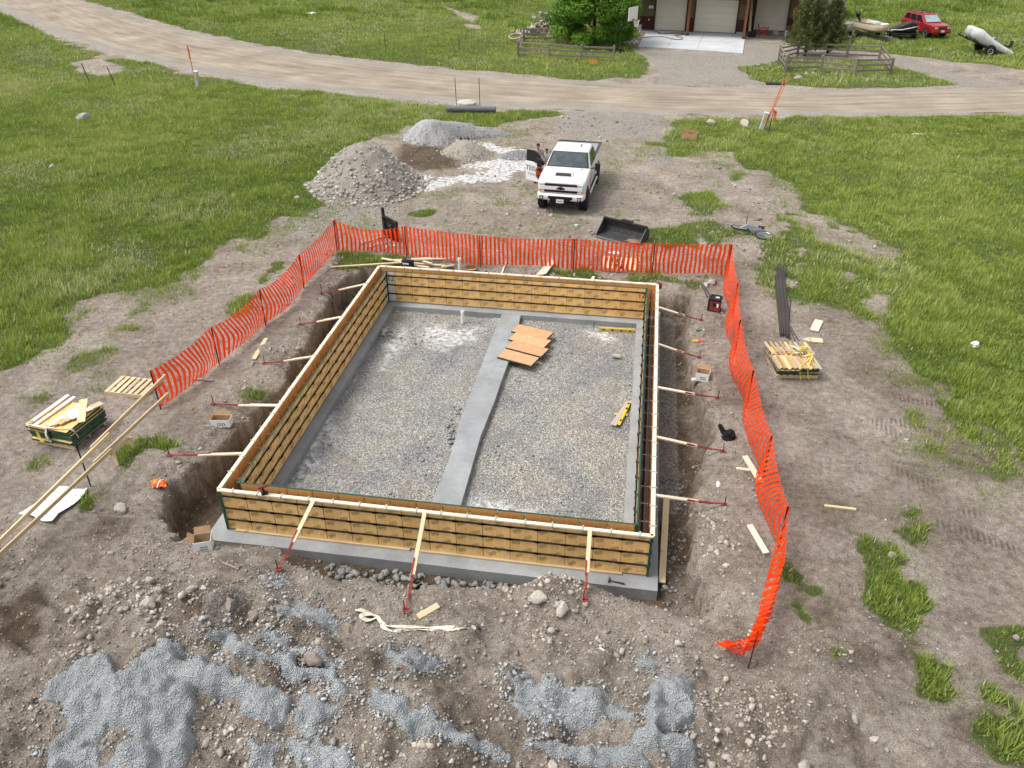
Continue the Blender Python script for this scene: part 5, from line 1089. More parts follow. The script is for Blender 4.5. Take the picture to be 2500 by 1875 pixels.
for s in (-1, 1):
    for y in (-1.95, 1.95):
        M = Matrix.Translation((s*.99, y, .54)) @ Matrix.Rotation(R(90)*s, 4, 'Y'); MB().lathe([(.0, .03), (.52, .03), (.52, -.2), (0, -.2)], BLKT, 26, M).build('wheel_arch', tk, smooth=40)
        road_wheel('wheel', tk, s*.89, y, .44, .33, s, BLKT if y < 0 else SIL)
    mb = MB(); mb.beam((s*.97, -.72, 1.45), (s*1.2, -.76, 1.5), .05, .05, BLKT); mb.box((s*1.27, -.78, 1.55), (.22, .12, .30), BLACKP); mb.build('mirror', tk, bevel=.015)
mb = MB(); mb.box((0, -2.5, .48), (1.0, .5, .12), BLKT); mb.box((0, 0, .52), (1.5, 4.5, .14), BLKT); mb.cyl((-.75, -1.95, .44), (.75, -1.95, .44), .06, BLKT, 8); mb.cyl((-.75, 1.95, .44), (.75, 1.95, .44), .09, BLKT, 8); mb.build('chassis', tk)
MB().cyl((1.05, -1.3, .52), (1.05, 1.2, .52), .05, SIL, 8).build('side_step', tk); MB().box((1.016, -.9, 1.0), (.006, .12, .75), simple('side_red_stripe', (.4, .05, .03), .4)).build('side_graphic', tk)
mb = MB(); mb.box((-.99, -.22, 1.03), (.05, 1.02, .83), BLKT); mb.build('door_opening', tk)
# open passenger door, hinged on the front edge
dr = MB(); mt = Matrix.Translation((-1.02, -.74, 0)) @ Matrix.Rotation(R(62), 4, 'Z')
dr.box((0, .53, 1.06), (.09, 1.06, .86), PWHITE, 0, mt); door = dr.build('door', tk, bevel=.02)
mb = MB(); gp = [(.02, 1.48), (1.04, 1.48), (1.02, 1.98), (.62, 2.0), (.36, 1.88)]
mb.prism(gp, -.02, .02, GLASS, mt @ Matrix.Rotation(R(90), 4, 'Z') @ Matrix.Rotation(R(90), 4, 'X')); mb.build('window', door)
Mt = mt @ Matrix.Translation((-.048, .53, 1.06)) @ Matrix.Rotation(R(-90), 4, 'Z') @ Matrix.Rotation(R(90), 4, 'X')
mb = MB(); text_bm(mb, 'TEIS', .30, BLKT, Mt @ Matrix.Translation((-.24, .13, 0))); text_bm(mb, 'TION', .17, simple('grey_print', (.20, .20, .21), .6), Mt @ Matrix.Translation((-.20, -.13, 0))); mb.build('lettering', door, fix=False)
mb = MB(); hx = [(math.cos(R(90+60*i)), math.sin(R(90+60*i))) for i in range(6)]
mb.prism([(x*.26, y*.36) for x, y in hx], 0, .004, BLKT, Mt @ Matrix.Translation((.27, .0, 0)))
ring = [(x*.23, y*.32) for x, y in hx]; ring2 = [(x*.19, y*.27) for x, y in hx]; Mh = Mt @ Matrix.Translation((.27, 0, .006))
mb.add([(x, y, 0) for x, y in ring]+[(x, y, 0) for x, y in ring2], [(i, (i+1) % 6, 6+(i+1) % 6, 6+i) for i in range(6)], ORG, Mh)
text_bm(mb, 'SC', .26, ORG, Mh @ Matrix.Translation((0, -.01, 0))); mb.build('logo', door, fix=False)
mb = MB(); mb.box((-.10, .30, 1.62), (.14, .34, .22), BLACKP, 0, mt); mb.build('door_mirror', door, bevel=.015)
# ---- red off-roader
sv = thing('suv', 'red estate off-roader parked on the grass beside the trailers', 'car', (32.57, 69.1, H(32.57, 69.1)), R(22))
mb = MB(); hull(mb, [(-2.25, .74, .50, .92), (-2.18, .84, .42, 1.0), (-1.8, .88, .36, 1.04), (-.95, .89, .34, 1.10), (-.9, .89, .34, 1.10), (2.1, .88, .36, 1.10), (2.26, .82, .45, 1.06)], PRED, .09)
rings = []
for z, y0, y1, hw in [(1.10, -.98, 2.18, .85), (1.25, -.75, 2.14, .82), (1.62, -.22, 1.98, .70), (1.69, -.05, 1.88, .62)]:
    r_ = .08; ring = []
    for cx, cy_, a0 in ((hw-r_, y0+r_, -90), (hw-r_, y1-r_, 0), (-hw+r_, y1-r_, 90), (-hw+r_, y0+r_, 180)):
        for i in range(4): a = R(a0+30*i); ring.append((cx+r_*math.cos(a), cy_+r_*math.sin(a), z))
    rings.append(ring)
mb.loft(rings, PRED); mb.build('body', sv, smooth=35)
MB().slabquad(*inset_quad((-.80, -1.0, 1.10), (.80, -1.0, 1.10), (.66, -.25, 1.62), (-.66, -.25, 1.62), .04, .96, .06, .95, .015), .008, simple('pale_windscreen', (.30, .36, .38), .08, 0, .3, 3, spec=.6)).build('windscreen', sv)
for s in (-1, 1):
    sa, sb, sc_, sd2 = (s*.865, -.85, 1.12), (s*.865, 2.1, 1.12), (s*.70, 1.95, 1.62), (s*.70, -.2, 1.62)
    if s < 0: sa, sb, sc_, sd2 = sb, sa, sd2, sc_
    for u0, u1 in ((.05, .31), (.35, .63), (.67, .93)): MB().slabquad(*inset_quad(sa, sb, sc_, sd2, u0, u1, .10, .90, .012), .006, GLASS).build('side_window', sv)
    for y in (-1.37, 1.33):
        M = Matrix.Translation((s*.86, y, .40)) @ Matrix.Rotation(R(90)*s, 4, 'Y'); MB().lathe([(0, .04), (.42, .04), (.42, -.15), (0, -.15)], BLKT, 22, M).build('wheel_arch', sv, smooth=40); road_wheel('wheel', sv, s*.80, y, .36, .24, s, SIL, False)
    MB().box((s*.60, -2.235, .84), (.30, .06, .15), LENS).build('headlight', sv, bevel=.01); MB().box((s*.62, -2.25, .56), (.12, .05, .06), AMB).build('marker_lamp', sv)
    MB().box((s*.97, -.62, 1.16), (.16, .08, .13), BLKT).build('mirror', sv, bevel=.01); mb = MB(); mb.tube([(s*.60, -.1, 1.69), (s*.60, .0, 1.75), (s*.60, 1.7, 1.75), (s*.60, 1.8, 1.68)], .022, BLKT, 6); mb.build('roof_rail', sv)
    MB().box((s*.90, .5, .60), (.02, 2.2, .07), simple('lighter_red_trim', (.42, .06, .06), .4)).build('side_moulding', sv)
mb = MB(); mb.cyl((-.6, .35, 1.75), (.6, .35, 1.75), .02, BLKT, 6); mb.cyl((-.6, 1.3, 1.75), (.6, 1.3, 1.75), .02, BLKT, 6); mb.build('roof_crossbars', sv)
mb = MB()
for k in range(7): mb.box((-.33+.11*k, -2.255, .84), (.045, .03, .15), BLKT)
mb.build('grille', sv); hull(MB(), [(-2.36, .72, .44, .66), (-2.30, .86, .40, .68), (-2.05, .89, .40, .66)], PRED, .06).build('bumper', sv, smooth=35); MB().box((0, -2.37, .60), (.32, .012, .16), WHT).build('number_plate', sv)
# ---- boats on trailers
TAN = simple('tan_hull', (.46, .38, .27), .45, 0, .15, 4, dirt=.3); INB = simple('boat_inside', (.34, .32, .28), .7, 0, .2, 6)
def boat_trailer(par, L, w, wr=.30):
    mb = MB(); mb.beam((0, -L*.72, .42), (0, -L*.35, .45), .08, .08, SIL); mb.beam((0, -L*.72, .42), (-w*.45, L*.1, .45), .06, .06, DGRY); mb.beam((0, -L*.72, .42), (w*.45, L*.1, .45), .06, .06, DGRY)
    for s in (-1, 1): mb.beam((s*w*.45, L*.1, .45), (s*w*.42, L*.42, .45), .06, .06, DGRY)
    mb.beam((-w*.6, L*.12, .34), (w*.6, L*.12, .34), .06, .06, DGRY); mb.cyl((0, -L*.70, .0), (0, -L*.70, .55), .035, SIL, 8); mb.beam((0, -L*.45, .45), (0, -L*.45, 1.0), .06, .06, BLK); mb.build('trailer_frame', par)
    for s in (-1, 1): road_wheel('wheel', par, s*w*.62, L*.12, wr, .18, s, SIL, False)
def outboard(par, y, z, tilt=R(-40), s=1.0):
    M = Matrix.Translation((0, y, z)) @ Matrix.Rotation(tilt, 4, 'X') @ Matrix.Scale(s, 4)
    mb = MB(); mb.loft([[(x, yy, zz) for x, yy in [(hw*math.cos(R(30*k)), dd*math.sin(R(30*k))+.05) for k in range(12)]] for zz, hw, dd in ((.15, .12, .18), (.22, .19, .27), (.42, .18, .25), (.52, .10, .16))], BLACKP, M=M); mb.box((0, .05, -.15), (.12, .2, .6), BLACKP, 0, M); mb.box((0, .1, -.5), (.06, .32, .2), BLACKP, 0, M); mb.build('outboard_motor', par, smooth=45)
    MB().beam(tuple(M @ Vector((0, -.15, .2))), tuple(M @ Vector((.25, -.75, .25))), .05, .05, BLACKP).build('tiller', par)
def make_boat(label, loc, rz, L=4.2, w=1.65, hullmat=TAN):
    t = thing('fishing_boat', label, 'boat', loc, rz, 'small boats parked on trailers')
    st = [(.5, 1.0, .52, 1.18), (.25, 1.0, .50, 1.18), (0, .98, .50, 1.2), (-.25, .82, .54, 1.26), (-.40, .50, .66, 1.33), (-.5, .06, .95, 1.40)]
    def ring(f, hwf, z0, z1, ins=0, zb=None):
        y = f*L; hw = max(.02, hwf*w/2-ins); zb = z0 if zb is None else zb
        return [(-hw, y, z1), (-hw*.86, y, z0+.22*(z1-z0)+(zb-z0)), (-hw*.3, y, zb), (hw*.3, y, zb), (hw*.86, y, z0+.22*(z1-z0)+(zb-z0)), (hw, y, z1)]
    mb = MB(); A = [ring(*s) for s in st]; n_ = 6
    vs = [v for r in A for v in r]; fs = [(i*n_+k, i*n_+k+1, (i+1)*n_+k+1, (i+1)*n_+k) for i in range(len(A)-1) for k in range(n_-1)]+[tuple(range(n_))]; mb.add(vs, fs, hullmat)
    h = mb.build('hull', t, smooth=40); h.modifiers.new('thickness', 'SOLIDIFY').thickness = .05
    B = [ring(f, hw, z0, z0+.32*(z1-z0), .06) for f, hw, z0, z1 in st]; mb = MB(); mb.loft([[r[0], r[5]] for r in B] if False else [[(r[0][0], r[0][1], r[0][2]), (r[5][0], r[5][1], r[5][2]), (r[5][0], r[5][1], r[5][2]+.02), (r[0][0], r[0][1], r[0][2]+.02)] for r in B], INB); mb.build('floor', t)
    for f in (.3, -.02, -.26): MB().box((0, f*L, .98), (w*.82 if f > -.2 else w*.6, .28, .05), INB).build('bench', t)
    for s in (-1, 1): MB().tube([(s*hw*w/2, f*L, z1+.01) for f, hw, z0, z1 in st], .03, SIL, 6).build('gunwale', t)
    outboard(t, .5*L+.05, 1.35); boat_trailer(t, L, w)
    return t
p = G(2124, 92); b2 = make_boat('tan open boat with black outboard on a trailer, beside the red car', p, R(22)); MB().box((.1, -.2, 1.22), (.7, .9, .2), simple('grey_tarp', (.5, .51, .52), .7)).build('cover', b2, bevel=.05); MB().tube([(.3, -.9, 1.25), (.9, -1.0, 1.32)], .03, BLACKP, 6).build('trolling_motor', b2)
p = G(2052, 92); make_boat('grey brown open boat on a trailer half hidden by the pines', p, R(6), 3.8, 1.4, simple('grey_brown_hull', (.30, .26, .21), .5, 0, .25, 5))
# ---- black craft on a low trailer
p = G(2199, 93); t = thing('covered_watercraft', 'black wedge shaped watercraft with pale stripe on a low trailer before the red car', 'watercraft', p, R(8))
mb = MB(); rings = []
for x, hw, z0, z1 in ((-1.15, .12, .62, .74), (-.8, .38, .55, .88), (-.1, .50, .55, 1.12), (.5, .50, .55, 1.30), (.95, .40, .58, 1.28), (1.15, .2, .62, 1.05)): rings.append([(x, yy, zz) for yy, zz in rrect(hw, z0, z1, .09)])
mb.loft(rings, BLACKP); mb.build('hull', t, smooth=40)
mb = MB(); mb.tube([(-1.1, -.25, .70), (-.3, -.55, .74), (.5, -.56, .90), (1.1, -.3, .98)], .05, simple('pale_trim', (.55, .55, .50), .5), 6); mb.build('side_stripe', t); MB().tube([(.7, -.35, 1.3), (.8, 0, 1.42), (.7, .35, 1.3)], .03, BLACKP, 6).build('handlebar', t)
MB().box((-.1, -.42, 1.02), (.35, .02, .10), WHT).build('marking', t); MB().box((0, 0, .42), (2.1, 1.6, .14), BLK).build('trailer_bed', t); mb = MB(); mb.beam((0, -.8, .42), (-.15, -1.5, .38), .07, .07, BLK); mb.build('tongue', t)
for s in (-1, 1): road_wheel('wheel', t, s*1.08, 0, .30, .2, s, SIL, False); MB().box((s*1.08, 0, .64), (.26, .74, .05), simple('grey_fender', (.40, .41, .40), .4, .2)).build('fender', t, bevel=.02)
# ---- inflatable pontoon boat on a tipped trailer
p = G(2400, 131); t = thing('boat_trailer', 'black tipped flat trailer carrying the grey pontoon boat', 'trailer', p, R(8)); TI = Matrix.Translation((0, 0, .45)) @ Matrix.Rotation(R(23), 4, 'Y') @ Matrix.Scale(.9, 4)
mb = MB(); mb.box((.1, 0, .05), (3.7, 1.5, .10), BLK, 0, TI); mb.build('deck', t); mb = MB(); mb.beam(TI @ Vector((-1.7, 0, 0)), TI @ Vector((-2.9, 0, 0)), .08, .10, BLK); mb.beam(TI @ Vector((-2.75, 0, 0)), TI @ Vector((-2.72, 0, .25)), .04, .04, BLK); mb.build('tongue', t)
for s in (-1, 1):
    M2 = TI; mb = MB(); mb.box((.1, s*.76, .16), (3.7, .05, .22), DGRY, 0, TI); mb.build('side_board', t); o = road_wheel('wheel', t, s*.92, 0, .33, .2, s, WHT, False); o.matrix_local = Matrix.Rotation(R(90), 4, 'Z') @ o.matrix_local; mb = MB(); mb.tube([Vector((.42*math.cos(a), s*.92, .33+.42*math.sin(a))) for a in [R(10+20*k) for k in range(9)]], .06, BLK, 6); mb.build('fender', t)
PGREY = simple('grey_tube_fabric', (.62, .62, .60), .45, 0, .10, 3, dirt=.25)
pb_ = thing('pontoon_boat', 'pale grey two tube pontoon boat strapped on the tipped trailer', 'boat', p, R(8))
for s in (-1, 1):
    mb = MB(); mb.tube([TI @ Vector(q) for q in ((-2.0, s*.42, .95), (-1.9, s*.46, .72), (-1.55, s*.5, .62), (-1.0, s*.52, .52), (0, s*.52, .45), (1.2, s*.52, .42), (1.9, s*.52, .42), (2.3, s*.5, .44), (2.45, s*.48, .45))], [.28, .40, .46, .44, .33, .28, .26, .2, .06], PGREY, 14); mb.build('tube', pb_, smooth=60)
mb = MB(); mb.box((.5, 0, .74), (2.6, .75, .06), BLK, 0, TI); mb.build('deck_frame', pb_)
def bseat(x, mat, tilt): 
    M = TI @ Matrix.Translation((x, 0, .86)); mb = MB(); mb.box((0, 0, 0), (.42, .5, .08), mat, 0, M); mb.box((.22, 0, .26), (.08, .48, .5), mat, 0, M @ Matrix.Rotation(tilt, 4, 'Y')); mb.build('seat', pb_, bevel=.03)
bseat(-.25, simple('mid_grey_plastic', (.26, .27, .28), .5), R(50)); bseat(1.75, BLACKP, R(-12))
for x in (.1, 1.6):
    mb = MB(); mb.tube([TI @ Vector((x, .5*math.cos(a)*1.65, .44+.30*math.sin(a))) for a in [R(20*k) for k in range(10)]], .02, BLK, 5); mb.build('lashing', pb_)
# ================================================================ PEOPLE
def skin_mesh(name, pts, edges, mat, par, sub=2):
    bm = bmesh.new(); sk = bm.verts.layers.skin.verify(); vs = []
    for i, (co, r) in enumerate(pts):
        v = bm.verts.new(co); v[sk].radius = r if isinstance(r, tuple) else (r, r); v[sk].use_root = (i == 0); vs.append(v)
    for a, b in edges: bm.edges.new((vs[a], vs[b]))
    me = bpy.data.meshes.new(name); bm.to_mesh(me); bm.free(); o = bpy.data.objects.new(name, me); COL.objects.link(o)
    o.modifiers.new('skin', 'SKIN'); s = o.modifiers.new('smooth', 'SUBSURF'); s.levels = sub; s.render_levels = sub
    bpy.context.view_layer.update(); m2 = bpy.data.meshes.new_from_object(o.evaluated_get(bpy.context.evaluated_depsgraph_get())); o.modifiers.clear(); o.data = m2
    m2.materials.clear(); m2.materials.append(mat); m2.polygons.foreach_set('use_smooth', [True]*len(m2.polygons)); m2.polygons.foreach_set('material_index', [0]*len(m2.polygons)); o.parent = par; return o
def person(label, loc, rz, ht, skin, shirt, legs, hair, armd):
    s = ht/1.75; t = thing('person', label, 'person', loc, rz); V_ = lambda x, y, z: (x*s, y*s, z*s)
    P_ = [(V_(0, 0, .95), (.13*s, .10*s)), (V_(0, 0, 1.12), (.13*s, .09*s)), (V_(0, 0, 1.32), (.15*s, .10*s)), (V_(0, -.01, 1.45), (.08*s, .07*s)), (V_(0, -.02, 1.53), .05*s), (V_(0, -.05, 1.62), (.072*s, .085*s)), (V_(0, -.045, 1.69), (.07*s, .08*s))]
    E_ = [(0, 1), (1, 2), (2, 3), (3, 4), (4, 5), (5, 6)]
    for sd in (-1, 1):
        k = len(P_); P_ += [(V_(sd*.10, 0, .86), .085*s), (V_(sd*.11, -.02, .48), .058*s), (V_(sd*.12, .01, .09), .042*s), (V_(sd*.13, -.13, .045), .036*s)]; E_ += [(0, k), (k, k+1), (k+1, k+2), (k+2, k+3)]
        k = len(P_); P_ += [(V_(sd*.19, 0, 1.42), .055*s), (V_(sd*.24, .01, 1.16), .043*s), (V_(*armd[(sd+1)//2]), .032*s)]; hx_, hy_, hz_ = armd[(sd+1)//2]; P_ += [(V_(hx_-sd*.05, hy_-.07, hz_-.01), (.036*s, .018*s))]; E_ += [(2, k), (k, k+1), (k+1, k+2), (k+2, k+3)]
        kk = len(P_)-1
        for f in range(4): P_.append((V_(hx_-sd*(.05+.02*f), hy_-.14-.01*(f in (1, 2)), hz_+.02-.012*f), .009*s)); E_.append((kk, len(P_)-1))
        P_.append((V_(hx_-sd*.01, hy_-.10, hz_+.04), .010*s)); E_.append((kk, len(P_)-1))
    body = skin_mesh('body', P_, E_, skin, t)
    sh = [(V_(0, 0, .92), (.155*s, .12*s)), (V_(0, 0, 1.12), (.15*s, .11*s)), (V_(0, 0, 1.33), (.17*s, .12*s)), (V_(0, -.005, 1.46), (.09*s, .085*s))]; es = [(0, 1), (1, 2), (2, 3)]
    for sd in (-1, 1): k = len(sh); sh += [(V_(sd*.19, 0, 1.42), .075*s), (V_(sd*.232, .008, 1.21), .068*s)]; es += [(2, k), (k, k+1)]
    skin_mesh('shirt', sh, es, shirt, t)
    tr_ = [(V_(0, 0, .93), (.145*s, .115*s))]; et = []
    for sd in (-1, 1): k = len(tr_); tr_ += [(V_(sd*.10, 0, .84), .10*s), (V_(sd*.11, -.02, .48), .075*s), (V_(sd*.12, .01, .12), .06*s)]; et += [(0, k), (k, k+1), (k+1, k+2)]
    skin_mesh('trousers', tr_, et, legs, t)
    for sd in (-1, 1): MB().loft([[(sd*.125*s+x*.05*s, (-.09+y*.14)*s, z) for x, y in ((-1, -1), (1, -1), (1, 1), (-1, 1))] for z in (-.005, .06*s)], BLACKP).build('shoe', t, bevel=.015)
    bm = bmesh.new(); bmesh.ops.create_uvsphere(bm, u_segments=14, v_segments=10, radius=1); bmesh.ops.delete(bm, geom=[v for v in bm.verts if v.co.z < -.35 or (v.co.y < -.55 and v.co.z < .25)], context='VERTS')
    for v in bm.verts: v.co = Vector((v.co.x*.087*s, v.co.y*.102*s-.04*s, v.co.z*.095*s+1.685*s))
    me = bpy.data.meshes.new('hair'); bm.to_mesh(me); bm.free(); me.materials.append(hair); o = bpy.data.objects.new('hair', me); COL.objects.link(o); o.parent = t; o.modifiers.new('t', 'SOLIDIFY').thickness = .015
    mb = MB()
    for sd in (-1, 1): mb.box((sd*.03*s, -.128*s, 1.655*s), (.018*s, .008*s, .010*s), BLKT)
    mb.build('eyes', t); mb = MB(); mb.loft([[(x*.012*s, -.125*s-d*s, z*s) for x in (-1, 1)]+[(x*.012*s, -.115*s, z*s) for x in (1, -1)] for z, d in ((1.655, .0), (1.615, .022), (1.605, .008))], skin); mb.box((0, -.122*s, 1.575*s), (.04*s, .008*s, .008*s), simple('lips', (.30, .10, .08), .6)); mb.build('nose_and_mouth', t)
    return t
SK1 = simple('skin_tan', (.36, .19, .12), .6, 0, .06, 8); HR = simple('dark_hair', (.015, .011, .009), .7)
p = un(1314, 352, 1.76); person('man in a grey shirt looking down behind the open truck door', (p[0], p[1], H(p[0], p[1])), R(10), 1.80, SK1, simple('grey_brown_shirt', (.27, .25, .22), .9, 0, .1, 8), simple('dark_jeans', (.03, .035, .05), .9), HR, [(-.16, -.26, 1.08), (.18, -.26, 1.05)])
p = un(1335, 366, 1.44); person('smaller person in a pale grey shirt between open door and truck cab', (p[0], p[1], H(p[0], p[1])), R(5), 1.50, SK1, simple('pale_grey_shirt', (.46, .48, .50), .9, 0, .1, 8), simple('grey_shorts', (.12, .12, .13), .9), HR, [(-.12, -.24, 1.12), (.15, -.22, 1.10)])
# ================================================================ HOUSE ACROSS THE ROAD
HO, HA = Vector((7.2, 67.85, 0)), R(-6)
HZ = H(12, 60)
OLIVE = simple('olive_stucco', (.150, .115, .062), .9, 0, .10, 2); MAROON = simple('maroon_corrugated', (.075, .022, .022), .6, .2, .12, 3); CREAM = simple('cream_door', (.74, .69, .58), .55, 0, .04, 1.2); RWOOD = simple('red_brown_post', (.20, .075, .035), .7, 0, .2, 5); ROOFM = simple('dark_roof', (.05, .035, .03), .7, 0, .2, 3); SOFF = simple('dark_soffit', (.06, .035, .025), .8)
hs_ = thing('garage_house', 'olive house with maroon wainscot and three cream garage doors', 'house', (HO.x, HO.y, HZ), HA)
def wallbox(x0, x1, y, z0, z1, mat, nm='wall', d=.2): return MB().box(((x0+x1)/2, y+d/2, (z0+z1)/2), (x1-x0, d, z1-z0), mat).build(nm, hs_)
DZ = 2.72
doors = [(1.85, 4.65, 0), (5.35, 9.05, 0), (10.5, 13.4, 2.3)]
def frontage(x0, x1, y, drs):
    x = x0
    for a, c in drs+[(x1, None)]:
        if a-x > .05:
            wallbox(x, a, y, 1.15, 3.4, OLIVE); w = wallbox(x, a, y-.02, 0, 1.15, MAROON, 'wainscot'); mb = MB(); k = x+.05
            while k < a-.03: mb.box((k, y-.03, .57), (.05, .02, 1.13), MAROON); k += .12
            mb.build('rib', w); wallbox(x, a, y-.035, 1.15, 1.19, SOFF, 'trim_band', .05)
        if c: wallbox(a, c, y, DZ, 3.4, OLIVE); x = c
frontage(0, 9.75, 0, [(1.85, 4.65), (5.35, 9.05)]); frontage(9.75, 14.3, 2.3, [(10.5, 13.4)])
MB().box((9.75, 1.2, 1.7), (.2, 2.2, 3.4), OLIVE).build('wall', hs_); MB().box((.1, 5.7, 1.7), (.2, 11, 3.4), OLIVE).build('wall', hs_); MB().box((14.2, 7, 1.7), (.2, 9, 3.4), OLIVE).build('wall', hs_); MB().box((7.2, 11.3, 1.7), (14.2, .2, 3.4), OLIVE).build('wall', hs_)
for x0, x1, y in doors:
    d = MB(); n_ = 5
    for k in range(n_): d.box(((x0+x1)/2, y+.10, .06+(k+.5)*(DZ-.06)/n_), (x1-x0-.06, .06, (DZ-.06)/n_-.012), CREAM)
    d = d.build('garage_door', hs_, bevel=.006); mb = MB(); mb.box(((x0+x1)/2, y+.12, DZ/2), (x1-x0, .04, DZ), simple('seam_grey', (.48, .45, .38), .7)); mb.build('seal', d)
    mb = MB(); mb.box((x0+.0, y-.02, DZ/2), (.10, .14, DZ), SOFF); mb.box((x1, y-.02, DZ/2), (.10, .14, DZ), SOFF); mb.box(((x0+x1)/2, y-.02, DZ+.05), (x1-x0+.1, .14, .10), SOFF); mb.build('door_frame', d)
    MB().box(((x0+x1)/2, y+.06, .035), (x1-x0, .08, .05), BLACKP).build('bottom_seal', d)
roof = MB(); roof.slabquad((-1, -3.0, 3.55), (15.2, -3.0, 3.55), (15.2, 5.5, 5.9), (-1, 5.5, 5.9), .16, ROOFM); roof.slabquad((-1, 5.5, 5.9), (15.2, 5.5, 5.9), (15.2, 12.2, 3.6), (-1, 12.2, 3.6), .16, ROOFM); roof.build('roof', hs_)
MB().box((7.1, -1.4, 3.44), (16.2, 3.1, .06), SOFF).build('soffit', hs_)
for x in (.0, 14.2): MB().prism([(0, 3.4), (11.3, 3.4), (5.5, 5.8)], -.1, .1, OLIVE, Matrix.Translation((x, 0, 0)) @ Matrix.Rotation(R(90), 4, 'Z') @ Matrix.Rotation(R(90), 4, 'X')).build('gable', hs_)
for x, y in ((4.99, -2.13), (9.82, -2.59), (-.3, .0), (13.95, -.2)):
    o = MB().box((x, y, 1.75), (.22, .22, 3.5), RWOOD).build('post', hs_, bevel=.015); MB().box((x, y, .12), (.30, .30, .14), SOFF).build('post_shoe', o)
def lamp(x, y, z, mat):
    o = MB().tube([(x, y-.02, z+.1), (x, y-.16, z+.18), (x, y-.26, z+.12)], .02, BLK, 6).build('wall_lamp', hs_); MB().lathe([(.04, .12), (.07, .10), (.17, -.10), (.15, -.10)], mat, 14, Matrix.Translation((x, y-.26, z))).build('lamp_shade', o, smooth=40)
lamp(1.5, -.02, 2.62, BLK); lamp(9.45, -.02, 2.48, SIL)
mb = MB(); mb.box((1.45, -.05, 1.95), (.46, .03, .32), BLACKP); mb.box((1.45, -.07, 1.95), (.40, .02, .25), WHT); o = mb.build('number_plate', hs_); mb = MB(); text_bm(mb, '13', .22, BLKT, Matrix.Translation((1.45, -.085, 1.95)) @ Matrix.Rotation(R(90), 4, 'X')); mb.build('house_number', o, fix=False)
MB().box((1.35, -.05, .9), (.09, .03, .14), WHT).build('socket', hs_); MB().box((9.42, -.22, .10), (.55, .35, .20), simple('concrete_step', (.38, .38, .37), .9)).build('step', hs_)
SLABM = simple('pale_concrete', (.50, .51, .52), .85, 0, .09, .5, dirt=.22)
sl_ = MB(); HW = lambda x, y, z=0: Vector((HO.x+x*math.cos(HA)-y*math.sin(HA), HO.y+x*math.sin(HA)+y*math.cos(HA), HZ+z))
jn = simple('slab_joint', (.20, .20, .19), .9)
sp1 = [(1.56, -8.28), (9.95, -9.25), (9.95, -.08), (1.3, -.08)]; sl_.prism(sp1, -.35, .05, SLABM); sl_.prism([(-.8, -1.0), (1.28, -1.0), (1.28, -.08), (-.8, -.08)], -.35, .045, SLABM)
for a, c in (((6.3, -8.8), (6.4, -.1)), ((3.9, -8.5), (3.9, -.1)), ((1.5, -4.4), (9.9, -4.7))): sl_.beam((a[0], a[1], .052), (c[0], c[1], .052), .025, .004, jn)
o = sl_.build('concrete_apron', fix=False); o.location = (HO.x, HO.y, HZ); o.rotation_euler = (0, 0, HA); struct(o)
hz_ = lambda x, y: un(1500+x*.1356, y*.1356, HZ+.075)
def smooth(P_, it=3):
    P_ = [Vector(p) for p in P_]
    for _ in range(it):
        Q = [P_[0]]
        for a, c in zip(P_[:-1], P_[1:]): Q += [a.lerp(c, .25), a.lerp(c, .75)]
        P_ = Q+[P_[-1]]
    return P_
o = MB().tube(smooth([hz_(*q) for q in ((400, 545), (640, 545), (830, 580), (780, 605), (900, 608), (1050, 592), (1240, 597), (1270, 620), (1080, 635), (1120, 655), (1230, 680), (1230, 708), (1110, 718), (1000, 685), (880, 660), (700, 660), (530, 672))]), .028, BLACKP, 6).build('garden_hose', smooth=60); tag(o, 'dark garden hose snaking over the pale garage apron', 'hose')
t = thing('utility_box', 'grey box with dark top beside the left garage door', 'box', HW(.55, -.55, .05), HA); MB().box((0, 0, .26), (.5, .42, .52), simple('box_grey', (.42, .41, .38), .7)).build('body', t, bevel=.01); MB().box((0, 0, .54), (.44, .36, .05), BLACKP).build('lid', t)
# basketball hoop
pr = un(1570, 47, 2.55); t = thing('basketball_hoop', 'basketball hoop with white backboard beside the green tree', 'basketball hoop', (pr[0]-1.15, pr[1], H(pr[0]-1.15, pr[1])))
mb = MB(); mb.tube([(-.9, 0, 0), (-.9, 0, 2.0), (0.2, 0, 2.75)], .05, BLKT, 8); mb.build('pole', t); MB().box((-.9, 0, .1), (1.0, .8, .2), BLKT).build('base', t, bevel=.04)
mb = MB(); mb.box((.42, 0, 2.95), (.04, 1.3, .95), WHT); mb.build('backboard', t).rotation_euler = (0, 0, R(8)); mb = MB(); mb.tube([(.85+.23*math.cos(R(20*k)), .23*math.sin(R(20*k)), 2.56) for k in range(18)], .014, simple('rim_red', (.5, .04, .02), .5), 6, closed=True); mb.box((.53, 0, 2.56), (.2, .12, .05), simple('rim_red', (.5, .04, .02))); mb.build('rim', t)
mb = MB()
for k in range(12):
    a = R(30*k); c = R(30*(k+1)); f = lambda a, r, z: (.85+r*math.cos(a), r*math.sin(a), z)
    mb.tube([f(a, .23, 2.55), f(c, .19, 2.40), f(a, .15, 2.25), f(c, .13, 2.08)], .010, WHT, 4); mb.tube([f(c, .23, 2.55), f(a, .19, 2.40), f(c, .15, 2.25), f(a, .13, 2.08)], .010, WHT, 4)
mb.build('net', t)
t.rotation_euler = (0, 0, R(-38))
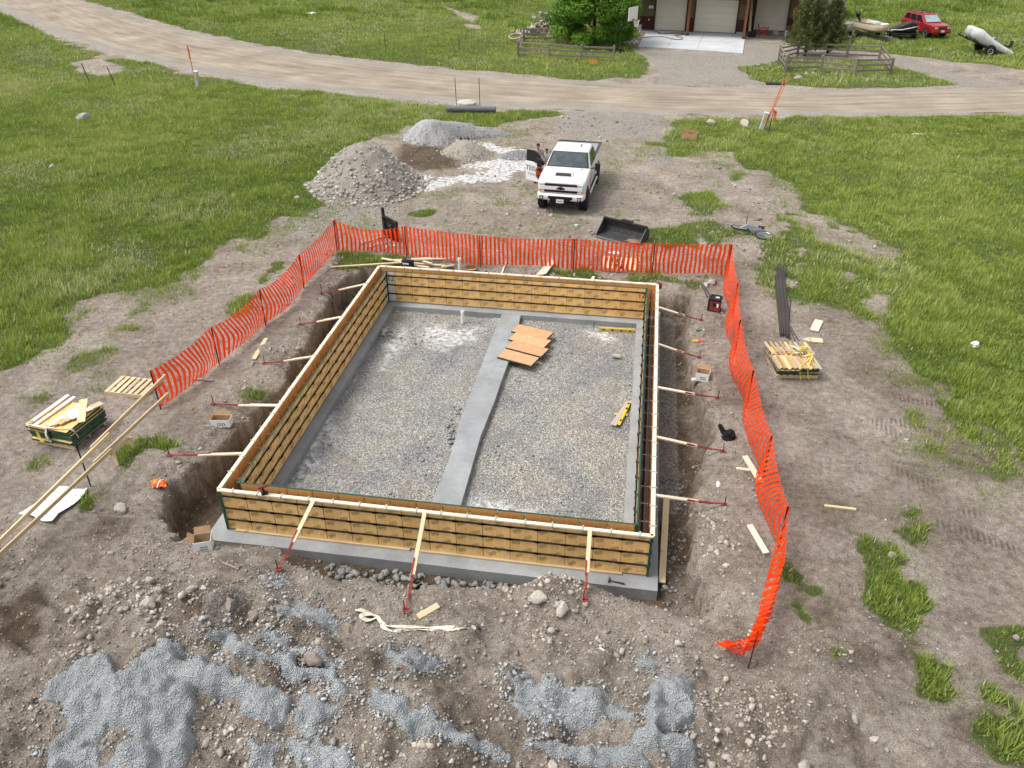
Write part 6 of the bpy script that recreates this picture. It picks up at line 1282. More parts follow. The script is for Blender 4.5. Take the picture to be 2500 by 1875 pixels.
# red garden chair
CH = simple('red_chair_plastic', (.48, .02, .025), .45, 0, .08, 6); p = G(1864, 85); t = thing('garden_chair', 'red slatted garden chair before the right garage door', 'chair', p, R(75))
for k in range(5): MB().box((-.24+.12*k, .30, .62), (.105, .03, .80-.05*abs(k-2)), CH, 0, Matrix.Rotation(R(-18), 4, 'X')).build('back_slat', t)
MB().box((0, .02, .36), (.56, .5, .04), CH, 0, Matrix.Rotation(R(-6), 4, 'X')).build('seat', t)
for s in (-1, 1): MB().box((s*.36, -.02, .56), (.14, .70, .03), CH).build('arm', t, bevel=.01); MB().beam((s*.34, -.28, 0), (s*.34, -.26, .55), .08, .04, CH).build('leg', t); MB().beam((s*.30, .42, 0), (s*.30, -.3, .36), .04, .1, CH).build('leg', t)
p = G(1834, 90)
for k in range(2):
    o = MB().tube([(.27*math.cos(R(15*i)), .27*math.sin(R(15*i)), 0) for i in range(24)], .11, TYR, 10, closed=True).build('tyre', smooth=60); o.location = p+Vector((.05*k, .03*k, .11+.21*k)); tag(o, ('lower tyre of the black pair by the red brown post', 'upper tyre of the black pair by the red brown post')[k], 'tyre', 'tyres by the house post')
t = thing('bucket', 'white bucket at the right end of the house front', 'bucket', G(1919, 88)); MB().lathe([(.14, 0), (.17, .42), (.155, .42), (.14, .05)], WHT, 18, cap=True).build('pail', t, smooth=40); MB().tube([(.17*math.cos(R(18*k)), 0, .4+.12*math.sin(R(18*k))) for k in range(11)], .006, DGRY, 5).build('handle', t)
o = MB().box((0, 0, .14), (.48, .22, .28), simple('concrete_step', (.38, .38, .37))).build('concrete_block', bevel=.01); o.location = G(1893, 84); tag(o, 'pale concrete block between red chair and white bucket', 'concrete block')
o = board(HW(10.25, .5, .05), HW(10.05, 1.9, 2.9), .22, .05, LUM, 'pale plank leaning in the corner left of the right garage door', 'plank', 'leaning_plank')
# kennel frame behind the pines
p = G(2026, 48); t = thing('steel_kennel', 'grey steel framed kennel behind the pines', 'kennel', p, R(-14)); GF = simple('grey_frame', (.36, .38, .38), .5, .3, .1, 6)
for x in (-1.6, 0, 1.0): 
    for y in (0, 3): MB().box((x, y, 1.1), (.09, .09, 2.2), GF).build('post', t)
for z in (.1, 1.1, 2.2): mb = MB(); mb.box((-.3, 0, z), (2.7, .07, .07), GF); mb.box((1.0, 1.5, z), (.07, 3, .07), GF); mb.box((-.3, 3, z), (2.7, .07, .07), GF); mb.build('rail', t)
m, n, l, b = newmat('wire_mesh_panel', .5, .4); b.inputs['Base Color'].default_value = (.35, .37, .37, 1); b.inputs['Alpha'].default_value = .45
MB().box((-.3, .03, 1.1), (2.6, .01, 2.1), m).build('mesh_panel', t); MB().box((.98, 1.5, 1.1), (.01, 2.9, 2.1), m).build('mesh_panel', t); MB().slabquad((-1.7, -.1, 2.28), (1.1, -.1, 2.28), (.9, 1.5, 2.9), (-1.7, 1.5, 2.9), .04, GF).build('roof_panel', t)
# ================================================================ TREES
def leaf_cloud(pts, size, seed, tintf, aspect=.6, up=.35):
    rg_ = np.random.default_rng(seed); N = len(pts)
    a = rg_.normal(size=(N, 3)); a[:, 2] *= .6; a /= np.linalg.norm(a, axis=1)[:, None]; b_ = rg_.normal(size=(N, 3)); b_ -= a*(a*b_).sum(1)[:, None]; b_ /= np.linalg.norm(b_, axis=1)[:, None]
    s = size*rg_.uniform(.6, 1.4, N)[:, None]; a = a*s; b_ = b_*s*aspect
    V = np.stack([pts-a, pts+b_*.8, pts+a, pts-b_*.8], 1).reshape(-1, 3); return V, np.repeat(tintf, 4)
def leafmat(name, c0, c1, c2):
    m, n, l, b = newmat(name, .55, 0, .35); at = n.new('ShaderNodeAttribute'); at.attribute_name = 'tint'; r = ramp(n, [(0, c0), (.5, c1), (1, c2)]); l.new(at.outputs['Fac'], r.inputs[0]); l.new(r.outputs[0], b.inputs['Base Color'])
    tr = n.new('ShaderNodeBsdfTranslucent'); l.new(r.outputs[0], tr.inputs[0]); mx = n.new('ShaderNodeMixShader'); mx.inputs[0].default_value = .35; l.new(b.outputs[0], mx.inputs[1]); l.new(tr.outputs[0], mx.inputs[2]); l.new(mx.outputs[0], n['Material Output'].inputs[0]); return m
BARK = simple('bark', (.10, .075, .055), .95, 0, .35, 5)
rg = np.random.default_rng(5)
tw = un(1445, 112); tree = thing('leafy_tree', 'dense bright green leafy tree between the log heap and the garage', 'tree', (tw[0], tw[1]+1.2, H(tw[0], tw[1]+1.2)))
NB = 150; th_ = rg.uniform(0, 2*np.pi, NB); zz_ = rg.uniform(.5, 7.4, NB); prof_ = np.interp(zz_, [.3, 1.2, 3, 5, 6.6, 7.6], [2.6, 3.35, 3.6, 3.0, 1.8, .5]); rad_ = prof_*np.sqrt(rg.uniform(.3, 1, NB))
cl_ = np.stack([rad_*np.cos(th_), rad_*np.sin(th_), zz_], 1)
P_ = []; T_ = []
for c in cl_:
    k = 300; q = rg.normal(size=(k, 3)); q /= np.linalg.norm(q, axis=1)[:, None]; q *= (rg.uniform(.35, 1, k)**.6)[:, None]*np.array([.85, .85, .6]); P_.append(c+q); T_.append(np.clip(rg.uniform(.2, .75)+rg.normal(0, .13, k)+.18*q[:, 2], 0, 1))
V, tt = leaf_cloud(np.concatenate(P_), .12, 6, np.concatenate(T_)); V[:, 2] = np.maximum(V[:, 2], .05)
o = npmesh('crown', V, np.arange(len(V)).reshape(-1, 4), leafmat('broad_leaves', (.07, .16, .016), (.14, .28, .03), (.25, .42, .06)), {'tint': tt}, False); o.parent = tree
mb = MB(); mb.tube([(0, 0, -.2), (.05, 0, 1), (0, .05, 3), (.05, 0, 5.6)], [.22, .18, .13, .04], BARK, 10)
for k in range(14):
    a = k*2.4; z = .8+.35*k; r_ = 2.4-.1*k; mb.tube([(0, 0, z), (r_*.5*math.cos(a), r_*.5*math.sin(a), z+.5), (r_*math.cos(a), r_*math.sin(a), z+.9)], [.08, .05, .02], BARK, 6)
mb.build('trunk', tree)
def pine(label, loc, h, r0, seed):
    t = thing('pine_tree', label, 'tree', loc, 0, 'pines inside the right rail fence'); rg_ = np.random.default_rng(seed); P_ = []; T_ = []; mb = MB()
    mb.tube([(0, 0, -.2), (0, 0, h*.5), (.03, 0, h*.97)], [.13, .08, .015], BARK, 8)
    nb = int(26*h)
    for k in range(nb):
        f = (k+rg_.uniform(0, 1))/nb; z = .25+f*(h-.35); rr = r0*(1-f)**.75*rg_.uniform(.65, 1.15)+.1; a = k*2.399+rg_.uniform(-.3, .3); d = np.array([math.cos(a), math.sin(a), .42])
        if k % 2 == 0: mb.tube([(0, 0, z), tuple(np.array([0, 0, z])+d*rr*.9)], [.025, .008], BARK, 4)
        n_ = int(40*rr/.8)+22; s = rg_.uniform(.25, 1.0, n_)**.8; c = np.array([0, 0, z])+d*(s*rr)[:, None]; q = c+rg_.normal(0, .10, (n_, 3))*(.5+rr*.5); P_.append(q); T_.append(np.clip(rg_.uniform(.15, .7)+.25*s+rg_.normal(0, .12, n_)-.1, 0, 1))
        tip = np.array([0, 0, z])+d*rr; q = tip+rg_.normal(0, .06, (26, 3))+np.outer(rg_.uniform(0, .22, 26), [.3*math.cos(a), .3*math.sin(a), 1]); P_.append(q); T_.append(np.clip(rg_.uniform(.5, .95)+rg_.normal(0, .1, 26), 0, 1))
    V, tt = leaf_cloud(np.concatenate(P_), .10, seed+1, np.concatenate(T_), .26); o = npmesh('crown', V, np.arange(len(V)).reshape(-1, 4), MATS.get('pine_needles') or leafmat('pine_needles', (.035, .05, .014), (.085, .11, .028), (.19, .20, .06)), {'tint': tt}, False); o.parent = t; mb.build('trunk', t)
p = un(1968, 142); pine('taller olive green pine inside the right rail fence', (p[0], p[1]+.8, H(p[0], p[1])), 5.6, 1.75, 31)
p = un(2022, 138); pine('shorter olive green pine beside the taller one in the rail fence', (p[0], p[1]+.5, H(p[0], p[1])), 4.1, 1.45, 41)
# ================================================================ RAIL FENCES
OLDW = wood('old_grey_rails', (.25, .215, .18), (.15, .128, .105))
def rail_fence(label, runs, posts, zs=(.35, .70, 1.02)):
    c = G(*posts[0]); t = thing('rail_fence', label, 'fence', c); W_ = [G(*p)-c for p in posts]
    for p in W_: MB().box((p.x, p.y, p.z+.5), (.16, .16, 1.35), OLDW, random.uniform(-.2, .2)).build('post', t, bevel=.015)
    for a, b_ in runs:
        for z in zs: MB().beam(W_[a]+Vector((0, 0, z+random.uniform(-.05, .05))), W_[b_]+Vector((0, 0, z+random.uniform(-.05, .05))), .06, .12, OLDW).build('rail', t, bevel=.01)
rail_fence('grey split rail fence before the leafy tree', [(0, 1), (1, 2), (2, 3), (0, 4), (4, 5)], [(1264, 139), (1340, 145), (1418, 149), (1497, 151), (1278, 104), (1360, 104)])
rail_fence('grey split rail fence closing in the two pines', [(0, 1), (1, 2), (2, 3), (0, 4), (4, 5), (5, 6), (6, 7), (7, 3)], [(1917, 176), (2002, 177), (2086, 185), (2172, 184), (1900, 152), (1945, 141), (2065, 145), (2145, 149)])
# ================================================================ LOG HEAP AND ODDS AND ENDS
ENDG = simple('split_wood_pale', (.50, .40, .28), .9, 0, .2, 6); LOGB = simple('grey_bark', (.24, .23, .21), .95, 0, .4, 6)
lv = []
for s in range(5):
    r_ = .11+.02*s; mb = MB(); arc = [(r_*math.cos(R(a)), r_*math.sin(R(a))) for a in range(0, (360, 200, 130, 360, 180)[s], 30)]+([] if s in (0, 3) else [(0, 0)])
    mb.loft([[(x, -.23, y) for x, y in arc], [(x, .23, y) for x, y in arc]], LOGB, cap=False); n_ = len(arc)
    mb.add([(x, -.231, y) for x, y in arc]+[(x, .231, y) for x, y in arc], [tuple(range(n_))[::-1], tuple(range(n_, 2*n_))], ENDG); o = mb.build('firewood_log'); lv.append(o.data); bpy.data.objects.remove(o)
hc = G(1322, 84)
for k in range(95):
    u = random.gauss(0, .95); w = random.gauss(0, .45); z = max(0, 1.15*math.exp(-(u*u)/1.5-(w*w)/.5))*random.uniform(.25, 1)
    o = bpy.data.objects.new('firewood_log', lv[k % 5]); COL.objects.link(o); o.location = hc+Vector((u, w, .12+z)); o.rotation_euler = (random.uniform(-.7, .7), random.uniform(-3, 3), random.uniform(-3, 3)); tag(o, 'split firewood log in the grey heap left of the leafy tree', 'log', 'firewood heap left of the leafy tree')
hc = G(1343, 60)
for k in range(26):
    o = bpy.data.objects.new('firewood_log', lv[1+k % 4]); COL.objects.link(o); o.location = hc+Vector((random.gauss(0, .45), random.gauss(0, .3), .15+random.uniform(0, .9))); o.rotation_euler = (random.uniform(-.5, .5), random.uniform(-3, 3), random.uniform(-3, 3)); tag(o, 'fresh pale split log in the small heap behind the grey one', 'log', 'fresh log heap behind the grey one')
o = MB().tube([(.55*math.cos(R(15*i)), .45*math.sin(R(15*i)), 0) for i in range(24)], .07, simple('tan_ring', (.42, .34, .26), .8), 8, closed=True).build('wooden_ring', smooth=60); o.location = G(1259, 104, .5); o.rotation_euler = (R(18), R(-5), 0); tag(o, 'tan ring hung on the left corner of the left rail fence', 'ring')
o = MB().box((0, 0, .1), (.72, .06, .24), simple('traffic_orange', (.80, .18, .01), .6)).build('orange_board', bevel=.01); o.location = G(1448, 154); tag(o, 'small orange board standing in grass before the left rail fence', 'board')
mb = MB()
for k in range(5): mb.tube([(-.9+.4*k, .1*math.sin(3*k), .08), (-.75+.4*k, .15, .28), (-.55+.4*k, -.05, .1)], .06, WHT, 6)
o = mb.build('white_hose_bundle', smooth=60); o.location = G(1528, 108); tag(o, 'white coiled pipe on the shaded grass left of the apron', 'pipe coil')
# ---- markers, posts, culvert along the road
def pedestal(label, s, tilt, h=.95):
    t = thing('utility_pedestal', label, 'utility pedestal', G(*s)); t.rotation_euler = tilt; MB().box((0, 0, h/2), (.24, .2, h), simple('pale_green_grey', (.42, .50, .47), .6, 0, .1, 5)).build('cabinet', t, bevel=.02); MB().box((0, 0, h+.02), (.27, .23, .06), WHT).build('cap', t, bevel=.015); MB().box((.0, -.104, h*.62), (.12, .01, h*.35), simple('label_orange', (.7, .3, .08), .6)).build('warning_strip', t); return t
pedestal('pale pedestal with white cap in left grass by the road', (483, 211), (0, R(4), 0)); pedestal('leaning pale green pedestal with orange strip in the right grass', (1857, 318), (R(-4), R(12), 0))
OM = simple('marker_orange', (.75, .16, .03), .5)
t = thing('marker_rod', 'upright orange marker rod behind the left pedestal', 'marker', G(477, 196)); MB().tube([(0, 0, -.1), (-.12, 0, 2.3)], .03, OM, 6).build('rod', t); MB().box((-.08, 0, 1.75), (.12, .02, .7), OM).build('blade', t)
for k, (d, lb) in enumerate((((.75, .3, 2.6), 'thicker leaning orange marker rod at the right pedestal'), ((1.05, .5, 2.9), 'thinner leaning orange marker rod at the right pedestal'))):
    t = thing('marker_rod', lb, 'marker', G(1861, 318)); MB().tube([(.0, 0, -.1), d], .03-.008*k, OM, 6).build('rod', t); MB().tube([d, tuple(Vector(d)*1.14)], .008, DGRY, 5).build('tip', t)
def metal_post(label, s, h, tilt=(0, 0), flag=False, top=None):
    t = thing('steel_post', label, 'post', G(*s)); MB().beam((0, 0, -.2), (tilt[0], tilt[1], h), .055, .03, simple('dark_green_steel', (.035, .05, .045), .7)).build('stem', t)
    if flag: MB().grid(lambda u, v: Vector((tilt[0]+.03+.16*u, tilt[1]+.03*math.sin(6*v), h-.05-.55*v-.08*u)), 4, 8, OM).build('flag', t)
    if top: MB().beam((tilt[0]*.8, tilt[1]*.8, h*.8), (tilt[0], tilt[1], h+.01), .065, .04, top).build('tip', t)
    return t
metal_post('short dark stake with an orange flag right of the leaning pedestal', (1876, 322), 1.25, (.1, 0), True); metal_post('left thin dark post behind the culvert pipe', (1115, 262), 1.75, (-.05, 0)); metal_post('right thin dark post behind the culvert pipe', (1172, 262), 1.75, (-.03, 0))
metal_post('left leaning stake in the left meadow below the bare patch', (221, 204), 1.25, (-.5, .3)); metal_post('right leaning stake in the left meadow below the bare patch', (284, 213), 1.2, (-.55, .35)); metal_post('brown wood post in the far meadow at the top left', (388, 22), .75, (0, 0), False, LUMG)
metal_post('thin stake in the meadow beyond the road, left one', (941, 116), 1.0); metal_post('thin stake in the meadow beyond the road, right one', (1121, 120), 1.0); metal_post('thin stake alone in the far left meadow by the road', (481, 27), .8); metal_post('leaning dark post with a white tip at the right edge of the far grass', (2478, 163), 1.35, (.65, .2), False, WHT)
t = thing('culvert_pipe', 'black corrugated culvert pipe lying in the grass by the road', 'culvert pipe', (G(1090, 275)+G(1211, 278))/2, math.atan2((G(1211, 278)-G(1090, 275)).y, (G(1211, 278)-G(1090, 275)).x)); Lc = (G(1211, 278)-G(1090, 275)).length
mb = MB(); prof_ = []
for k in range(61): prof_.append((.17+.018*(k % 2), -Lc/2+Lc*k/60))
mb.lathe(prof_+[(.15, Lc/2), (.15, Lc/2-.4)], simple('culvert_grey', (.13, .135, .145), .5, 0, .2, 8, dirt=.3), 18, Matrix.Translation((0, 0, .24)) @ Matrix.Rotation(R(90), 4, 'Y'), cap=False); mb.build('pipe', t); MB().cyl((-Lc/2+.05, 0, .24), (-Lc/2+.15, 0, .24), .16, BLKT, 18).build('opening', t)
t = thing('manhole_cover', 'pale round concrete lid behind the culvert pipe', 'manhole', G(1139, 258)); MB().lathe([(.60, -.1), (.60, .22), (.52, .27)], simple('pale_lid', (.46, .43, .38), .9), 22).build('lid', t, smooth=40); MB().lathe([(.72, -.2), (.72, .08)], simple('concrete_step', (.38, .38, .37)), 22).build('ring', t)
t = thing('wooden_crate', 'small open plywood box on the grass right of the truck', 'crate', G(1682, 338), R(-10)); CR = simple('crate_ply', (.44, .29, .14), .8, 0, .2, 6)
mb = MB(); mb.box((0, -.22, .16), (.85, .02, .32), CR); mb.box((0, .22, .2), (.85, .02, .40), CR); mb.box((-.42, 0, .16), (.02, .42, .32), CR); mb.box((.42, 0, .16), (.02, .42, .32), CR); mb.build('sides', t); MB().box((0, 0, .03), (.82, .42, .02), CR).build('floor', t); MB().box((.05, -.05, .2), (.3, .2, .2), BLACKP).build('insert', t)
MB().box((0, 0, .04), (1.3, .5, .1), simple('black_rubber_mat', (.02, .02, .022), .8)).build('rubber_mat', bevel=.04).location = G(1893, 206); tag(bpy.data.objects['rubber_mat'], 'black rubber scrap at the far road edge before the pines', 'rubber scrap')
# ================================================================ CONCRETE WASHED OUT ON THE MOUNDS
m, n, l, b = newmat('spilled_concrete', .9, 0, .15); SPILL = m
tc = n.new('ShaderNodeTexCoord'); co = tc.outputs['Object']; a1 = noise_n(n, l, 2.0, 6, .7, co); a2 = noise_n(n, l, 30, 5, .7, co); vv = n.new('ShaderNodeTexVoronoi'); vv.inputs['Scale'].default_value = 34; l.new(co, vv.inputs['Vector'])
r = ramp(n, [(.3, (.31, .328, .335)), (.55, (.43, .45, .457)), (.75, (.53, .545, .55))]); l.new(a1.outputs[0], r.inputs[0]); f_ = ramp(n, [(.3, .72), (.6, 1.1)]); l.new(a2.outputs[0], f_.inputs[0]); c_ = mixc(n, l, 1.0, r.outputs[0], f_.outputs[0], 'MULTIPLY'); l.new(c_, b.inputs['Base Color'])
bump(n, l, b, mth(n, l, 'ADD', mth(n, l, 'MULTIPLY', a2.outputs[0], .7), mth(n, l, 'MULTIPLY', vv.outputs['Distance'], .8)), 1.0, .07)
SPILLS = []
def un_g(pts): return [tuple(G(*p)[:2]) for p in pts]
def spill(label, poly, holes=(), th=.11, thin=0.0, seed=0, edge=.22):
    P = un_g(poly); SPILLS.append((P, thin)); Hs = [un_g(h_) for h_ in holes]; A = np.array(P); st = .035
    X, Y = np.meshgrid(np.arange(A[:, 0].min()-.3, A[:, 0].max()+.3, st), np.arange(A[:, 1].min()-.3, A[:, 1].max()+.3, st)); x, y = X.ravel(), Y.ravel()
    sd = poly_sd(x, y, P)
    for h_ in Hs: sd = np.minimum(sd, -poly_sd(x, y, h_))
    sd = sd+.30*(fbm(x/.30, y/.30, 90+seed, 4)-.5)-thin*sstep(.38, .62, fbm(x/.13, y/.13, 95+seed, 3))*.5
    k = np.clip(sd/edge, 0, 1); t_ = th*np.sqrt(np.clip(1-(1-k)**2, 0, 1))*(.2+1.6*fbm(x/.55, y/.55, 97+seed, 3))+.10*np.clip(k*2, 0, 1)*(fbm(x/.11, y/.11, 98+seed, 4)-.5)
    z = height(x, y); z = np.where(sd > 0, z+t_+.004, z-.03+np.clip(sd, -.05, 0)); keep = (sd > -.07).reshape(X.shape)
    ii = np.arange(len(x)).reshape(X.shape); c = keep[:-1, :-1] | keep[:-1, 1:] | keep[1:, :-1] | keep[1:, 1:]
    f = np.stack([ii[:-1, :-1][c], ii[:-1, 1:][c], ii[1:, 1:][c], ii[1:, :-1][c]], -1); used, inv = np.unique(f, return_inverse=True)
    o = npmesh('concrete_spill', np.stack([x, y, z], 1)[used], inv.reshape(-1, 4), SPILL); return tag(o, label, 'concrete spill', 'washed out concrete on the mounds')
spill('largest lumpy grey concrete spill covering the left mound', S3([(480, 1240), (555, 1255), (610, 1170), (690, 1115), (800, 1105), (805, 1190), (900, 1200), (985, 1255), (1080, 1300), (1180, 1330), (1245, 1380), (1230, 1470), (1170, 1490), (1080, 1430), (990, 1360), (930, 1350), (865, 1340), (838, 1420), (832, 1560), (790, 1659), (760, 1740), (200, 1740), (200, 1600), (225, 1500), (285, 1440), (270, 1385), (190, 1395), (200, 1330), (270, 1250), (300, 1225), (380, 1190), (460, 1195)]), [S3([(470, 1480), (540, 1470), (570, 1530), (520, 1560), (500, 1610), (440, 1640), (430, 1560)]), S3([(375, 1320), (400, 1300), (405, 1345), (380, 1360)])], .20, 0, 0, .4)
spill('winding rope of grey concrete in the middle of the mounds', S3([(870, 1095), (980, 1060), (1040, 1100), (1060, 1130), (1110, 1160), (1170, 1190), (1210, 1175), (1270, 1180), (1290, 1230), (1330, 1245), (1440, 1235), (1480, 1290), (1540, 1360), (1500, 1390), (1430, 1340), (1420, 1280), (1320, 1275), (1260, 1295), (1220, 1250), (1200, 1210), (1100, 1200), (1020, 1180), (950, 1130)]), (), .14, 0, 1, .16)
spill('flat grey concrete patch just above the winding rope', S3([(1060, 1110), (1110, 1070), (1200, 1080), (1300, 1120), (1320, 1150), (1420, 1190), (1500, 1220), (1490, 1250), (1400, 1220), (1310, 1180), (1240, 1165), (1150, 1130)]), (), .05, .25, 2)
spill('rough grey concrete patch under the pale webbing strap', S3([(1190, 960), (1290, 925), (1370, 960), (1440, 985), (1490, 1020), (1470, 1065), (1400, 1060), (1290, 1020), (1210, 1000)]), (), .05, .2, 3)
spill('speckled pale splatter by the farthest left front brace foot', S3([(1110, 815), (1180, 830), (1260, 870), (1250, 905), (1160, 900), (1130, 860)]), (), .03, .4, 4)
spill('stubby grey concrete tongue right of the largest spill', S3([(1310, 1330), (1390, 1320), (1410, 1380), (1470, 1400), (1440, 1460), (1340, 1540), (1260, 1480), (1280, 1400)]), (), .08, .1, 5)
spill('long slanting grey concrete run toward the bottom middle', S3([(1530, 1290), (1640, 1290), (1740, 1360), (1840, 1410), (1930, 1470), (2090, 1540), (2206, 1590), (2206, 1640), (2080, 1610), (1950, 1550), (1840, 1530), (1720, 1480), (1580, 1400)]), (), .08, .15, 6)
spill('speckled concrete patch below the right end of the webbing', S3([(1640, 1150), (1800, 1140), (1920, 1170), (1930, 1240), (1830, 1270), (1700, 1240)]), (), .035, .35, 7)
spill('grey concrete spill at the bottom edge, between big spill and rope', S3([(1060, 1540), (1200, 1540), (1380, 1530), (1500, 1580), (1560, 1659), (1540, 1740), (1100, 1740), (1070, 1620)]), [S3([(1190, 1600), (1280, 1600), (1290, 1680), (1210, 1690)])], .07, .2, 8)
spill('thick looping coil of grey concrete at the bottom right', S4([(620, 1290), (680, 1258), (740, 1270), (772, 1310), (760, 1370), (775, 1420), (740, 1470), (670, 1500), (650, 1520), (720, 1530), (780, 1580), (785, 1640), (740, 1659), (680, 1659), (690, 1610), (640, 1580), (560, 1590), (500, 1570), (560, 1490), (580, 1400), (590, 1330)]), (), .20, 0, 9, .22)
spill('low tube of grey concrete leading to the looping coil', S4([(70, 1550), (200, 1550), (350, 1580), (500, 1570), (580, 1620), (640, 1659), (640, 1740), (300, 1640), (150, 1600), (60, 1580)]), (), .15, 0, 10, .15)
spill('small round grey concrete pat above the looping coil', S4([(550, 1200), (600, 1170), (660, 1200), (650, 1235), (570, 1250)]), (), .08, .1, 11)
spill('wide speckled concrete patch left of the looping coil', S4([(-40, 1250), (60, 1240), (230, 1290), (400, 1330), (560, 1420), (540, 1480), (420, 1470), (300, 1480), (160, 1490), (0, 1440)]), (), .04, .35, 12)
# ================================================================ STONES
def rock_variant(seed, sub=2):
    """an angular stone: the hull of a few random points, broken up further for the large ones"""
    from mathutils import noise as mn
    rr = random.Random(seed*7+1); bm = bmesh.new(); sy, sz = rr.uniform(.62, .95), rr.uniform(.5, .8)
    for k in range(15 if sub < 2 else 22):
        p = Vector((rr.gauss(0, 1), rr.gauss(0, 1), rr.gauss(0, 1))).normalized()*rr.uniform(.82, 1.08); bm.verts.new((p.x, p.y*sy, p.z*sz))
    h_ = bmesh.ops.convex_hull(bm, input=bm.verts); bmesh.ops.delete(bm, geom=[g for g in h_['geom_interior'] if isinstance(g, bmesh.types.BMVert)], context='VERTS')
    if sub > 1:
        bmesh.ops.subdivide_edges(bm, edges=bm.edges[:], cuts=5, use_grid_fill=True); bmesh.ops.triangulate(bm, faces=bm.faces[:])
        for it in range(2): bmesh.ops.smooth_vert(bm, verts=bm.verts[:], factor=.35, use_axis_x=True, use_axis_y=True, use_axis_z=True)
        for v in bm.verts: v.co *= 1+.10*mn.noise(v.co*2.4+Vector((seed, 0, 0)))+.06*mn.noise(v.co*6+Vector((0, seed, 0)))
    bm.verts.index_update(); V = np.array([v.co[:] for v in bm.verts]); F = np.array([[q.index for q in f.verts] for f in bm.faces]); bm.free(); return V, F
RV1 = [rock_variant(s, 1) for s in range(8)]; RV2 = [rock_variant(s+20, 3) for s in range(6)]
def stonemat(name, c0, c1, c2):
    m, n, l, b = newmat(name, .9, 0, .2); at = n.new('ShaderNodeAttribute'); at.attribute_name = 'tint'; r = ramp(n, [(0, c0), (.5, c1), (1, c2)]); l.new(at.outputs['Fac'], r.inputs[0]); tc = n.new('ShaderNodeTexCoord'); t_ = noise_n(n, l, 18, 4, .7, tc.outputs['Object']); r2 = ramp(n, [(.3, .7), (.65, 1.12)]); l.new(t_.outputs[0], r2.inputs[0]); l.new(mixc(n, l, 1.0, r.outputs[0], r2.outputs[0], 'MULTIPLY'), b.inputs['Base Color']); bump(n, l, b, t_.outputs[0], .5, .02); return m
CLOD = stonemat('soil_clods', (.20, .165, .135), (.37, .325, .275), (.56, .50, .43)); PEB = stonemat('pale_stones', (.19, .175, .155), (.32, .297, .26), (.58, .55, .50)); CGR = stonemat('grey_stones', (.18, .18, .175), (.30, .295, .28), (.52, .51, .48))
def scatter(name, xs, ys, zs, size, tint, mat, seed, sink=.25, flat=1.0):
    rg_ = np.random.default_rng(seed); V = []; F = []; T = []; off = 0; N = len(xs); pick = rg_.integers(0, 8, N); ang = rg_.uniform(0, 6.283, N); tl = rg_.normal(0, .35, N)
    for k in range(8):
        m_ = pick == k; c = m_.sum()
        if not c: continue
        v, f = RV1[k]; ca, sa = np.cos(ang[m_])[:, None], np.sin(ang[m_])[:, None]; s = size[m_][:, None]; zt_ = v[None, :, 2]*flat+v[None, :, 0]*tl[m_][:, None]*.3
        q = np.stack([xs[m_][:, None]+s*(v[None, :, 0]*ca-v[None, :, 1]*sa), ys[m_][:, None]+s*(v[None, :, 0]*sa+v[None, :, 1]*ca), zs[m_][:, None]+s*(zt_+.5-sink)], -1)
        V.append(q.reshape(-1, 3)); F.append((f[None]+(np.arange(c)*len(v))[:, None, None]).reshape(-1, 3)+off); T.append(np.repeat(tint[m_], len(v))); off += c*len(v)
    return stuff(npmesh(name, np.concatenate(V), np.concatenate(F), mat, {'tint': np.concatenate(T)}, False))
def rnd_sites(N, x0, x1, y0, y1, wf, seed):
    rg_ = np.random.default_rng(seed); x = rg_.uniform(x0, x1, N); y = rg_.uniform(y0, y1, N); k = rg_.random(N) < wf(x, y); return x[k], y[k], rg_
# crumbs of the spilled concrete round the edges of each patch
SPK = stonemat('concrete_crumb', (.25, .265, .27), (.38, .40, .405), (.52, .535, .54)); sx_, sy_ = [], []
for k, (P, th_) in enumerate(SPILLS):
    A = np.array(P); ar = (A[:, 0].ptp() if hasattr(A[:, 0], 'ptp') else np.ptp(A[:, 0]))*np.ptp(A[:, 1]); rg_ = np.random.default_rng(300+k); N = int(min(9000, 1500*ar+400)); x = rg_.uniform(A[:, 0].min()-.5, A[:, 0].max()+.5, N); y = rg_.uniform(A[:, 1].min()-.5, A[:, 1].max()+.5, N)
    s = poly_sd(x, y, P)+.3*(fbm(x/.4, y/.4, 310+k, 3)-.5); q = rg_.random(N) < np.where(s > 0, .25+1.2*th_, np.exp(s/.12))*sstep(.3, .6, fbm(x/.25, y/.25, 320+k, 3)); sx_.append(x[q]); sy_.append(y[q])
x, y = np.concatenate(sx_), np.concatenate(sy_); rg_ = np.random.default_rng(330); scatter('concrete_crumbs_on_soil', x, y, height(x, y)+.015, np.clip(rg_.lognormal(-3.9, .45, len(x)), .012, .07), rg_.uniform(.1, .9, len(x)), SPK, 331, .3)
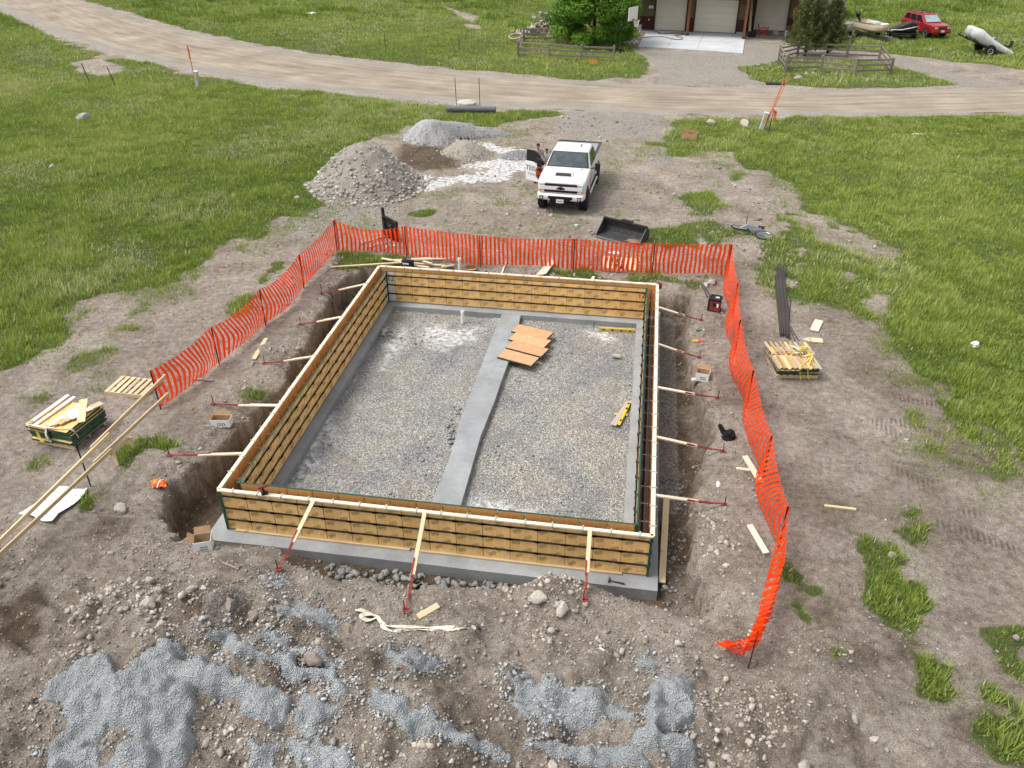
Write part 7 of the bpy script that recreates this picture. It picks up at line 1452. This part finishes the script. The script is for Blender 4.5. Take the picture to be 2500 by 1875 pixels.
# clods and stones over the dug ground; denser on the heaps in front and around the trench edge
def wclod(x, y):
    fg = sstep(-.6, -2.6, y)*sstep(15.5, 10.5, x)*(.35+1.3*sstep(.42, .62, fbm(x/1.2, y/1.2, 101, 3))); s = poly_sd(x, y, PIT); rim = .5*np.exp(-((s+.5)/.7)**2)*sstep(.35, .6, fbm(x/.8, y/.8, 103, 3)); inn = .2*(s > .15)*((y < .0) | (x > 10.0) | (x < -.35)); inn = inn+.35*(s > -.1)*(s < .25); return np.clip(fg+rim+inn+.03, 0, 1)*(1-grass_mask(x, y)*.8)
x, y, rg_ = rnd_sites(120000, -6.5, 17, -8, 14.2, wclod, 111); inside = (x > -.42) & (x < 10.02) & (y > -.42) & (y < 12.95); x, y = x[~inside], y[~inside]
sz = np.clip(rg_.lognormal(-4.15, .55, len(x)), .009, .11); tn = np.clip(rg_.normal(.42, .2, len(x))+.2*(fbm(x/1.5, y/1.5, 105, 3)-.5), 0, 1); scatter('rubble', x, y, height(x, y), sz, tn, CLOD, 112)
HEAPZ = [un_g(S3(q)) for q in ([(300, 900), (560, 860), (760, 870), (860, 900), (830, 960), (640, 1000), (500, 1010), (380, 1090), (330, 1200), (250, 1180), (280, 1020)], [(600, 1000), (860, 960), (1060, 960), (1230, 1010), (1200, 1060), (1060, 1040), (820, 1080), (640, 1100), (520, 1120)], [(1290, 1180), (1420, 1160), (1420, 1230), (1320, 1230)], [(850, 1380), (930, 1370), (1080, 1480), (1100, 1640), (960, 1600), (860, 1640), (840, 1520)], [(1480, 1390), (1700, 1500), (1820, 1560), (1700, 1640), (1540, 1560)])]+[un_g(S4(q)) for q in ([(-60, 870), (60, 850), (160, 830), (280, 850), (300, 940), (240, 1010), (100, 1000), (0, 980)], [(780, 1280), (1000, 1300), (1300, 1400), (1350, 1500), (1100, 1659), (820, 1659)], [(800, 560), (900, 560), (960, 700), (900, 780), (800, 740)], [(100, 1080), (300, 1100), (560, 1120), (520, 1180), (300, 1160), (150, 1150)])]
x, y, rg_ = rnd_sites(26000, -6.5, 15, -8, 3, lambda x, y: .8*polymask(x, y, HEAPZ, .25, .4, .6, 160), 161); scatter('soil_lumps', x, y, height(x, y), np.clip(rg_.lognormal(-3.35, .55, len(x)), .014, .15), np.clip(rg_.normal(.60, .2, len(x)), 0, 1), CLOD, 162, .35)
x, y, rg_ = rnd_sites(9000, -6.5, 17, -8, 15, lambda x, y: np.clip(.10+.5*sstep(-.8, -3, y)*sstep(.45, .6, fbm(x/1.7, y/1.7, 121, 3))+.4*np.exp(-((poly_sd(x, y, PIT)+.6)/.8)**2)*sstep(.45, .6, fbm(x/1.1, y/1.1, 122, 3)), 0, 1), 113); inside = (x > -.42) & (x < 10.02) & (y > -.42) & (y < 12.95); x, y = x[~inside], y[~inside]
scatter('pebbles', x, y, height(x, y), np.clip(rg_.lognormal(-3.6, .5, len(x)), .012, .10), np.clip(rg_.normal(.36, .22, len(x)), 0, 1), PEB, 114)
x, y, rg_ = rnd_sites(6000, -12, 26, 14, 36, lambda x, y: .35*(1-grass_mask(x, y))+.5*polymask(x, y, PALE, .5, .5, 1, 130), 115); scatter('loose_pebbles', x, y, height(x, y), np.clip(rg_.lognormal(-3.1, .5, len(x)), .02, .14), np.clip(rg_.normal(.5, .25, len(x)), 0, 1), PEB, 116)
x, y, rg_ = rnd_sites(2600, FI[0], FI[2], FI[1], FI[3], lambda x, y: .2+.8*sstep(.5, .62, fbm(x/1.1, y/1.1, 131, 3)), 117); k = ~((x > 4.3) & (x < 5.4)); x, y = x[k], y[k]; scatter('floor_stones', x, y, np.full(len(x), -.955), np.clip(rg_.lognormal(-3.7, .45, len(x)), .012, .07), np.clip(rg_.normal(.6, .22, len(x)), 0, 1), CGR, 118)
# broken concrete lumps along the centre strip and left corner, in the front trench: one thing each where they show
def boulder(s, size, mat, label, name='boulder', cat='rock', group=None, seed=0, z=None, dz=0.0):
    v, f = RV2[seed % 6]; me = bpy.data.meshes.new(name); me.from_pydata((v*size).tolist(), [], f.tolist()); me.materials.append(mat); me.polygons.foreach_set('use_smooth', [True]*len(f)); me.set_sharp_from_angle(angle=R(30)); a = me.attributes.new('tint', 'FLOAT', 'POINT'); a.data.foreach_set('value', [random.uniform(.05, .2) if 'dark' in label else random.uniform(.45, .8)]*len(v))
    o = bpy.data.objects.new(name, me); COL.objects.link(o); o.location = (G(*s)+Vector((0, 0, size*.22+dz))) if z is None else Vector(un(s[0], s[1], z))+Vector((0, 0, size*.3)); o.rotation_euler = (0, 0, seed*1.3); return tag(o, label, cat, group)
for i, (s, sz_, mt_, lb) in enumerate([((1312, 1462), .27, CLOD, 'large pale boulder on the dirt mound by the right front brace'), ((1370, 1490), .24, CLOD, 'brown boulder below the right front brace foot'), ((299, 1246), .26, CLOD, 'flat grey brown boulder on the left dirt below the orange vest'), ((469, 1441), .17, PEB, 'smooth pale boulder on the heap above the left spill'), ((560, 1478), .22, CLOD, 'dark clod on the heap above the winding rope'), ((362, 1480), .30, CLOD, 'broad pale clod on the left heap'),
        ((619, 1505), .20, CLOD, 'dark boulder left of the rough patch under the webbing'), ((765, 1612), .26, CLOD, 'dark brown clod beside the winding rope'), ((1738, 692), .27, PEB, 'larger smooth stone at the back right fence corner'), ((1723, 699), .20, PEB, 'smaller smooth stone at the back right fence corner'), ((2176, 1358), .16, CLOD, 'grey rock at the top of the big grass tuft'), ((2086, 1757), .14, PEB, 'pale rock on the lower right dirt'), ((2135, 1808), .13, CLOD, 'brown rock on the lower right dirt'), ((1965, 1875), .2, CLOD, 'brown rock at the bottom edge right of the coil'),
        ((1735, 1341), .12, PEB, 'bluish pale stone on the right bank near the lone pale board'), ((1720, 1362), .11, PEB, 'yellowish stone on the right bank near the lone pale board'), ((1741, 1280), .13, CLOD, 'round grey rock on the right bank'), ((1623, 1435), .13, CGR, 'grey stone at the foot of the trench plank'), ((1350, 1872), .16, CLOD, 'brown rock in the loop of the coil'),
        ((1948, 193), .42, PEB, 'pale boulder in the grass before the right rail fence'), ((1968, 183), .25, PEB, 'left white stone before the right rail fence'), ((1985, 182), .28, PEB, 'right white stone before the right rail fence'), ((205, 290), .55, CGR, 'grey boulder in the left meadow'), ((131, 411), .35, CGR, 'small grey boulder at the left of the left meadow'), ((725, 484), .2, PEB, 'pale boulder at the left foot of the big stone pile'), ((696, 479), .16, PEB, 'pale flat stone at the meadow edge left of the stone pile'), ((1737, 303), .45, CLOD, 'left dirt lump in the grass left of the leaning pedestal'), ((1785, 299), .40, PEB, 'middle pale lump in the grass left of the leaning pedestal'), ((1818, 307), .55, CLOD, 'right dirt lump in the grass left of the leaning pedestal'),
        ((821, 646), .16, PEB, 'pale stone left of the lumber heap behind the back wall'), ((797, 662), .15, PEB, 'white stone at the top of the left trench'), ((808, 648), .12, PEB, 'small pale stone near the left end of the lumber heap'), ((1441, 658), .14, PEB, 'round stone under the back fence net'), ((1402, 673), .14, CLOD, 'stone in grass behind the back wall, left of the board end'), ((1464, 680), .11, PEB, 'white stone behind the back wall, right of the board end'), ((617, 889), .14, PEB, 'stone at the near end of the left bank board'), ((270, 1352), .1, CLOD, 'small stone on the left dirt near the front'), ((1275, 524), .14, PEB, 'pale stone on the drive left below the truck'), ((1345, 527), .16, PEB, 'left stone of the scatter before the truck'), ((1338, 555), .22, PEB, 'yellowish stone heap top before the back fence')]):
    boulder(s, sz_*.78, mt_, lb, seed=i)
for i, (s, sz_) in enumerate([((928, 808), .16), ((938, 812), .15), ((936, 820), .12), ((945, 806), .14)]): boulder(s, sz_, CGR, ('tall grey concrete lump at the left footing, farthest left of four', 'grey concrete lump at the left footing, lower of the middle two', 'smallest grey concrete lump at the left footing, nearest', 'grey concrete lump at the left footing, farthest right of four')[i], 'concrete_lump', 'concrete lump', 'concrete lumps at the left footing', i, -.95)
x = np.array([un(a, c, -.93)[:2] for a, c in [(random.uniform(1092, 1125), random.uniform(985, 1085)) for _ in range(26)]+[(random.uniform(925, 960), random.uniform(800, 825)) for _ in range(12)]]); scatter('concrete_crumbs', x[:, 0], x[:, 1], np.full(len(x), -.95), RNG.uniform(.04, .10, len(x)), RNG.uniform(.2, .7, len(x)), CGR, 140)
rg_ = np.random.default_rng(9); x = rg_.uniform(2.3, 7.4, 260); y = rg_.uniform(-1.1, -.45, 260); scatter('trench_stones', x, y, height(x, y), rg_.uniform(.03, .14, 260), rg_.uniform(.05, .5, 260), CGR, 141)
rg_ = np.random.default_rng(10); x = rg_.uniform(10.05, 10.7, 90); y = rg_.uniform(-1, 4, 90); scatter('bank_stones', x, y, height(x, y), rg_.uniform(.03, .08, 90), rg_.uniform(.0, .4, 90), CGR, 142)
# ================================================================ STONE PILES
def pile(label, cs, foot, peak, mat, n_st, stmat, smin, smax, seed, hgt, shelf=0.0, rad=None):
    """a heap: foot is a list of pixel points round the base, peak a world height"""
    P = np.array(un2(foot)); c = np.array(un(cs[0], cs[1], 0)[:2]) if len(cs) == 2 else np.array(cs[:2])
    st = .07; X, Y = np.meshgrid(np.arange(P[:, 0].min()-.6, P[:, 0].max()+.6, st), np.arange(P[:, 1].min()-.6, P[:, 1].max()+.6, st)); x, y = X.ravel(), Y.ravel()
    # share of the way from the rim to the peak along each bearing
    a = np.arctan2(P[:, 1]-c[1], P[:, 0]-c[0]); o_ = np.argsort(a); a = a[o_]; rr = np.hypot(*(P-c).T)[o_]; aa = np.concatenate([a-2*np.pi, a, a+2*np.pi]); rrr = np.tile(rr, 3)
    def hp(x, y):
        th_ = np.arctan2(y-c[1], x-c[0]); rim = np.interp(th_, aa, rrr)*(1+.22*(fbm(th_*2+50, th_*0, seed, 2)-.5)); f = np.hypot(x-c[0], y-c[1])/rim; q = np.clip(1-f, 0, 1); return hgt*(q**.92*(1-.18*np.exp(-(f/.22)**2)))+.16*hgt*np.clip(q*4, 0, 1)*(fbm(x/.6, y/.6, seed+2, 4)-.5), f
    h_, f = hp(x, y); z = height(x, y)+np.where(f < 1.04, h_+.02, -.1)
    ii = np.arange(len(x)).reshape(X.shape); k = (f < 1.08).reshape(X.shape); cc = k[:-1, :-1] & k[:-1, 1:] & k[1:, :-1] & k[1:, 1:]; F = np.stack([ii[:-1, :-1][cc], ii[:-1, 1:][cc], ii[1:, 1:][cc], ii[1:, :-1][cc]], -1); used, inv = np.unique(F, return_inverse=True)
    t = thing('gravel_pile', label, 'gravel pile', (c[0], c[1], 0), 0, 'heaps of stone and gravel'); o = npmesh('heap', np.stack([x-c[0], y-c[1], z], 1)[used], inv.reshape(-1, 4), mat); o.parent = t
    rg_ = np.random.default_rng(seed+5); N = n_st*3; sx_ = rg_.uniform(P[:, 0].min()-.3, P[:, 0].max()+.3, N); sy_ = rg_.uniform(P[:, 1].min()-.3, P[:, 1].max()+.3, N); h2, f2 = hp(sx_, sy_); k = (f2 < 1.1) & (rg_.random(N) < .22+.78*f2**2); sx_, sy_, h2, f2 = sx_[k], sy_[k], h2[k], f2[k]
    sz = np.clip(smin*np.exp(rg_.gamma(1.6, .34, len(sx_))), smin, smax)*(.7+.5*f2); s_ = scatter('stones', sx_-c[0], sy_-c[1], height(sx_, sy_)+h2, sz, np.clip(rg_.normal(.55, .2, len(sx_)), 0, 1), stmat, seed+6, .3); s_.parent = t; return t
HEAP = simple('heap_fines', (.25, .225, .19), .95, 0, .22, 5, bmp=.6); HEAPG = simple('grey_gravel_heap', (.33, .325, .32), .95, 0, .22, 14, bmp=.8); HEAPB = simple('brown_gravel_heap', (.30, .265, .22), .95, 0, .22, 14, bmp=.8); HEAPD = simple('dark_gravel_heap', (.17, .17, .175), .95, 0, .2, 14, bmp=.8)
pile('tallest conical pile of pale round stones at the meadow edge', (895, 450), [(757, 455), (775, 480), (830, 495), (900, 502), (970, 490), (1015, 475), (1032, 455), (1000, 425), (900, 412), (800, 425)], 0, HEAP, 2600, PEB, .026, .13, 201, 2.35)
pile('long grey gravel pile with a trailing ridge behind the other piles', (1045, 345), [(984, 338), (1000, 352), (1050, 357), (1095, 354), (1120, 345), (1160, 336), (1240, 330), (1130, 318), (1070, 314), (1010, 320)], 0, HEAPG, 1500, CGR, .022, .055, 221, 1.35)
pile('low brown gravel pile beside the white powder', (1130, 378), [(1083, 372), (1100, 385), (1130, 392), (1165, 390), (1198, 378), (1180, 366), (1140, 358), (1100, 362)], 0, HEAPB, 1000, PEB, .024, .06, 241, .85)
pile('small flat dark gravel pile surrounded by white powder', (1262, 384), [(1222, 384), (1245, 390), (1290, 390), (1305, 382), (1290, 374), (1250, 372)], 0, HEAPD, 500, CGR, .025, .06, 261, .35)
